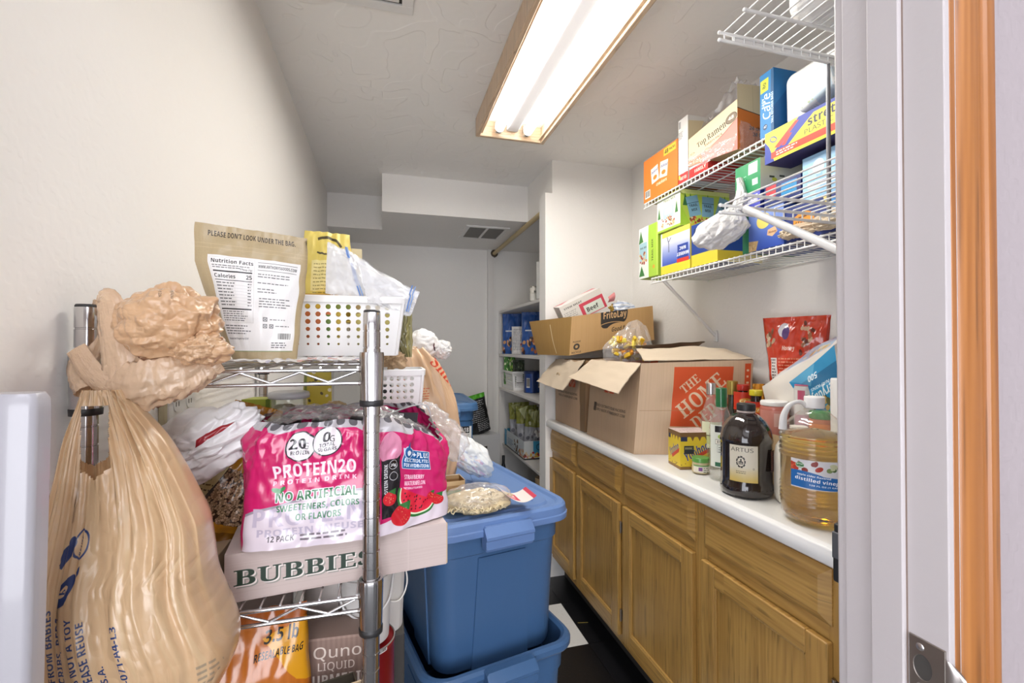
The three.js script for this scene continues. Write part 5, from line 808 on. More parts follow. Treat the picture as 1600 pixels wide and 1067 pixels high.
{
  const g = lump(0.082, 0.062, 0.06, 0.12, 1.8, 52, 34, (x, y, z) => [x, y - 0.62 * x, z]);
  const map = canvasTex(256, 256, (x, w, h) => { R(x, '#edf1f2', 0, 0, w, h); blobs(x, ['#d9c3da', '#cfd8ea', '#ead9d9'], 30, 60, 200, 170, 40, 6, 16, 5); });
  solo('white_bag', 'bulging white plastic bag lying on the tote lid behind the small open carton', 'plastic bag', g, phys('#ffffff', 0.3, { map, transmission: 0.18, thickness: 0, side: THREE.DoubleSide }), [0.272, lidY + 0.098, 1.57]);
}
{ // small open brown carton on the lid
  const t = thing('open_carton', 'small open brown carton with a green label on the tote lid', 'carton', [0.176, lidY + 0.006, 1.43], 6), w = 0.115, h = 0.06, d = 0.07, k = 0.0025;
  const pr = printed(w, h, d, { front: (x, W, H) => { R(x, '#b08a5c', 0, 0, W, H); R(x, '#d3b384', 0, 0, W, H * 0.22); R(x, '#5f8f2e', W * 0.3, H * 0.45, W * 0.58, H * 0.6); }, side: '#9c784c', top: '#a9845a' }, 2400);
  part('walls', cornered([[-w / 2, 0, d / 2], [w / 2, 0, d / 2], [w / 2, 0, -d / 2], [-w / 2, 0, -d / 2]], [[-w / 2, h, d / 2], [w / 2, h, d / 2], [w / 2, h, -d / 2], [-w / 2, h, -d / 2]], pr, { open: true }), Object.assign(pr.mat, { side: THREE.DoubleSide }), t);
  part('flap', boxUV(box(0.0025, 0.001, d)).translate(0, 0, 0), M.card, t).position.set(w / 2, h, 0);
  const fl = part('flap', boxUV(box(w, k, 0.07, 0, 0, -0.035)), M.cardLight, t); fl.position.set(0, h, -d / 2); fl.rotation.x = -0.75;
}
{ // bag of noodles: clear film, curly noodles inside, red and white header
  const p = [0.262, lidY + 0.004, 1.315], t = thing('noodle_bag', 'clear bag of pale curly noodles with a red and white header on the tote lid', 'bag', p, 4);
  const r = seeded(77), gs = []; for (let i = 0; i < 240; i++) { const a = r() * 2 * PI, q = sqrt(r()), x = 0.088 * q * cos(a), z = 0.052 * q * sin(a), top = 0.052 * (1 - q * q * 0.8), y = 0.006 + top * r(), b = r() * 6, L2 = 0.007 + 0.005 * r(); gs.push(new THREE.TubeGeometry(new THREE.CatmullRomCurve3([V(x - L2 * cos(b), y, z - L2 * sin(b)), V(x, y + 0.005, z + 0.003), V(x + L2 * cos(b + 0.6), y - 0.002, z + L2 * sin(b + 0.6)), V(x + L2 * cos(b + 2), y + 0.003, z + L2 * sin(b + 2))]), 8, 0.0022, 5)); }
  part('noodles', merge(gs), std(new THREE.Color(0.78, 0.66, 0.42), 0.55), t, 'pale yellow curly noodles', 'stuff');
  part('noodle_bed', lump(0.086, 0.03, 0.05, 0.12, 4, 5, 22).translate(0, 0.028, 0), std(new THREE.Color(0.62, 0.5, 0.3), 0.6), t);
  part('film', lump(0.097, 0.038, 0.06, 0.10, 2, 61, 30, (x, y, z) => [x, max(y, -0.034) + 0.036, z]), M.clear, t);
  const map = canvasTex(256, 128, (x, w, h) => { R(x, '#e9e2dd', 0, 0, w, h); R(x, '#d0435a', w - 26, 0, 26, h); R(x, '#d0435a', 30, 24, 110, 84); R(x, '#efe2e2', 44, 40, 80, 18); R(x, '#efe2e2', 56, 70, 60, 12); });
  part('header', sheet(14, 10, (u, v) => [0.07 + 0.085 * u, 0.046 - 0.03 * sin(u * 2.6) + 0.012 * u, 0.035 - 0.09 * v + 0.03 * u]), std('#ffffff', 0.4, { map, side: THREE.DoubleSide }), t);
}
// ---------------------------------------------------------------- right wall shelves. side(d0, d1) boxes show their front to the aisle (-x) and their right end to the doorway
const upT = upperY + 0.003, loT = lowerY + 0.003;
function aisleBox(name, label, category, y, x, d0, d1, h, depth, faces, o = {}) { return printBox(name, label, category, [x + depth / 2, y, (d0 + d1) / 2], -90 + (o.twist ?? 0), [d1 - d0, h, depth], faces, o); }
const lines = (x, c, a, b, w, n, s, t, seed) => fine(x, c, a, b, w, n, s, t, seed);
// upper shelf, far to near
aisleBox('cracker_carton', 'orange snack cracker carton at the far end of the upper wall shelf', 'carton', upT, 1.168, 1.652, 1.912, 0.195, 0.2, {
  front: (x, w, h) => { R(x, '#dd7a2a', 0, 0, w, h); R(x, '#e8c53c', w * 0.62, h * 0.03, w * 0.33, h * 0.16); T(x, '48', w * 0.70, h * 0.11, h * 0.13, { c: '#2c2a18' }); T(x, 'PACKS', w * 0.85, h * 0.11, h * 0.07, { c: '#2c2a18' }); for (const [a, r] of [[0.36, -0.12], [0.62, 0.12]]) { x.save(); x.translate(w * a, h * 0.48); x.rotate(r); R(x, '#e9e2d6', -w * 0.11, -h * 0.2, w * 0.22, h * 0.36); T(x, 'baked', 0, -h * 0.1, h * 0.09, { c: '#334a8a', i: 1 }); disc(x, '#d9822c', 0, h * 0.05, w * 0.06, h * 0.05); x.restore(); } T(x, 'crackers', w * 0.55, h * 0.72, h * 0.1, { c: '#f3e2c8', i: 1 }); barcode(x, w * 0.05, h * 0.74, w * 0.16, h * 0.18, 3); }, side: '#cf6f24', top: '#b06428' });
solo('carton_flap', 'torn brown cardboard flap standing up behind the orange cracker carton', 'flap', boxUV(box(0.004, 0.07, 0.06, 0, 0.035, 0, 0.001)).rotateZ(0.25), M.card, [1.27, upT + 0.196, 1.68]);
aisleBox('pouch_carton', 'tall white carton with small print, right beside the orange cracker carton on the upper shelf', 'carton', upT, 1.168, 1.586, 1.647, 0.262, 0.22, {
  front: (x, w, h) => { R(x, '#dcd9d6', 0, 0, w, h); barcode(x, w * 0.05, h * 0.02, w * 0.22, h * 0.14, 8); fine(x, '#777', w * 0.05, h * 0.2, w * 0.5, 5, 9, 4, 5); for (let i = 0; i < 9; i++) R(x, '#a9b4c2', w * 0.04, h * (0.36 + i * 0.05), w * 0.9, 2); R(x, '#cf2f2f', 0, h * 0.86, w, h * 0.14); T(x, 'FAMILY FUN', w * 0.5, h * 0.93, h * 0.07, { c: '#f0e6da', w: w * 0.7 }); disc(x, '#e6c04a', w * 0.08, h * 0.9, 12); }, side: '#d2cfcb', top: '#cfccc8' });
aisleBox('flat_carton', 'low red carton lying under the raised end of the noodle carton', 'carton', upT, 1.17, 1.47, 1.58, 0.044, 0.2, { front: (x, w, h) => { R(x, '#c8322e', 0, 0, w, h); R(x, '#d9d6d2', 0, 0, w, h * 0.2); T(x, 'FAMILY', w * 0.6, h * 0.6, h * 0.4, { c: '#f0e6da', w: w * 0.6 }); }, side: '#b8302c', top: '#cf4a44' });
{ // noodle carton with a cut-down front, wrapped in clear film
  const t = thing('noodle_carton', 'cream and orange noodle carton with a cut open front, wrapped in clear film', 'carton', [1.262, upT + 0.002, 1.448], -90), w = 0.265, d = 0.19, z = d / 2;
  const pr = printed(w, 0.25, d, {
    front: (x, W, H) => { R(x, '#d9c7a4', 0, 0, W, H); R(x, '#d8772c', 0, H * 0.8, W, H * 0.2); poly(x, '#d98478', [[0, H * 0.80], [W * 0.45, H * 0.72], [W, H * 0.36], [W, H], [0, H]]); x.strokeStyle = '#5a3c28'; x.lineWidth = 5; x.beginPath(); x.moveTo(0, H * 0.8); x.quadraticCurveTo(W * 0.55, H * 0.74, W, H * 0.36); x.stroke(); poly(x, '#d8772c', [[0, H * 0.82], [W * 0.3, H * 0.78], [W * 0.3, H], [0, H]]); T(x, 'Top Ramen', W * 0.50, H * 0.38, H * 0.22, { c: '#3b2f24', f: 'serif', w: W * 0.60, rot: -9 }); T(x, 'VARIETY PACK', W * 0.55, H * 0.54, H * 0.08, { c: '#6a4c38', w: W * 0.36, rot: -9 }); disc(x, '#d9c7a4', W * 0.42, H * 0.72, 24, 24, 0, '#5a3c28', 5); T(x, '48', W * 0.42, H * 0.72, 22, { c: '#5a3c28' }); disc(x, null, W * 0.10, H * 0.60, 24, 12, 0, '#5a3c28', 5); disc(x, '#7a6a58', W * 0.89, H * 0.30, 50, 50, 0, '#4a3c30', 6); T(x, '48', W * 0.89, H * 0.29, 48, { c: '#f1e6d2' }); fine(x, '#f3e0d0', W * 0.1, H * 0.88, W * 0.5, 2, 18, 8, 4); },
    side: (x, W, H) => { R(x, '#cfc09c', 0, 0, W, H); poly(x, '#c8702c', [[0, H * 0.36], [W * 0.5, H * 0.46], [W, H * 0.52], [W, H], [0, H]]); x.strokeStyle = '#3a2a20'; x.lineWidth = 6; x.beginPath(); x.moveTo(0, H * 0.36); x.quadraticCurveTo(W * 0.5, H * 0.47, W, H * 0.52); x.stroke(); R(x, '#b9aa86', W * 0.33, 0, 3, H * 0.42); T(x, '24 chicken', W * 0.5, H * 0.66, H * 0.075, { c: '#3a2a20' }); T(x, '24 beef', W * 0.5, H * 0.75, H * 0.075, { c: '#3a2a20' }); }, top: '#b59c72' }, 2000);
  const P = (x, y, q) => [x, y, q];
  const b = [P(-w / 2, 0.046, z), P(w / 2, 0.008, z), P(w / 2, 0.008, -z), P(-w / 2, 0.046, -z)], tp = [P(-w / 2, 0.235, z), P(w / 2, 0.236, z), P(w / 2, 0.245, -z), P(-w / 2, 0.25, -z)];
  part('carton_walls', cornered(b, tp, pr, { open: true, frontTop: [P(-w / 2, 0.155, z), P(w / 2, 0.182, z)] }), Object.assign(pr.mat, { side: THREE.DoubleSide }), t);
  const tp2 = sheet(30, 14, (u, v) => [lerp(-0.14, 0.14, u), lerp(0.02, 0.075, v) - 0.02 * u + 0.004 * ridge(u * 5, v * 3, 1), z + 0.006 + 0.006 * abs(ridge(u * 4, v * 3, 5)) + 0.015 * (1 - v)]);
  part('film', tp2, M.clear, t);
  part('film', sheet(24, 14, (u, v) => [w / 2 + 0.007 + 0.008 * abs(ridge(u * 3, v * 3, 7)), lerp(-0.0, 0.105, v) * (1 - 0.25 * u), z - u * 0.09]), M.clear, t);
  part('film', sheet(36, 18, (u, v) => [lerp(-0.11, 0.12, u), lerp(0.15, 0.255, u) - 0.02 * v + 0.012 * ridge(u * 4, v * 3, 2) + 0.01 * sin(u * 9), z - 0.01 - v * 0.12]), M.clearHazy, t);
  for (const [k, c] of [[-0.06, '#b4502c'], [0.0, '#c9a24a'], [0.06, '#8c3030']]) part('noodle_packet', lump(0.032, 0.016, 0.06, 0.08, 3, 4 + k * 50, 14).translate(k, 0.135 + k * 0.3, 0), phys(c, 0.3), t);
}
aisleBox('bag_carton', 'tall narrow blue carton with white script on the upper wall shelf, beside the noodle carton', 'carton', upT, 1.168, 1.163, 1.217, 0.205, 0.26, {
  front: (x, w, h) => { R(x, '#1f78b4', 0, 0, w, h); R(x, '#12527f', w * 0.82, 0, w * 0.18, h); R(x, '#c9cf3a', w * 0.05, h * 0.10, w * 0.6, h * 0.2); T(x, '80', w * 0.35, h * 0.2, h * 0.09, { c: '#4a5a1a', rot: -80 }); T(x, 'EASY', w * 0.26, h * 0.47, h * 0.07, { c: '#dbe8f2', rot: -90 }); T(x, 'Care', w * 0.52, h * 0.56, h * 0.2, { c: '#f2f6fa', rot: -90, i: 1, n: 1 }); T(x, 'TALL KITCHEN BAGS', w * 0.9, h * 0.6, h * 0.05, { c: '#cfe0ee', rot: -90 }); disc(x, '#163a5c', w * 0.4, h * 0.85, w * 0.16, w * 0.16); T(x, '47', w * 0.4, h * 0.85, h * 0.05, { c: '#dbe8f2' }); },
  side: (x, w, h) => { R(x, '#155a94', 0, 0, w, h); R(x, '#b9d2e2', 0, 0, w, 4); poly(x, '#1d6ca8', [[0, 0], [w * 0.4, 0], [0, h * 0.6]]); }, top: '#12527f' });
function softPack(name, label, category, pos, turn, [w, h, d], r, mat, o = {}) {
  const g = new RoundedBoxGeometry(w, h, d, 10, r); g.deleteAttribute('normal'); const uvk = g.attributes.uv.clone(); let q = g; const p = q.attributes.position, cr = creases(o.seed ?? 3, 22, 1);
  for (let i = 0; i < p.count; i++) { const x = p.getX(i) / w * 2, y = p.getY(i) / h * 2, z = p.getZ(i) / d * 2, k = 1 + (o.amp ?? 0.03) * cr(x, y, z); p.setXYZ(i, p.getX(i) * k, p.getY(i) * k + h / 2, p.getZ(i) * k); }
  q = mergeVertices(q, 1e-5); q.computeVertexNormals(); const m = solo(name, label, category, q, mat, pos, turn, o.group); if (o.tilt) m.rotation.set((o.tilt[0] ?? 0) * PI / 180, turn * PI / 180, (o.tilt[1] ?? 0) * PI / 180, 'YXZ'); return m;
}
const wrapWhite = phys(new THREE.Color(0.86, 0.855, 0.84), 0.3, { clearcoat: 0.5, clearcoatRoughness: 0.15, ...crimp(2, 0.003) });
softPack('tissue_pack', 'large white film wrapped tissue pack at the near end of the upper wall shelf', 'tissue pack', [1.285, upT, 1.04], -90, [0.21, 0.165, 0.2], 0.03, wrapWhite, { seed: 5, amp: 0.015 });
for (const [z, y, a] of [[0.09, 0.11, 0.5], [0.05, 0.07, -0.2]]) { const m = solo('pack_slit', z > 0.07 ? 'upper dark tear mark in the white tissue pack film' : 'lower dark tear mark in the white tissue pack film', 'tear', box(0.0012, 0.004, 0.022, 0, 0, 0, 0.0005), std('#4a4744', 0.7), [1.1825, upT + y, 1.04 - z + 0.07]); m.rotation.x = a; }
{ const map = canvasTex(256, 256, (x, w, h) => { R(x, '#c9dcea', 0, 0, w, h); poly(x, '#e9eef2', [[0, 0], [w * 0.5, 0], [w * 0.3, h], [0, h]]); for (let i = 0; i < 5; i++) R(x, '#a9c6de', w * (0.1 + i * 0.06), h * 0.3, 6, h * 0.4); blobs(x, ['#d9b9c0', '#b7c9a9'], 20, 180, 200, 60, 12, 6, 14, 2); });
  softPack('tissue_pack', 'light blue printed tissue pack in front of the large white tissue pack', 'tissue pack', [1.158, upT + 0.004, 0.985], -90, [0.11, 0.085, 0.06], 0.014, phys('#ffffff', 0.3, { map, clearcoat: 0.4 }), { seed: 8, amp: 0.012, tilt: [0, 14] }); }
{ const m = aisleBox('film_carton', 'long yellow and blue plastic wrap carton tilted under the upper wall shelf', 'carton', loT + 0.247, 1.135, 0.80, 1.165, 0.095, 0.10, {
  front: (x, w, h) => { R(x, '#e0d23e', 0, 0, w, h); poly(x, '#2c3f9c', [[0, h * 0.25], [w * 0.05, h * 0.5], [w * 0.10, h], [0, h]]); poly(x, '#2c3f9c', [[w * 0.10, h * 0.70], [w * 0.33, 0], [w * 0.50, 0], [w * 0.22, h * 0.74]]); poly(x, '#2c3f9c', [[w * 0.44, 0], [w, 0], [w, h * 0.12], [w * 0.46, h * 0.1]]); poly(x, '#cc3a34', [[w * 0.10, h * 0.58], [w * 0.30, h * 0.06], [w * 0.335, h * 0.1], [w * 0.15, h * 0.64]]); poly(x, '#cc3a34', [[w * 0.17, h * 0.62], [w * 0.24, h * 0.34], [w * 0.275, h * 0.38], [w * 0.205, h * 0.66]]); R(x, '#d8452c', w * 0.07, h * 0.70, w * 0.93, h * 0.2); fine(x, '#f3ece0', w * 0.12, h * 0.74, w * 0.22, 2, 10, 5, 3); T(x, 'stretch', w * 0.58, h * 0.28, h * 0.36, { c: '#1d2342', rot: -3, w: w * 0.34 }); T(x, 'PLASTIC WRAP', w * 0.60, h * 0.54, h * 0.2, { c: '#3a3a2a', n: 1, w: w * 0.44, rot: -2 }); T(x, '\u2665 \u2665', w * 0.5, h * 0.8, h * 0.14, { c: '#f6efe4' }); disc(x, null, w * 0.09, h * 0.3, 18, 10, 0.5, '#33489c', 4); },
  side: '#c9c02c', top: '#46406a' }, { tilt: [0, 0] }); m.rotation.set(0, -PI / 2, -0.015, 'YXZ'); }
// lower shelf
aisleBox('snack_carton', 'upright green trail mix carton overhanging the far end of the lower wall shelf', 'carton', loT + 0.006, 1.168, 1.797, 1.955, 0.238, 0.15, {
  front: (x, w, h) => { R(x, '#dfe5dc', 0, 0, w, h); R(x, '#a7cc45', w * 0.52, 0, w * 0.48, h); R(x, '#b9d65c', w * 0.92, 0, w * 0.08, h); T(x, 'TRAIL MIX', w * 0.72, h * 0.5, h * 0.07, { c: '#3a4a1c', rot: -90, w: h * 0.42 }); poly(x, '#3f7a3c', [[0, h * 0.30], [w * 0.1, h * 0.05], [w * 0.25, h * 0.28]]); R(x, '#9fc4cf', w * 0.03, h * 0.3, w * 0.42, h * 0.36); T(x, 'TRAIL MIX', w * 0.24, h * 0.40, h * 0.05, { c: '#2a3428', w: w * 0.36 }); blobs(x, ['#c9a068', '#8a4a2c', '#d9c79c', '#a3342c'], w * 0.06, h * 0.5, w * 0.36, h * 0.2, 26, 7, 12, 3); poly(x, '#3f7a3c', [[0, h * 0.95], [w * 0.14, h * 0.75], [w * 0.3, h * 0.95]]); disc(x, '#d8a33a', w * 0.78, h * 0.82, 12); }, side: '#9cc040', top: '#a7cc45' });
aisleBox('cereal_bar_carton', 'upside down blue and yellow carton on the lower wall shelf, under a trail mix carton', 'carton', loT, 1.168, 1.575, 1.775, 0.178, 0.2, {
  front: (x, w, h) => { R(x, '#e4e4e8', 0, 0, w, h); const g = x.createLinearGradient(0, h * 0.2, 0, h * 0.8); g.addColorStop(0, '#e4e4ea'); g.addColorStop(1, '#3b55b4'); x.fillStyle = g; x.fillRect(w * 0.05, h * 0.08, w * 0.95, h * 0.72); R(x, '#e3d35a', w * 0.05, 0, w * 0.95, h * 0.12); R(x, '#e3d23e', 0, h * 0.80, w, h * 0.2); x.strokeStyle = '#3a3f58'; x.lineWidth = 6; x.beginPath(); x.moveTo(w * 0.24, h * 0.12); x.lineTo(w * 0.3, h * 0.3); x.lineTo(w * 0.3, h * 0.5); x.moveTo(w * 0.3, h * 0.25); x.lineTo(w * 0.38, h * 0.16); x.stroke(); R(x, '#2b4396', w * 0.60, h * 0.40, w * 0.34, h * 0.32); T(x, 'MARKET', w * 0.77, h * 0.62, h * 0.11, { c: '#eef0f4', rot: 180 }); T(x, 'MAC', w * 0.77, h * 0.49, h * 0.11, { c: '#eef0f4', rot: 180 }); R(x, '#cf3a2e', w * 0.58, h * 0.72, w * 0.38, h * 0.09); }, side: '#dccb46', top: '#d8d8dc' });
aisleBox('cereal_bar_carton', 'dark blue and yellow carton on the lower wall shelf behind the hanging white bag', 'carton', loT, 1.17, 1.42, 1.568, 0.165, 0.2, { front: (x, w, h) => { R(x, '#1f3f8a', 0, 0, w, h); R(x, '#e3c93e', 0, h * 0.72, w, h * 0.28); R(x, '#16305f', w * 0.1, h * 0.1, w * 0.8, h * 0.3); disc(x, '#c98a4a', w * 0.3, h * 0.2, 30, 20); }, side: (x, w, h) => { R(x, '#23499c', 0, 0, w, h); R(x, '#d9be3a', 0, h * 0.75, w, h * 0.25); }, top: '#1f3f8a' });
aisleBox('snack_carton', 'green trail mix carton lying on the upside down blue and yellow carton', 'carton', loT + 0.187, 1.168, 1.636, 1.803, 0.15, 0.24, {
  front: (x, w, h) => { R(x, '#dfe4d4', 0, 0, w, h); R(x, '#cdd86a', 0, 0, w, h * 0.05); T(x, 'TRAIL MIX', w * 0.55, h * 0.15, h * 0.09, { c: '#4a5438', w: w * 0.5 }); for (const [a, c] of [[0.1, '#3f7a3c'], [0.85, '#3f7a3c']]) poly(x, c, [[w * a - 22, h * 0.6], [w * a, h * 0.25], [w * a + 22, h * 0.6]]); R(x, '#b5d3dc', w * 0.28, h * 0.34, w * 0.46, h * 0.34); R(x, '#e9ece4', w * 0.36, h * 0.38, w * 0.3, h * 0.16); blobs(x, ['#c9a068', '#8a4a2c', '#d9c79c', '#a3342c'], w * 0.2, h * 0.62, w * 0.56, h * 0.28, 40, 7, 13, 4); R(x, '#a7cc45', 0, h * 0.94, w, h * 0.06); },
  side: (x, w, h) => { R(x, '#b5d04e', 0, 0, w, h); R(x, '#d5e08a', 0, 0, w, h * 0.12); for (const a of [0.1, 0.2, 0.55, 0.9]) poly(x, '#2f6a38', [[w * a - 26, h * 0.45], [w * a, h * 0.1], [w * a + 26, h * 0.45]]); for (const [a, r] of [[0.26, -0.25], [0.55, 0.02], [0.86, 0.3]]) { x.save(); x.translate(w * a, h * 0.45); x.rotate(r); R(x, '#7fb0c4', -w * 0.12, -h * 0.28, w * 0.24, h * 0.56); R(x, '#2c4a52', -w * 0.12, -h * 0.1, w * 0.24, 5); T(x, 'TRAIL', 0, -h * 0.02, h * 0.1, { c: '#1f2c2e' }); T(x, 'MIX', 0, h * 0.1, h * 0.1, { c: '#1f2c2e' }); x.restore(); } blobs(x, ['#c98a4a', '#8a3a2c', '#e0c79c', '#b4302c', '#7a5230'], w * 0.2, h * 0.74, w * 0.6, h * 0.26, 70, 8, 14, 6); poly(x, '#a7d23c', [[0, h * 0.4], [w * 0.2, h * 0.95], [0, h]]); }, top: '#c3d660' }, { s: 2200 });
{ // white carrier bag hanging from the corner of the shelf
  const t = thing('white_carrier_bag', 'knotted white plastic bag hanging from the door-side shelf corner before the cartons', 'plastic bag', [1.105, 1.74, 1.28]);
  part('bag_body', lump(0.085, 0.074, 0.06, 0.085, 1.6, 71, 56, (x, y, z) => { const k = y > 0 ? 1 - 0.75 * pow(min(1, y / 0.09), 1.2) : 1; return [x * k + 0.05 * (y / 0.08) - 0.02, y, z * k]; }), M.whiteBag, t);
  part('gathered_neck', strand([[0.03, 0.05, 0], [0.045, 0.10, 0.0], [0.05, 0.14, 0.005], [0.045, 0.17, 0.01]], [[0, 0.05], [0.5, 0.03], [1, 0.018]], [[0, 0.04], [1, 0.012]], { fold: 0.25, freq: 3, seed: 4 }), M.whiteBag, t);
}
const honey = (x, w, h) => { R(x, '#3f63bc', 0, 0, w, h); const g = x.createLinearGradient(0, 0, 0, h); g.addColorStop(0, '#7f96cc'); g.addColorStop(1, '#2f4fae'); x.fillStyle = g; x.fillRect(0, 0, w, h); disc(x, '#e2cf6a', w * 0.45, h * 0.28, w * 0.2, h * 0.2); poly(x, '#e0b48a', [[w * 0.58, h * 0.55], [w * 0.78, h * 0.5], [w * 0.84, h * 0.64], [w * 0.7, h * 0.74], [w * 0.56, h * 0.68]]); T(x, 'Honey', w * 0.7, h * 0.62, h * 0.08, { c: '#5a3216', i: 1 }); poly(x, '#c9a874', [[0, h * 0.72], [w * 0.3, h * 0.76], [w * 0.22, h], [0, h]]); blobs(x, ['#b08a58', '#d9bd8c'], 0, h * 0.76, w * 0.22, h * 0.2, 14, 3, 6, 3); };
aisleBox('cracker_carton', 'blue honey cracker carton on the lower wall shelf, right of the hanging white bag', 'carton', loT, 1.168, 1.128, 1.268, 0.125, 0.2, { front: honey, side: (x, w, h) => { R(x, '#3f63bc', 0, 0, w, h); poly(x, '#c9a874', [[w * 0.1, h], [w * 0.3, h * 0.5], [w * 0.7, h * 0.6], [w * 0.8, h]]); }, top: '#35529c' });
aisleBox('cracker_carton', 'green edged carton standing behind the blue honey cracker carton on the lower wall shelf', 'carton', loT, 1.172, 1.272, 1.30, 0.125, 0.2, { front: '#1f7a52', side: '#24865c', top: '#1c6c48' });
aisleBox('cracker_carton', 'dark blue cracker carton with a honey coloured badge on the lower wall shelf', 'carton', loT, 1.17, 0.90, 1.122, 0.105, 0.2, { front: (x, w, h) => { R(x, '#1b2f74', 0, 0, w, h); poly(x, '#d98f2c', [[w * 0.12, h * 0.35], [w * 0.28, h * 0.2], [w * 0.44, h * 0.35], [w * 0.44, h * 0.7], [w * 0.28, h * 0.86], [w * 0.12, h * 0.7]]); T(x, 'Honey', w * 0.28, h * 0.56, h * 0.2, { c: '#3a1f0c', i: 1 }); fine(x, '#5a3216', w * 0.2, h * 0.36, w * 0.16, 1, 10, 6, 2); R(x, '#2f7ec0', w * 0.62, h * 0.1, w * 0.3, h * 0.8); poly(x, '#d9c67a', [[w * 0.55, 0], [w * 0.66, 0], [w * 0.6, h * 0.3]]); }, side: '#1f3580', top: '#1b2f74' });
aisleBox('yogurt_carton', 'purple blue open tray of white packets on the lower wall shelf under the green carton', 'carton', loT + 0.127, 1.166, 1.217, 1.312, 0.068, 0.25, { front: (x, w, h) => { R(x, '#4a50b4', 0, 0, w, h); R(x, '#d9d9e0', 0, h * 0.3, w * 0.3, h * 0.7); R(x, '#e0e0e6', w * 0.45, h * 0.14, w * 0.45, h * 0.32); T(x, 'variety', w * 0.67, h * 0.3, h * 0.2, { c: '#2b3080' }); }, side: (x, w, h) => { R(x, '#20308c', 0, 0, w, h); for (let i = 0; i < 8; i++) { R(x, '#c9ccd6', w * (0.18 + i * 0.1), h * 0.14, w * 0.088, h * 0.9); R(x, '#8d93a6', w * (0.2 + i * 0.1), h * 0.2, w * 0.02, h * 0.3); } }, top: '#4a50b4' });
aisleBox('drink_mix_carton', 'green and white carton on top of the purple blue tray on the lower wall shelf', 'carton', loT + 0.197, 1.166, 1.215, 1.325, 0.102, 0.25, { front: (x, w, h) => { R(x, '#1f8a54', 0, 0, w, h); R(x, '#e2e6e4', w * 0.55, h * 0.06, w * 0.34, h * 0.36); fine(x, '#7fc09c', w * 0.06, h * 0.4, w * 0.45, 3, 14, 5, 3); R(x, '#cfe0d6', w * 0.7, h * 0.6, w * 0.2, h * 0.2); }, side: (x, w, h) => { R(x, '#d5d9d4', 0, 0, w, h); for (const [a, b] of [[0.2, 0.15], [0.14, 0.55], [0.3, 0.5]]) R(x, '#38423c', w * a, h * b, w * 0.08, h * 0.06); disc(x, '#c8cf4a', w * 0.22, h * 0.66, 14, 9); disc(x, '#c83a36', w * 0.42, h * 0.78, 12, 12); R(x, '#1c6c40', w * 0.5, h * 0.55, w * 0.5, h * 0.45); disc(x, '#8fc07a', w * 0.6, h * 0.78, 14, 22); R(x, '#1a1d18', w * 0.8, h * 0.1, w * 0.2, h * 0.9); T(x, 'UP', w * 0.9, h * 0.5, h * 0.3, { c: '#d9c52e', rot: -90 }); }, top: '#3a9a68' });
aisleBox('cracker_carton', 'pale blue carton on the dark blue cracker carton, seen behind the door-side shelf wires', 'carton', loT + 0.107, 1.172, 0.86, 1.065, 0.125, 0.2, { front: (x, w, h) => { R(x, '#9cc6e6', 0, 0, w, h); x.globalAlpha = 0.5; blobs(x, ['#c9e2f2', '#86b6dc'], 0, 0, w, h, 30, 10, 30, 5); x.globalAlpha = 1; R(x, '#e3edf4', w * 0.08, h * 0.62, w * 0.5, h * 0.12); R(x, '#2c4fa0', w * 0.12, h * 0.65, w * 0.4, 6); disc(x, '#d9e9f4', w * 0.25, h * 0.3, 26, 30); }, side: '#8ab8dc', top: '#a9cde8' });
aisleBox('cracker_carton', 'red and blue carton behind the pale blue carton on the lower wall shelf', 'carton', loT + 0.128, 1.176, 1.075, 1.21, 0.075, 0.2, { front: (x, w, h) => { R(x, '#1f2f6c', 0, 0, w, h); R(x, '#b8323c', w * 0.05, h * 0.1, w * 0.3, h * 0.5); R(x, '#2c8ac0', w * 0.5, h * 0.2, w * 0.4, h * 0.5); }, side: '#1f2f6c', top: '#24357a' });
const cellophane = phys(new THREE.Color(0.74, 0.60, 0.42), 0.3, { transmission: 0.3, thickness: 0, side: THREE.DoubleSide, ...crimp(2, 0.003) });
solo('tan_bag', 'small crumpled tan bag in front of the blue honey cracker carton', 'plastic bag', lump(0.07, 0.022, 0.03, 0.16, 2, 81, 30), cellophane, [1.178, loT + 0.022, 1.07], -70);
solo('tan_bag', 'larger crumpled tan bag on the lower wall shelf, nearest the doorway', 'plastic bag', lump(0.07, 0.028, 0.03, 0.16, 2, 86, 30), cellophane, [1.168, loT + 0.03, 0.95], -80);
softPack('towel_pack', 'white paper towel pack on the upper door-side wire shelf', 'paper towels', [0.90, dsU.position.y + 0.004, 0.65], 0, [0.20, 0.12, 0.26], 0.045, wrapWhite, { seed: 12, amp: 0.02 });
softPack('towel_pack', 'second white paper towel pack nearer the right wall on the upper door-side wire shelf', 'paper towels', [1.13, dsU.position.y + 0.004, 0.65], 0, [0.2, 0.14, 0.26], 0.045, wrapWhite, { seed: 15, amp: 0.02 });

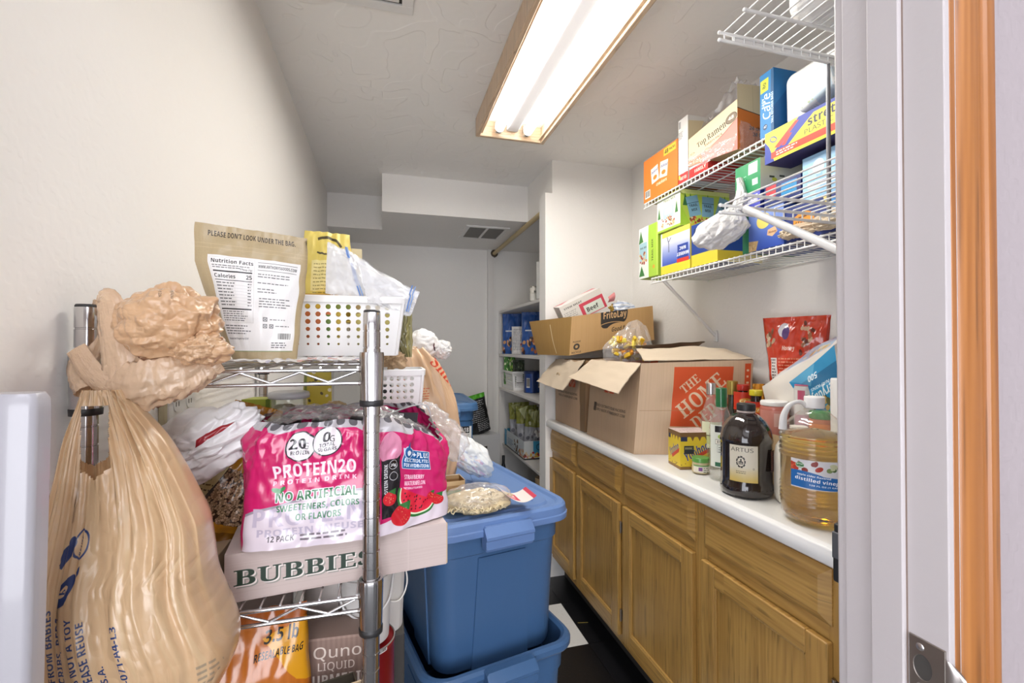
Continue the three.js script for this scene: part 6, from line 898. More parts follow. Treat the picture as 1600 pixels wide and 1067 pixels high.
// ---------------------------------------------------------------- on the worktop
const WT = 0.9155;
const loc = (p, o) => [p[0] - o[0], p[1] - o[1], -(p[2] - o[2])];
const cardPr = (w, h, d, faces) => printed(w, h, d, faces, 1700, '#b3926c');
function cardBoard(x, W, H, c = '#b59672') { R(x, c, 0, 0, W, H); const r = seeded(W + H); for (let i = 0; i < W; i += 7) { x.globalAlpha = 0.05 + 0.05 * r(); R(x, r() > 0.5 ? '#d3b693' : '#8e7150', i, 0, 3, H); } x.globalAlpha = 1; }
const logo = (x, cx, cy, s, rot = 0) => { x.save(); x.translate(cx, cy); x.rotate(rot); R(x, '#cf5226', -s / 2, -s / 2, s, s); x.beginPath(); x.rect(-s / 2, -s / 2, s, s); x.clip(); x.rotate(-0.72); T(x, 'THE', -s * 0.02, -s * 0.30, s * 0.21, { c: '#dcc4a8', f: 'serif', w: s * 0.36 }); T(x, 'HOME', 0, -s * 0.03, s * 0.36, { c: '#dcc4a8', f: 'serif', w: s * 0.92 }); T(x, 'DEPOT', 0, s * 0.29, s * 0.33, { c: '#dcc4a8', f: 'serif', w: s * 0.80 }); x.restore(); };
{ // big moving carton
  const o = [1.16, WT, 1.8], t = thing('moving_carton', 'large crumpled brown moving carton with an orange square logo in the middle of the worktop', 'carton', o);
  const b = [[0.950, WT, 1.635], [1.375, WT, 1.50], [1.44, WT, 1.99], [0.950, WT, 2.075]], tp = [[0.992, 1.275, 1.648], [1.405, 1.29, 1.505], [1.44, 1.31, 1.97], [0.965, 1.28, 2.05]];
  const pr = cardPr(0.45, 0.37, 0.45, { front: (x, W, H) => { cardBoard(x, W, H, '#c8ae92'); logo(x, W * 0.56, H * 0.38, H * 0.64, 0.02); x.globalAlpha = 0.5; R(x, '#9c7d5a', W * 0.02, H * 0.52, W * 0.9, 3); x.globalAlpha = 1; R(x, '#cf5226', W * 0.93, H * 0.04, W * 0.05, H * 0.5); fine(x, '#e6c9a6', W * 0.945, H * 0.1, 10, 6, 24, 8, 2); }, side: (x, W, H) => { cardBoard(x, W, H, '#b89c7e'); logo(x, W * 0.50, H * 0.27, H * 0.24, 0); R(x, '#4a3a2a', W * 0.16, H * 0.54, 26, 40); for (const [i, s] of [[0, 'EASILY ESTIMATE YOUR PACKING'], [1, 'SUPPLY NEEDS AT HOMEDEPOT.COM']]) T(x, s, W * 0.22, H * (0.57 + i * 0.055), H * 0.042, { c: '#3f3225', a: 'left', w: W * 0.6 }); }, top: (x, W, H) => cardBoard(x, W, H, '#b3926c') });
  part('carton_walls', cornered(b.map((p) => loc(p, o)), tp.map((p) => loc(p, o)), pr, { open: true, bulge: 0.012, wave: 0.007, seg: 16, seed: 4 }), Object.assign(pr.mat, { side: THREE.DoubleSide }), t);
  const flap = (a, c, d, e, seed, mat = M.cardLight) => { const [A, B, C, D] = [a, c, d, e].map((p) => V(...loc(p, o))), n = B.clone().sub(A).cross(D.clone().sub(A)).normalize(), f = (s) => sheet(18, 12, (u, v) => { const p = A.clone().multiplyScalar((1 - u) * (1 - v)).addScaledVector(B, u * (1 - v)).addScaledVector(C, u * v).addScaledVector(D, (1 - u) * v); p.addScaledVector(n, s + 0.007 * v * n3(u * 1.6 + seed, v * 1.2, 3) + 0.002 * n3(u * 5, v * 5, seed)); return [p.x, p.y, p.z]; }); part('flap', boxUV(merge([f(0), f(0.003)])), Object.assign(mat.clone(), { side: THREE.DoubleSide }), t); };
  flap([0.965, 1.28, 2.05], [0.992, 1.275, 1.648], [0.862, 1.163, 1.60], [0.865, 1.190, 2.10], 2);
  flap([1.01, 1.283, 1.655], [1.405, 1.29, 1.505], [1.40, 1.335, 1.66], [1.06, 1.335, 1.80], 6);
  flap([1.44, 1.31, 1.97], [1.06, 1.30, 2.02], [1.05, 1.345, 1.84], [1.40, 1.36, 1.78], 9);
}
{ // second moving carton, far end
  const o = [1.17, WT, 2.31], t = thing('moving_carton', 'second brown moving carton at the far end of the worktop, under the tilted snack carton', 'carton', o);
  const b = [[0.957, WT, 2.115], [1.39, WT, 2.10], [1.40, WT, 2.51], [0.955, WT, 2.515]], tp = [[0.967, 1.272, 2.12], [1.39, 1.29, 2.10], [1.40, 1.28, 2.51], [0.955, 1.268, 2.515]];
  const pr = cardPr(0.43, 0.36, 0.40, { front: (x, W, H) => cardBoard(x, W, H, '#8f7152'), side: (x, W, H) => { cardBoard(x, W, H, '#b3967a'); logo(x, W * 0.62, H * 0.3, H * 0.2, 0); for (const i of [0, 1]) T(x, ['ESTIMATE YOUR PACKING', 'NEEDS AT HOMEDEPOT.COM'][i], W * 0.14, H * (0.50 + i * 0.06), H * 0.045, { c: '#3f3225', a: 'left', w: W * 0.66 }); R(x, '#7a5f42', W * 0.86, 0, W * 0.14, H); for (let i = 0; i < 4; i++) R(x, '#5f4830', W * (0.87 + i * 0.035), 0, 3, H); }, top: (x, W, H) => cardBoard(x, W, H, '#a88862') });
  part('carton_walls', cornered(b.map((p) => loc(p, o)), tp.map((p) => loc(p, o)), pr, { open: true, bulge: 0.008, wave: 0.006, seg: 12, seed: 8 }), Object.assign(pr.mat, { side: THREE.DoubleSide }), t);
  const A = V(...loc([0.957, 1.270, 2.52], o)), B = V(...loc([0.967, 1.274, 2.13], o)), C = V(...loc([0.868, 1.118, 2.175], o)), D = V(...loc([0.842, 1.140, 2.52], o)), n = B.clone().sub(A).cross(D.clone().sub(A)).normalize();
  const f = (s) => sheet(14, 10, (u, v) => { const p = A.clone().multiplyScalar((1 - u) * (1 - v)).addScaledVector(B, u * (1 - v)).addScaledVector(C, u * v).addScaledVector(D, (1 - u) * v); p.addScaledVector(n, s + 0.006 * n3(u * 3, v * 3, 5)); return [p.x, p.y, p.z]; });
  const fl = part('flap', boxUV(merge([f(0), f(0.003)])), Object.assign(M.cardLight.clone(), { side: THREE.DoubleSide }), t);
  part('hand_hole', new THREE.TorusGeometry(0.016, 0.003, 6, 20).scale(1.3, 0.7, 1).rotateY(-PI / 2).translate(...loc([0.90, 1.19, 2.33], o)), M.card, fl);
}
{ // tilted snack carton on top
  const o = [1.15, 1.29, 2.36], t = thing('snack_shipping_carton', 'tilted open brown shipping carton with a black swoosh logo on top of the moving cartons', 'carton', o);
  const b = [[0.948, 1.293, 2.29], [1.405, 1.378, 2.20], [1.44, 1.39, 2.46], [0.85, 1.295, 2.53]], tp = [[0.962, 1.502, 2.29], [1.392, 1.562, 2.195], [1.43, 1.56, 2.46], [0.80, 1.485, 2.53]];
  const pr = cardPr(0.46, 0.2, 0.28, { front: (x, W, H) => { cardBoard(x, W, H, '#b8925f'); x.fillStyle = '#2b2622'; x.beginPath(); x.moveTo(W * 0.36, 0); x.lineTo(W * 0.69, 0); x.quadraticCurveTo(W * 0.69, H * 0.34, W * 0.62, H * 0.34); x.quadraticCurveTo(W * 0.5, H * 0.3, W * 0.44, H * 0.44); x.quadraticCurveTo(W * 0.36, H * 0.46, W * 0.36, H * 0.3); x.fill(); x.strokeStyle = '#b8925f'; x.lineWidth = 5; x.beginPath(); x.moveTo(W * 0.36, H * 0.34); x.quadraticCurveTo(W * 0.5, H * 0.24, W * 0.66, H * 0.36); x.stroke(); T(x, 'FritoLay', W * 0.53, H * 0.10, H * 0.26, { c: '#cda676', w: W * 0.29 }); T(x, 'Good fun!', W * 0.60, H * 0.50, H * 0.17, { c: '#3a2f24', i: 1, w: W * 0.23 }); disc(x, '#3a2f24', W * 0.08, H * 0.80, 20, 20); disc(x, '#b8925f', W * 0.08, H * 0.80, 9, 9); T(x, 'PLEASE', W * 0.08, H * 0.67, H * 0.06, { c: '#3a2f24' }); T(x, 'RECYCLE', W * 0.08, H * 0.94, H * 0.06, { c: '#3a2f24' }); }, side: (x, W, H) => { cardBoard(x, W, H, '#94733f'); x.strokeStyle = '#d9c9a8'; x.lineWidth = 4; x.beginPath(); x.moveTo(W * 0.5, H * 0.15); x.quadraticCurveTo(W * 0.53, H * 0.6, W * 0.62, H * 0.95); x.stroke(); }, top: (x, W, H) => cardBoard(x, W, H, '#8a6a44') });
  part('carton_walls', cornered(b.map((p) => loc(p, o)), tp.map((p) => loc(p, o)), pr, { open: true, bulge: 0.003, wave: 0.002, seg: 10, seed: 12 }), Object.assign(pr.mat, { side: THREE.DoubleSide }), t);
}
{
  const m = printBox('meal_carton', 'white and red carton lying tilted in the shipping carton with the swoosh logo', 'carton', [1.075, 1.515, 2.385], 30, [0.25, 0.11, 0.13], { front: (x, w, h) => { R(x, '#dcd6ce', 0, 0, w, h); R(x, '#d0485a', w * 0.42, h * 0.3, w * 0.58, h * 0.7); R(x, '#d9e0d4', w * 0.5, h * 0.46, w * 0.44, h * 0.5); T(x, 'Beef', w * 0.68, h * 0.72, h * 0.3, { c: '#2a2422' }); T(x, 'STEW MEAT', w * 0.3, h * 0.2, h * 0.13, { c: '#55504a', w: w * 0.44 }); fine(x, '#a9a49c', w * 0.04, h * 0.4, w * 0.32, 5, 14, 6, 3); }, side: (x, w, h) => { R(x, '#d9cfc9', 0, 0, w, h); R(x, '#c9cbc4', w * 0.1, h * 0.3, w * 0.7, h * 0.3); }, top: (x, w, h) => { R(x, '#e4dedb', 0, 0, w, h); poly(x, '#d4707c', [[0, 0], [w * 0.4, 0], [w * 0.15, h * 0.5]]); poly(x, '#d4707c', [[w * 0.6, h * 0.2], [w, 0], [w, h * 0.5]]); } });
  m.rotation.set(0.1, -0.12, 0.46, 'YXZ');
  const fl = solo('carton_flap', 'torn pink and white flap sticking up from the white and red carton', 'flap', sheet(6, 6, (u, v) => [0.04 * u, 0.05 * v * (0.6 + 0.4 * u) + 0.01 * u, 0.015 * sin(v * 3)]), std('#d88a8c', 0.6, { side: THREE.DoubleSide }), [1.21, 1.59, 2.36]);
  solo('wrapped_food', 'pale blue striped packet at the right inside the shipping carton with the swoosh logo', 'packet', lump(0.075, 0.045, 0.05, 0.12, 2, 91, 26), phys('#ffffff', 0.25, { map: canvasTex(128, 128, (x, w, h) => { R(x, '#cfd6e2', 0, 0, w, h); for (let i = 0; i < 9; i++) R(x, i % 2 ? '#8fa3c9' : '#e6e6ea', 0, i * 15, w, 6); R(x, '#b5933c', 0, 0, 20, h); }), clearcoat: 0.5 }), [1.29, 1.555, 2.36], -20);
}
{ // clear bag of yellow sweets in the big carton
  const o = [1.07, 1.335, 1.90], t = thing('sweet_bag', 'clear bag of yellow wrapped sweets sticking out of the large moving carton', 'bag', o);
  part('film', lump(0.12, 0.10, 0.07, 0.10, 1.7, 95, 36, (x, y, z) => { const k = y > 0 ? 1 - 0.62 * pow(min(1, y / 0.11), 1.1) : 1; return [x * k + 0.45 * max(0, y), y * 1.25, z * k]; }), M.clear, t);
  const r = seeded(31), cols = ['#d9b82c', '#cfa524', '#e3cf5a', '#e6dcc0', '#d98f2c'];
  for (let i = 0; i < 48; i++) { const m = part('wrapped_sweet', box(0.034, 0.012, 0.02, 0, 0, 0, 0.004), std(cols[i % 5], 0.35), t); m.position.set((r() - 0.5) * 0.15, -0.05 + r() * 0.095, (r() - 0.3) * 0.08); m.rotation.set(r() * 3, r() * 3, r() * 3); }
}
printBox('drink_carton', 'small yellow carton of chocolate drinks on the worktop in front of the large moving carton', 'drink carton', [1.052, WT, 1.425], -10, [0.115, 0.128, 0.095], (() => { const f = (x, w, h) => { R(x, '#dcc032', 0, 0, w, h); x.fillStyle = '#7a5a34'; x.beginPath(); x.moveTo(0, 0); x.lineTo(w, 0); x.lineTo(w, h * 0.14); for (let i = 8; i >= 0; i--) { x.lineTo(w * (i + 0.5) / 9, h * (i % 2 ? 0.24 : 0.12)); x.lineTo(w * i / 9, h * 0.13); } x.fill(); T(x, 'Yoohoo', w * 0.5, h * 0.52, h * 0.34, { c: '#2b3a8c', i: 1, w: w * 0.84, rot: -26, s: '#efe0a0', sw: 3 }); poly(x, '#c8452c', [[w * 0.34, h * 0.68], [w * 0.94, h * 0.42], [w * 0.9, h * 0.54], [w * 0.4, h * 0.76]]); R(x, '#8c6a3c', 0, h * 0.92, w, h * 0.08); blobs(x, ['#7a5a34'], 0, h * 0.8, w, h * 0.16, 12, 4, 10, 3); fine(x, '#6a5a2c', w * 0.55, h * 0.84, w * 0.3, 1, 8, 4, 3); R(x, '#2b3050', w * 0.02, h * 0.12, w * 0.2, h * 0.12); }; return { front: (x, w, h) => { f(x, w, h); R(x, '#2a2c34', w * 0.12, h * 0.36, w * 0.3, h * 0.22); fine(x, '#d9cf9a', w * 0.15, h * 0.4, w * 0.24, 3, 9, 4, 4); R(x, '#dcc032', w * 0.45, h * 0.3, w * 0.02, h * 0.5); }, side: f, top: (x, w, h) => { R(x, '#c3b3ae', 0, 0, w, h); blobs(x, ['#d6c9c4', '#a8928c', '#b9a6a2'], 0, 0, w, h, 40, 8, 18, 5); } }; })(), { s: 3200 });
// glass and plastic bottles
const gls = (c, o = {}) => phys(c, 0.06, { transmission: 0.92, thickness: 0, clearcoat: 0.4, side: THREE.DoubleSide, ...o });
const scalePr = (prof, dr) => prof.map(([r, y]) => [max(0.0001, r - dr), y]);
function label(r, y0, y1, a0, a1, draw, w = 512, h = 512, seg = 28) {       // a curved label; angle 0 faces the doorway, positive to the right
  const g = sheet(seg, 4, (u, v) => { const a = lerp(a0, a1, u); return [r * sin(a), lerp(y0, y1, v), r * cos(a)]; });
  return [g, std('#ffffff', 0.4, { map: canvasTex(w, h, draw) })];
}
{
  const t = thing('spread_jar', 'small glass jar with a green lid in front of the yellow drink carton', 'jar', [1.028, WT, 1.335], -25);
  part('glass', lathe([[0, 0.001], [0.022, 0.001], [0.0265, 0.006], [0.028, 0.016], [0.027, 0.03], [0.0255, 0.04]], 40), std('#cdbd96', 0.25), t);
  part('lid', lathe([[0.0265, 0.039], [0.0275, 0.040], [0.0275, 0.052], [0.026, 0.0545], [0, 0.0535]], 40), phys('#5f9a48', 0.3, { clearcoat: 0.4 }), t);
  const [g, m] = label(0.0282, 0.008, 0.032, -1.1, 1.1, (x, w, h) => { R(x, '#dfd9c8', 0, 0, w, h); R(x, '#6b9a5a', 0, 0, w, 50); R(x, '#7a4a8c', w * 0.3, h * 0.3, w * 0.2, h * 0.5); fine(x, '#6a7a6a', w * 0.55, h * 0.35, w * 0.4, 4, 70, 26, 3); }, 512, 256); part('label', g, m, t);
}
{ // tall bottle with silver cap
  const t = thing('glass_bottle', 'tall clear glass bottle with a silver cap, behind the green capped bottle', 'bottle', [1.112, WT, 1.385], -25), pf = [[0, 0.001], [0.031, 0.001], [0.034, 0.005], [0.034, 0.17], [0.031, 0.195], [0.018, 0.235], [0.0145, 0.25], [0.0145, 0.272]];
  part('glass', lathe(pf, 44), gls(new THREE.Color(0.96, 0.97, 0.95), { roughness: 0.16 }), t); part('drink', lathe([[0, 0.005], [0.031, 0.006], [0.0315, 0.08], [0, 0.08]], 40), gls(new THREE.Color(0.75, 0.78, 0.4)), t);
  part('cap', lathe([[0.0155, 0.258], [0.0165, 0.26], [0.0165, 0.296], [0.015, 0.298], [0, 0.298]], 32), M.chromeSoft, t);
  const [g, m] = label(0.0345, 0.075, 0.165, -1.3, 1.3, (x, w, h) => { R(x, '#d6d8b6', 0, 0, w, h); R(x, '#c3c88a', 0, h * 0.55, w, h * 0.3); fine(x, '#7a7a58', w * 0.1, h * 0.5, w * 0.8, 1, 20, 12, 3); }, 256, 256); part('label', g, m, t);
}
{ // spirit bottle with green cap
  const t = thing('glass_bottle', 'clear spirit bottle with a green cap and lime label beside the dark brown jug', 'bottle', [1.046, WT, 1.255], -28), pf = [[0, 0.001], [0.033, 0.001], [0.0365, 0.006], [0.0365, 0.165], [0.033, 0.19], [0.02, 0.225], [0.0155, 0.24], [0.015, 0.268]];
  part('glass', lathe(pf, 48), gls(new THREE.Color(0.97, 0.98, 0.97)), t);
  part('cap', lathe([[0.0165, 0.232], [0.0172, 0.234], [0.0172, 0.291], [0.0155, 0.294], [0, 0.294]], 36), phys('#1f6a3c', 0.3, { clearcoat: 0.5 }), t);
  const [g, m] = label(0.0372, 0.045, 0.178, -1.25, 1.25, (x, w, h) => { R(x, '#dfe3d6', 0, 0, w, h); R(x, '#1c1b1c', w * 0.2, h * 0.02, w * 0.28, h * 0.15); R(x, '#b8323a', w * 0.48, h * 0.02, w * 0.2, h * 0.15); disc(x, '#a3bf4a', w * 0.38, h * 0.27, 40, 26); R(x, '#e9e6d6', w * 0.22, h * 0.34, w * 0.6, h * 0.11); x.strokeStyle = '#3a3a30'; x.lineWidth = 4; x.strokeRect(w * 0.22, h * 0.34, w * 0.6, h * 0.11); T(x, 'INOFF', w * 0.52, h * 0.395, h * 0.08, { c: '#2c2c24', f: 'serif', w: w * 0.5 }); x.strokeStyle = '#8a8f86'; x.strokeRect(w * 0.28, h * 0.48, w * 0.44, h * 0.16); fine(x, '#6a6f66', w * 0.32, h * 0.52, w * 0.36, 3, 26, 10, 4); disc(x, '#7fa83a', w * 0.6, h * 0.76, 90, 60); disc(x, '#c6d98a', w * 0.62, h * 0.79, 60, 40); R(x, '#2f6a4a', w * 0.2, h * 0.88, w * 0.6, h * 0.1); T(x, 'LIME', w * 0.5, h * 0.93, h * 0.06, { c: '#e6ecd6' }); }); part('label', g, m, t);
}
function bottle(label_, pos, r, h, neck, cap, capH, body, band, turn = -25, o = {}) {
  const t = thing('sauce_bottle', label_, 'bottle', pos, turn), s = h - capH;
  part('glass', lathe([[0, 0.001], [r * 0.92, 0.001], [r, 0.006], [r, s * 0.62], [r * 0.92, s * 0.72], [neck, s * 0.86], [neck * 0.96, s]], 36), body, t);
  part('cap', lathe([[neck * 1.06, s - 0.002], [neck * 1.2, s], [neck * 1.2, h - 0.002], [neck * 1.1, h], [0, h]], 28), cap, t);
  if (band) { const [g, m] = label(r + 0.0006, s * band[0], s * band[1], -1.5, 1.5, band[2], 256, 256); part('label', g, m, t); }
  return t;
}
const sauce = std('#241410', 0.12), oils = std('#2c1a10', 0.15);
bottle('tall dark bottle with a gold cap behind the silver capped bottle', [1.262, WT, 1.455], 0.03, 0.298, 0.0165, std('#a8924a', 0.3, { metalness: 0.6 }), 0.05, phys('#2a2a1a', 0.1, { clearcoat: 0.5 }), null);
const sweet = (x, w, h) => { R(x, '#c8361f', 0, 0, w, h); disc(x, '#e39a3a', w * 0.5, h * 0.5, 60, 44); T(x, 'Chili', w * 0.5, h * 0.5, 56, { c: '#f3e2b0', i: 1 }); };
bottle('dark sauce bottle with a red cap and orange red label behind the dark brown jug', [1.262, WT, 1.402], 0.032, 0.288, 0.017, phys('#b02a20', 0.3), 0.02, sauce, [0.74, 0.98, sweet]);
bottle('dark sauce bottle with a yellow cap, right of the red capped bottle', [1.252, WT, 1.330], 0.034, 0.275, 0.018, phys('#d3c62c', 0.3), 0.018, sauce, [0.70, 0.92, sweet]);
{ // big dark jug with handle and label
  const p = [1.017, WT, 1.118], t = thing('juice_jug', 'large dark brown plastic jug with a black cap and cream label on the worktop', 'jug', p, -25);
  const R0 = 0.071, pf = [[0.058, 0], [0.068, 0.006], [R0, 0.016], [R0, 0.032], [0.0685, 0.04], [0.069, 0.055], [0.069, 0.150], [0.071, 0.156], [0.0695, 0.164], [0.064, 0.19], [0.050, 0.214], [0.034, 0.229], [0.0235, 0.234], [0.0235, 0.242]];
  const rings = pf.map(([r, y]) => ({ y, pts: Array.from({ length: 64 }, (_, i) => { const a = -i / 64 * 2 * PI, q = 1 - 0.035 * smooth(0.03, 0.06, y) * smooth(0.17, 0.14, y) * pow(abs(sin(a * 2)), 3), d = y > 0.05 && y < 0.15 ? 0.006 * Math.exp(-pow((((-a + PI * 10) % (2 * PI)) - 5.35) / 0.22, 2)) : 0; return [(r * q - d) * cos(a), (r * q - d) * sin(a)]; }) }));
  part('bottle', skin(rings, true, false, 0.9), phys(new THREE.Color(0.022, 0.015, 0.013), 0.08, { clearcoat: 0.8, clearcoatRoughness: 0.06 }), t);
  part('neck', lathe([[0.0225, 0.234], [0.025, 0.236], [0.025, 0.240], [0.0225, 0.241]], 36), phys(new THREE.Color(0.5, 0.42, 0.4), 0.2, {}), t);
  part('cap', lathe([[0.0245, 0.241], [0.0255, 0.243], [0.0255, 0.258], [0.0235, 0.261], [0, 0.261]], 40), M.black, t);
  const [g, m] = label(0.0702, 0.048, 0.150, -0.95, 0.12, (x, w, h) => { R(x, '#d9d3c2', 0, 0, w, h); const q = x.createLinearGradient(0, h * 0.6, 0, h); q.addColorStop(0, '#d9d3c2'); q.addColorStop(1, '#cdb25c'); x.fillStyle = q; x.fillRect(0, h * 0.6, w, h * 0.4); T(x, 'ARTUS', w * 0.46, h * 0.12, h * 0.15, { c: '#3a372e', n: 1, w: w * 0.8 }); for (let i = 0; i < 9; i++) { const a = i / 9 * 2 * PI; x.save(); x.translate(w * 0.42, h * 0.45); x.rotate(a); R(x, '#201d1a', 62, -22, 22, 38); x.restore(); } disc(x, null, w * 0.42, h * 0.45, 66, 66, 0, '#201d1a', 10); R(x, '#201d1a', w * 0.42 - 40, h * 0.45 - 6, 80, 40); R(x, '#201d1a', w * 0.42 - 10, h * 0.45 - 42, 24, 50); T(x, 'REAL', w * 0.42, h * 0.485, 28, { c: '#d9d3c2' }); fine(x, '#5a5240', w * 0.25, h * 0.7, w * 0.35, 2, 24, 9, 4); disc(x, null, w * 0.85, h * 0.62, 12, 12, 0, '#201d1a', 4); }, 512, 512); part('label', g, m, t);
  const [g2, m2] = label(0.0706, 0.075, 0.135, 0.75, 1.1, (x, w, h) => { R(x, '#3a2018', 0, 0, w, h); fine(x, '#8a4a3a', 10, 20, w - 20, 9, 24, 10, 4); }, 128, 256); part('label', g2, m2, t, 'small dark back label');
  part('raised_dots', merge(Array.from({ length: 16 }, (_, i) => { const a = -1.5 + i * 0.2; return new THREE.ConeGeometry(0.0022, 0.004, 5).translate(R0 * sin(a), 0.026, R0 * cos(a)); })), phys(new THREE.Color(0.06, 0.05, 0.05), 0.2), t, undefined, 'stuff');
}
{ // vinegar jug
  const p = [1.022, WT, 0.900], t = thing('vinegar_jug', 'large ribbed clear jug of golden vinegar with a white cap nearest the doorway', 'jug', p, -30);
  const sh = [[0, 0.003], [0.058, 0.003], [0.068, 0.008], [0.0755, 0.022], [0.078, 0.045]]; for (let i = 0; i < 4; i++) sh.push([0.0785, 0.050 + i * 0.0105], [0.0752, 0.0535 + i * 0.0105], [0.0785, 0.057 + i * 0.0105]);
  sh.push([0.077, 0.094], [0.077, 0.158], [0.079, 0.160]); for (let i = 0; i < 4; i++) sh.push([0.0795, 0.164 + i * 0.0115], [0.0758, 0.168 + i * 0.0115], [0.0795, 0.172 + i * 0.0115]);
  sh.push([0.0785, 0.212], [0.070, 0.228], [0.054, 0.246], [0.036, 0.262], [0.0225, 0.272], [0.0205, 0.276], [0.0205, 0.288]);
  sh.forEach((q) => { if (q[0] > 0.04) q[0] *= 0.965; });
  const fl = sh.map(([r, y]) => ({ y, pts: Array.from({ length: 120 }, (_, i) => { const a = -i / 120 * 2 * PI, k = 1 + 0.022 * smooth(0.218, 0.235, y) * smooth(0.272, 0.26, y) * pow(abs(sin(a * 9)), 0.7); return [max(r, 1e-4) * k * cos(a), max(r, 1e-4) * k * sin(a)]; }) }));
  part('plastic_shell', skin(fl, false, false, 1.0), phys(new THREE.Color(0.98, 0.98, 0.97), 0.05, { transmission: 0.94, thickness: 0, side: THREE.DoubleSide }), t);
  const lv = sh.filter(([, y]) => y <= 0.226).map(([r, y]) => [max(0.0001, r - 0.0016), y + 0.001]); lv.push([0, 0.2265]);
  part('vinegar', lathe(lv, 72), phys(new THREE.Color(1, 1, 1), 0.03, { transmission: 1, thickness: 0.15, ior: 1.33, attenuationColor: new THREE.Color(0.88, 0.66, 0.13), attenuationDistance: 0.12 }), t);
  part('cap', lathe([[0.0205, 0.276], [0.0222, 0.278], [0.0222, 0.301], [0.0212, 0.304], [0, 0.304]], 48), M.white, t);
  part('handle', strand([[-0.016, 0.278, 0.0], [-0.032, 0.290, -0.006], [-0.056, 0.284, -0.012], [-0.071, 0.258, -0.014], [-0.074, 0.222, -0.014]], [[0, 0.012], [0.4, 0.010], [0.75, 0.016], [1, 0.020]], [[0, 0.012], [1, 0.012]], { fold: 0, cross: 0, n: 30, m: 16 }), phys(new THREE.Color(0.86, 0.86, 0.85), 0.25, { transmission: 0.2, thickness: 0 }), t, 'white strap handle');
  const [g, m] = label(0.0752, 0.092, 0.160, -1.02, 1.2, (x, w, h) => { R(x, '#d9d9dc', 0, 0, w, h); blobs(x, ['#b33a2a', '#c9542f', '#8a2a20'], w * 0.0, h * 0.04, w * 0.42, h * 0.34, 10, 34, 60, 5); blobs(x, ['#7a8f5a', '#c9cda6', '#4f6a3a'], w * 0.48, h * 0.1, w * 0.30, h * 0.36, 10, 30, 56, 8); disc(x, '#3f7a4a', w * 0.13, h * 0.20, 56, 52, 0, '#c9d9c9', 7); T(x, 'great', w * 0.13, h * 0.16, 34, { c: '#e6efe4' }); T(x, 'value', w * 0.13, h * 0.26, 34, { c: '#e6efe4' }); x.fillStyle = '#2268ae'; x.beginPath(); x.moveTo(0, h * 0.40); x.quadraticCurveTo(w * 0.25, h * 0.34, w * 0.42, h * 0.52); x.lineTo(w * 0.84, h * 0.62); x.lineTo(w * 0.84, h); x.lineTo(0, h * 0.96); x.fill(); T(x, 'apple cider flavored', w * 0.30, h * 0.54, 44, { c: '#eef3f8', w: w * 0.42, rot: 5 }); T(x, 'distilled vinegar', w * 0.38, h * 0.70, 80, { c: '#f4f7fa', w: w * 0.64, rot: 5 }); T(x, '128 FL OZ (1 GAL) 3.78 L', w * 0.5, h * 0.87, 36, { c: '#dfe9f2', w: w * 0.52, rot: 3 }); }, 1024, 512, 40); part('label', g, m, t);
}
{ const t = thing('milk_jug', 'cream white plastic jug between the dark brown jug and the vinegar jug', 'jug', [1.088, WT, 1.006], -30); part('bottle', skin([[0.046, 0], [0.054, 0.006], [0.056, 0.02], [0.056, 0.12], [0.052, 0.15], [0.036, 0.18], [0.02, 0.195], [0.02, 0.21]].map(([r, y]) => ({ y, pts: rrect(2 * r, 2 * r, r * 0.7, 8) })), true, true, 0.8), phys(new THREE.Color(0.84, 0.79, 0.68), 0.35), t); const [g, m] = label(0.0575, 0.05, 0.10, -1.0, -0.3, (x, w, h) => { R(x, '#e2dcc8', 0, 0, w, h); fine(x, '#6a6a70', 10, 20, w - 30, 8, 26, 9, 3); disc(x, '#3a5a9c', w * 0.3, h * 0.15, 20); }, 128, 256); part('label', g, m, t); }
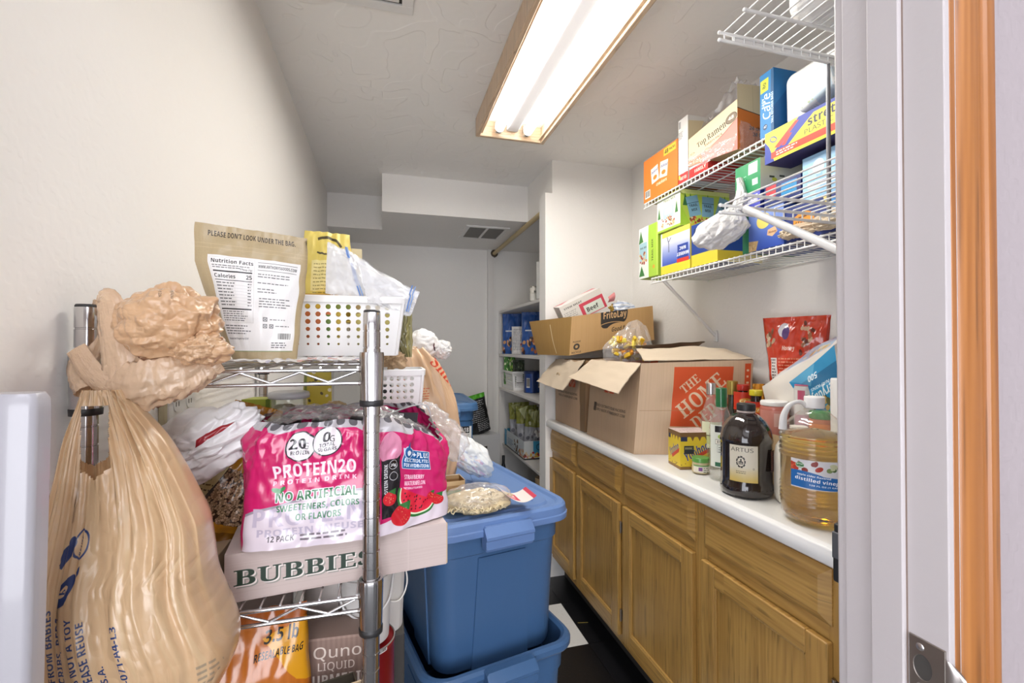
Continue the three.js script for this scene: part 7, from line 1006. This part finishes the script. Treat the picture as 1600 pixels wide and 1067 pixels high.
{ // cardboard tray of jars behind the jugs
  const t = thing('jar_tray', 'open brown cardboard tray of jars behind the jugs on the worktop', 'carton', [1.27, WT, 1.155], 0), w = 0.26, h = 0.16, d = 0.28;
  const pr = cardPr(w, h, d, { front: (x, W, H) => cardBoard(x, W, H, '#c4a884'), side: (x, W, H) => cardBoard(x, W, H, '#bfa27c'), top: (x, W, H) => cardBoard(x, W, H) });
  part('walls', cornered([[-w / 2, 0, d / 2], [w / 2, 0, d / 2], [w / 2, 0, -d / 2], [-w / 2, 0, -d / 2]], [[-w / 2, h, d / 2], [w / 2, h, d / 2], [w / 2, h, -d / 2], [-w / 2, h, -d / 2]], pr, { open: true, seg: 4 }), Object.assign(pr.mat, { side: THREE.DoubleSide }), t);
  const jar = (label_, x, dd, r, y1, body, lidc, lidH, draw) => { const q = thing('food_jar', label_, 'jar', [x, WT + 0.002, dd], -30), H = y1 - WT; part('jar', lathe([[0, 0], [r * 0.95, 0.001], [r, 0.006], [r, H - lidH - 0.012], [r * 0.9, H - lidH]], 36), body, q); part('lid', lathe([[r * 0.9, H - lidH - 0.001], [r * 0.96, H - lidH], [r * 0.96, H - 0.003], [r * 0.9, H], [0, H]], 32), lidc, q); if (draw) { const [g, m] = label(r + 0.0006, H * 0.55, H - lidH - 0.014, -1.4, 1.4, draw, 256, 256); part('label', g, m, q); } };
  jar('jar of pink spread with a white lid in the cardboard tray', 1.215, 1.215, 0.042, 1.165, std('#c9786a', 0.25), M.white, 0.014, (x, w, h) => { R(x, '#cf8a7c', 0, 0, w, h); R(x, '#e0b4a6', w * 0.4, h * 0.1, w * 0.35, h * 0.5); R(x, '#8a2f30', w * 0.75, h * 0.5, w * 0.1, h * 0.4); });
  jar('red and white tin with dark print standing in the cardboard tray', 1.262, 1.145, 0.029, 1.222, std('#c9c6c2', 0.4), std('#b0506a', 0.4), 0.003, (x, w, h) => { R(x, '#d5d3ce', 0, 0, w, h); R(x, '#b8506a', w * 0.15, 0, w * 0.25, h * 0.35); blobs(x, ['#2c4a48', '#1f3a3c'], w * 0.4, h * 0.05, w * 0.4, h * 0.35, 14, 10, 22, 3); R(x, '#c9a0ac', 0, h * 0.62, w, h * 0.38); });
  jar('orange labelled jar with a yellow lid in the cardboard tray behind the vinegar jug', 1.335, 1.12, 0.034, 1.20, std('#7a3a1c', 0.3), std('#d3c52c', 0.35), 0.016, (x, w, h) => { R(x, '#d85a2c', 0, 0, w, h); blobs(x, ['#e8c06a', '#f0e0b0'], w * 0.2, h * 0.1, w * 0.6, h * 0.5, 12, 10, 26, 4); });
  jar('jar with a green lid in the cardboard tray, just behind the vinegar jug', 1.225, 1.055, 0.033, 1.152, std('#c06a3c', 0.3), std('#2f8a3c', 0.35), 0.02, (x, w, h) => { R(x, '#e0843c', 0, 0, w, h); });
  jar('dark jar behind the right shoulder of the vinegar jug in the cardboard tray', 1.35, 1.04, 0.034, 1.14, std('#1a1a1c', 0.2), M.black, 0.02, null);
}
solo('snack_packet', 'small orange packet standing behind the yellow capped sauce bottle', 'packet', pouch(0.06, 0.29, 0.03, { wrinkle: 0.004, seed: 4 }), phys('#ffffff', 0.3, { map: canvasTex(128, 256, (x, w, h) => { R(x, '#d9952f', 0, 0, w, h); R(x, '#8a4a1c', w * 0.6, 0, w * 0.1, h); R(x, '#efd7a0', w * 0.1, h * 0.2, w * 0.4, h * 0.2); }) }), [1.33, WT, 1.385], -40);
{ // red chip bag by the wall
  const map = canvasTex(800, 700, (x, w, h) => { R(x, '#cf3a1f', 0, 0, w, h); for (let i = 0; i < 30; i++) { x.globalAlpha = 0.06; R(x, i % 2 ? '#f07a4a' : '#8a1c10', (i * 61) % w, 0, 24, h); } x.globalAlpha = 1; disc(x, '#e9e4ea', w * 0.34, h * 0.16, 70, 60); disc(x, '#5a3a7c', w * 0.38, h * 0.20, 46, 54, 0.5); blobs(x, ['#c9a98a', '#e0c8a8', '#8a5a3c'], w * 0.06, h * 0.12, w * 0.12, h * 0.24, 10, 18, 34, 5); blobs(x, ['#6a3020', '#a06848', '#d0a888'], w * 0.62, h * 0.08, w * 0.16, h * 0.36, 16, 16, 32, 7); T(x, 'Honey', w * 0.42, h * 0.38, 52, { c: '#f3d9c6', i: 1 }); R(x, '#e3e0dc', w * 0.1, h * 0.5, w * 0.13, h * 0.4); fine(x, '#5a4a4a', w * 0.11, h * 0.52, w * 0.1, 10, 26, 9, 3); x.save(); x.globalAlpha = 0.85; fine(x, '#f0a080', w * 0.26, h * 0.5, w * 0.45, 11, 28, 12, 6); x.restore(); });
  const g = pouch(0.205, 0.30, 0.06, { top: 1.12, bottom: 0.82, wrinkle: 0.006, seed: 22, gusset: 0.7 });
  solo('chip_bag', 'shiny orange red snack bag standing against the right wall behind the napkin pack', 'bag', g, phys('#ffffff', 0.2, { map, clearcoat: 0.6, clearcoatRoughness: 0.1 }), [1.432, WT + 0.235, 1.335], -70);
  solo('plain_carton', 'plain brown carton under the orange red snack bag by the right wall', 'carton', boxUV(box(0.10, 0.232, 0.12, 0, 0.116, 0, 0.003)), M.card, [1.415, WT, 1.375]);
}
{ // napkin pack: sheared soft block, blue print on the aisle face
  const o = [1.3, 1.12, 1.12], t = thing('napkin_pack', 'white film wrapped napkin pack with blue upside down print, tilted behind the vinegar jug', 'napkin pack', o);
  const b = [[1.265, 1.098, 1.285], [1.272, 1.160, 1.03], [1.40, 1.21, 1.02], [1.41, 1.13, 1.285]], tp = [[1.250, 1.205, 1.30], [1.256, 1.347, 1.04], [1.39, 1.435, 1.03], [1.40, 1.285, 1.29]];
  const pr = printed(0.34, 0.14, 0.16, { front: (x, W, H) => { R(x, '#e2dcd2', 0, 0, W, H); poly(x, '#2f93c4', [[W * 0.42, H * 0.25], [W, H * 0.0], [W, H], [W * 0.62, H], [W * 0.5, H * 0.6]]); poly(x, '#1f6f9c', [[W * 0.46, H * 0.42], [W, H * 0.24], [W, H * 0.5], [W * 0.5, H * 0.58]]); x.globalAlpha = 0.25; poly(x, '#dff0f8', [[W * 0.42, H * 0.25], [W * 0.75, H * 0.12], [W * 0.7, H * 0.5]]); x.globalAlpha = 1; T(x, '500', W * 0.72, H * 0.34, H * 0.16, { c: '#e8f2f8', rot: 172 }); T(x, 'NAPKINS', W * 0.80, H * 0.54, H * 0.08, { c: '#cfe2ee', rot: 172, w: W * 0.22 }); T(x, 'everyday', W * 0.86, H * 0.66, H * 0.24, { c: '#eef6fa', rot: 165, w: W * 0.36 }); blobs(x, ['#3a3a34', '#c9a86a', '#6a6a4a'], W * 0.62, H * 0.78, W * 0.4, H * 0.2, 18, 10, 24, 4); }, side: '#dcd8d0', top: (x, W, H) => { R(x, '#e6e4e0', 0, 0, W, H); poly(x, '#9cc0dc', [[W * 0.34, H * 0.92], [W * 0.92, H * 0.92], [W * 0.84, H * 0.22], [W * 0.34, H * 0.3]]); T(x, 'everyday', W * 0.64, H * 0.5, H * 0.2, { c: '#e9f2f8', w: W * 0.3 }); blobs(x, ['#d9c08a', '#c9a86a', '#e6d8b0'], W * 0.36, H * 0.72, W * 0.5, H * 0.14, 14, 10, 22, 4); } }, 2200, '#e4e0da');
  const g = cornered(b.map((p) => loc(p, o)), tp.map((p) => loc(p, o)), pr, { bulge: 0.014, wave: 0.008, seg: 18, seed: 30 });
  part('wrapped_stack', g, phys('#ffffff', 0.3, { map: pr.mat.map, clearcoat: 0.5, clearcoatRoughness: 0.15 }), t);
  part('film_end', lump(0.05, 0.04, 0.03, 0.16, 2, 99, 22).translate(...loc([1.36, 1.435, 1.03], o)), M.clearHazy, t);
}
solo('paper_roll', 'tall white paper roll at the right edge behind the vinegar jug', 'paper roll', lathe([[0.008, 0], [0.029, 0], [0.03, 0.004], [0.03, 0.336], [0.028, 0.34], [0.009, 0.34]], 40), M.white, [1.205, WT, 0.972]);
{ // dark device hanging over the worktop's edge by the jamb
  const t = thing('hanging_charger', 'black and grey plastic device hanging over the worktop edge at the door jamb', 'device', [0.894, 0.862, 0.727], 0); part('body', box(0.018, 0.10, 0.03, 0, 0.05, 0, 0.006), M.black, t); part('grey_band', box(0.0185, 0.055, 0.031, 0, 0.075, 0, 0.003), std('#55565a', 0.4), t); part('top_cap', box(0.016, 0.02, 0.026, 0, 0.11, 0, 0.005), M.black, t);
}
// ---------------------------------------------------------------- far end: nook shelves, second tote, bags by the back wall
function lab(name, label, cat, pos, turn, w, h, t, draw, o = {}) { const map = canvasTex(256, 320, draw); return solo(name, label, cat, pouch(w, h, t, { wrinkle: 0.006, seed: pos[2] * 9, gusset: 0.8, ...o }), phys('#ffffff', 0.3, { map, clearcoat: 0.3 }), pos, turn); }
{ const t = thing('food_tin', 'small white and yellow tin on the topmost nook shelf', 'tin', [0.995, 1.658, 3.05], -10); part('can', lathe([[0, 0], [0.024, 0], [0.025, 0.003], [0.025, 0.05], [0.024, 0.052]], 28), std('#dcdad2', 0.4), t); part('upper_can', lathe([[0, 0.052], [0.0245, 0.052], [0.025, 0.056], [0.025, 0.10], [0.023, 0.102], [0, 0.102]], 28), std('#ffffff', 0.4, { map: canvasTex(256, 64, (x, w, h) => { R(x, '#dedad0', 0, 0, w, h); R(x, '#c9c04a', 0, 0, w, 14); fine(x, '#6a6a60', 0, 24, w, 3, 10, 4, 3); }) }), t); }
printBox('food_carton', 'tall white carton with a light blue corner on the topmost nook shelf', 'carton', [1.03, 1.658, 2.9], -35, [0.10, 0.245, 0.08], { front: (x, w, h) => { R(x, '#d6d6d2', 0, 0, w, h); R(x, '#4aa6cc', w * 0.35, h * 0.12, w * 0.65, h * 0.55); R(x, '#3a3a3c', w * 0.3, h * 0.68, w * 0.3, h * 0.2); fine(x, '#888', w * 0.4, h * 0.76, w * 0.5, 4, 12, 5, 3); }, side: '#d0d0cc', top: '#dcdcd8' });
const blueBag = (x, w, h) => { R(x, '#2456a4', 0, 0, w, h); for (let i = 0; i < 12; i++) { x.globalAlpha = 0.1; R(x, i % 2 ? '#5c8ad0' : '#12306c', i * 22, 0, 12, h); } x.globalAlpha = 1; R(x, '#dfe3ea', w * 0.2, h * 0.42, w * 0.5, 10); blobs(x, ['#7a3a22', '#b0653a', '#3a1c14', '#d9a06a'], 0, h * 0.62, w, h * 0.34, 26, 12, 26, 4); };
lab('snack_bag', 'blue foil bag at the far end of the nook shelf, left of the white packet', 'bag', [1.055, 1.279, 3.83], -28, 0.17, 0.345, 0.08, blueBag);
lab('snack_bag', 'second blue foil bag on the nook shelf, nearer the wing wall', 'bag', [1.10, 1.279, 3.40], -28, 0.17, 0.33, 0.08, blueBag);
lab('food_packet', 'white food packet with small print between the two blue foil bags', 'packet', [1.045, 1.279, 3.60], -25, 0.11, 0.225, 0.06, (x, w, h) => { R(x, '#dcdad8', 0, 0, w, h); fine(x, '#6a6a78', 30, 30, 190, 14, 18, 6, 3); R(x, '#b04a4a', w * 0.7, h * 0.6, 40, 30); });
{ const t = thing('dark_jar', 'dark lidded jar behind the second blue foil bag', 'jar', [1.16, 1.279, 3.2]); part('jar', lathe([[0, 0], [0.04, 0], [0.042, 0.01], [0.042, 0.25], [0.03, 0.28]], 28), std('#3a4034', 0.2), t); part('lid', lathe([[0.032, 0.275], [0.034, 0.28], [0.034, 0.31], [0, 0.312]], 28), std('#8a8478', 0.4), t); }
basket('plastic_basket', 'small white perforated basket of green bags on the nook shelf', [1.048, 0.984, 3.75], 0, 0.12, 0.155, 0.36, 0.012, 6, 7);
lab('salad_bag', 'bright green food bag sticking up out of the small white nook basket', 'bag', [1.03, 1.02, 3.82], -30, 0.10, 0.24, 0.05, (x, w, h) => { R(x, '#3f8a2a', 0, 0, w, h); blobs(x, ['#7cc23c', '#b6e06a', '#2a5c1c', '#e6f0c0'], 0, 0, w, h, 30, 10, 30, 4); });
lab('salad_bag', 'dark green food bag beside the bright green one in the small white nook basket', 'bag', [1.065, 1.02, 3.66], -30, 0.10, 0.21, 0.05, (x, w, h) => { R(x, '#2c3a26', 0, 0, w, h); blobs(x, ['#4a5c3a', '#6a7a5a', '#1c2418'], 0, 0, w, h, 30, 10, 26, 5); });
{ const t = thing('coffee_canister', 'blue canister with white print on the nook shelf beside the small white basket', 'canister', [1.105, 0.984, 3.42], -15), map = canvasTex(512, 256, (x, w, h) => { R(x, '#1f4a9c', 0, 0, w, h); for (const a of [0, 0.25, 0.5, 0.75]) { R(x, '#16306a', w * a, 0, w * 0.1, h); barcode(x, w * (a + 0.12), h * 0.08, 40, 44, 3); R(x, '#c9b86a', w * (a + 0.1), h * 0.55, 50, 30); T(x, 'ROAST', w * (a + 0.14), h * 0.42, 26, { c: '#dfe6f0' }); } }); part('can', lathe([[0, 0], [0.062, 0], [0.064, 0.005], [0.064, 0.15]], 40), std('#ffffff', 0.3, { map }), t); part('lid', lathe([[0.064, 0.148], [0.066, 0.15], [0.066, 0.165], [0.06, 0.168], [0, 0.166]], 40), std('#16306a', 0.35), t); }
{ const t = thing('snack_tray', 'white and blue display carton of olive and silver snack bags on the lowest nook shelf', 'carton', [1.10, 0.491, 3.60], -90), w = 0.58, h = 0.14, d = 0.19;
  const pr = printed(w, h, d, { front: (x, W, H) => { R(x, '#d3dbe0', 0, 0, W, H); R(x, '#3f9cc8', 0, 0, W * 0.13, H); fine(x, '#5f88a8', W * 0.2, H * 0.4, W * 0.3, 4, 16, 7, 3); blobs(x, ['#6a4a34', '#a07a52', '#3a2c22'], W * 0.55, H * 0.2, W * 0.22, H * 0.7, 24, 8, 20, 3); blobs(x, ['#b03a3a', '#d9b04a', '#c97a3a', '#e0c8a0'], W * 0.78, H * 0.4, W * 0.22, H * 0.6, 24, 8, 18, 5); R(x, '#26262a', 0, H * 0.93, W, H * 0.07); }, side: (x, W, H) => { R(x, '#d9dcdc', 0, 0, W, H); R(x, '#3fa0cc', W * 0.38, H * 0.02, W * 0.5, H * 0.66); disc(x, null, W * 0.63, H * 0.34, 26, 26, 0, '#16506c', 6); blobs(x, ['#b03a3a', '#d9b04a', '#7a4a2c', '#e0c8a0'], 0, H * 0.6, W, H * 0.4, 36, 8, 16, 6); R(x, '#26262a', 0, H * 0.93, W, H * 0.07); }, top: '#d0d4d4' }, 1400);
  part('tray', cornered([[-w / 2, 0, d / 2], [w / 2, 0, d / 2], [w / 2, 0, -d / 2], [-w / 2, 0, -d / 2]], [[-w / 2, h, d / 2], [w / 2, h, d / 2], [w / 2, h, -d / 2], [-w / 2, h, -d / 2]], pr, { open: true, seg: 4 }), Object.assign(pr.mat, { side: THREE.DoubleSide }), t);
}
{ const silver = canvasTex(256, 320, (x, w, h) => { R(x, '#a9aab0', 0, 0, w, h); R(x, '#8a8c3c', 0, 0, w, h * 0.36); poly(x, '#c3c68a', [[30, 20], [150, 0], [110, 90]]); blobs(x, ['#8a6a4a', '#e0ddd8', '#6f7078'], 0, h * 0.45, w, h * 0.5, 24, 10, 26, 4); }), mt = phys('#ffffff', 0.22, { map: silver, clearcoat: 0.6 });
  const spots = [['olive and silver snack bag nearest the wing wall in the display carton', 3.38, 0.08], ['olive and silver snack bag second from the wing wall in the display carton', 3.49, 0.06], ['olive and silver snack bag in the middle of the display carton', 3.60, 0.08], ['olive and silver snack bag at the far end of the display carton', 3.71, 0.05]];
  spots.forEach(([l, d, lean], i) => { const m = solo('snack_bag', l, 'bag', pouch(0.17, 0.36 + 0.02 * (i % 2), 0.075, { wrinkle: 0.009, seed: 40 + i, gusset: 0.8, zig: 0.012 }), mt, [1.10, 0.495, d], -6 - 8 * (i % 2), 'olive and silver snack bags'); m.rotation.z = lean * (i % 2 ? 1 : -1); }); }
solo('cardboard_tube', 'brown cardboard tube standing below the snack display carton in the nook', 'tube', lathe([[0.04, 0], [0.045, 0], [0.045, 0.45], [0.04, 0.45], [0.04, 0.002]], 32), M.card, [1.03, 0.001, 2.98]);
printBox('paper_box', 'white paper box with print on the nook floor beside the wing wall', 'carton', [0.99, 0.001, 2.78], -20, [0.08, 0.34, 0.10], { front: (x, w, h) => { R(x, '#d5d5d2', 0, 0, w, h); fine(x, '#6a7a8a', 6, 20, w - 12, 20, 14, 5, 3); }, side: '#cfcfcc', top: '#d9d9d6' });
// second stack of totes
const t2 = tote('blue lidded tote on top of the far stack by the back wall', [0.335, 0.575, 2.93], 0, { h: 0.43, w: 0.36, l: 0.60, mat: std(new THREE.Color(0.05, 0.155, 0.36), 0.4), lidMat: std(new THREE.Color(0.075, 0.19, 0.40), 0.4) });
{ const map = canvasTex(128, 128, (x, w, h) => { R(x, '#e6e6e4', 0, 0, w, h); R(x, '#22242a', 0, 0, w * 0.8, h * 0.5); T(x, '18', w * 0.5, h * 0.26, 56, { c: '#eee' }); fine(x, '#555', 10, 76, 100, 4, 12, 5, 3); }); part('size_sticker', box(0.06, 0.08, 0.001), std('#ffffff', 0.4, { map }), t2).position.set(0.12, 0.265, 0.281); }
tote('lower blue lidded tote of the far stack, on the floor by the back wall', [0.335, 0.003, 2.93], 0, { h: 0.565, w: 0.38, l: 0.62 });
solo('plastic_scrap', 'crumpled pale plastic lying on the lid of the far blue tote', 'plastic bag', lump(0.05, 0.03, 0.05, 0.16, 2, 7, 20), M.clearHazy, [0.30, 1.045, 2.78]);
{ const map = canvasTex(400, 560, (x, w, h) => { R(x, '#1d1d1f', 0, 0, w, h); R(x, '#58b52e', 0, 0, w, 60); for (let i = 0; i < 11; i++) fine(x, '#a9abad', 60, 90 + i * 28, 300, 1, 10, 10, 20 + i); fine(x, '#b9bbbd', 150, 400, 220, 5, 26, 10, 4); R(x, '#58b52e', 0, 380, 60, 120); });
  const m = solo('pet_food_bag', 'black bag with green bands leaning by the back wall on the white box', 'bag', pouch(0.21, 0.31, 0.10, { wrinkle: 0.006, seed: 51, gusset: 0.8, seam: 0.02 }), phys('#ffffff', 0.35, { map, clearcoat: 0.2 }), [0.735, 0.648, 3.66], 18); m.rotation.z = 0.2; m.rotation.order = 'YXZ'; }
{ const t = thing('white_storage_box', 'white box with a dark grip hole standing under the black and green bag', 'box', [0.745, 0.001, 3.68], 18); part('box', box(0.24, 0.64, 0.24, 0, 0.32, 0, 0.006), std('#d5d5d6', 0.5), t); part('grip_hole', box(0.075, 0.022, 0.004, -0.04, 0.545, 0.1205, 0.002), M.dark, t); part('printed_mark', new THREE.TorusGeometry(0.028, 0.006, 8, 24, 4).translate(0.0, 0.43, 0.121), M.dark, t); }
solo('dark_bottle', 'small dark bottle on the floor at the foot of the nook shelves', 'bottle', lathe([[0, 0], [0.035, 0], [0.036, 0.3], [0.02, 0.36], [0.012, 0.4], [0.012, 0.46], [0, 0.462]], 24), phys('#141416', 0.15), [0.925, 0.001, 3.62]);
// bits of dry grass on the floor
{ const r = seeded(19), spots = [[0.80, 2.62, 0.09, 0.4], [0.93, 2.08, 0.05, -0.2], [0.82, 1.66, 0.035, 0.0]]; const t = spots.map(([x, d, l, a], i) => { const m = solo('straw', ['long straw lying across the black tile at the foot of the wing wall', 'short straw lying beside the white floor tile', 'tiny straw lying on the black tile in front of the white tile'][i], 'straw', rod([-l / 2, 0.0012, 0], [l / 2, 0.0012, 0], 0.0012, 5), std('#b7a24c', 0.7), [x, 0.0005, d], a * 57); return m; }); }
scene.traverse((o) => { if (o.isMesh) { o.castShadow = true; o.receiveShadow = true; } });
renderer.render(scene, camera);
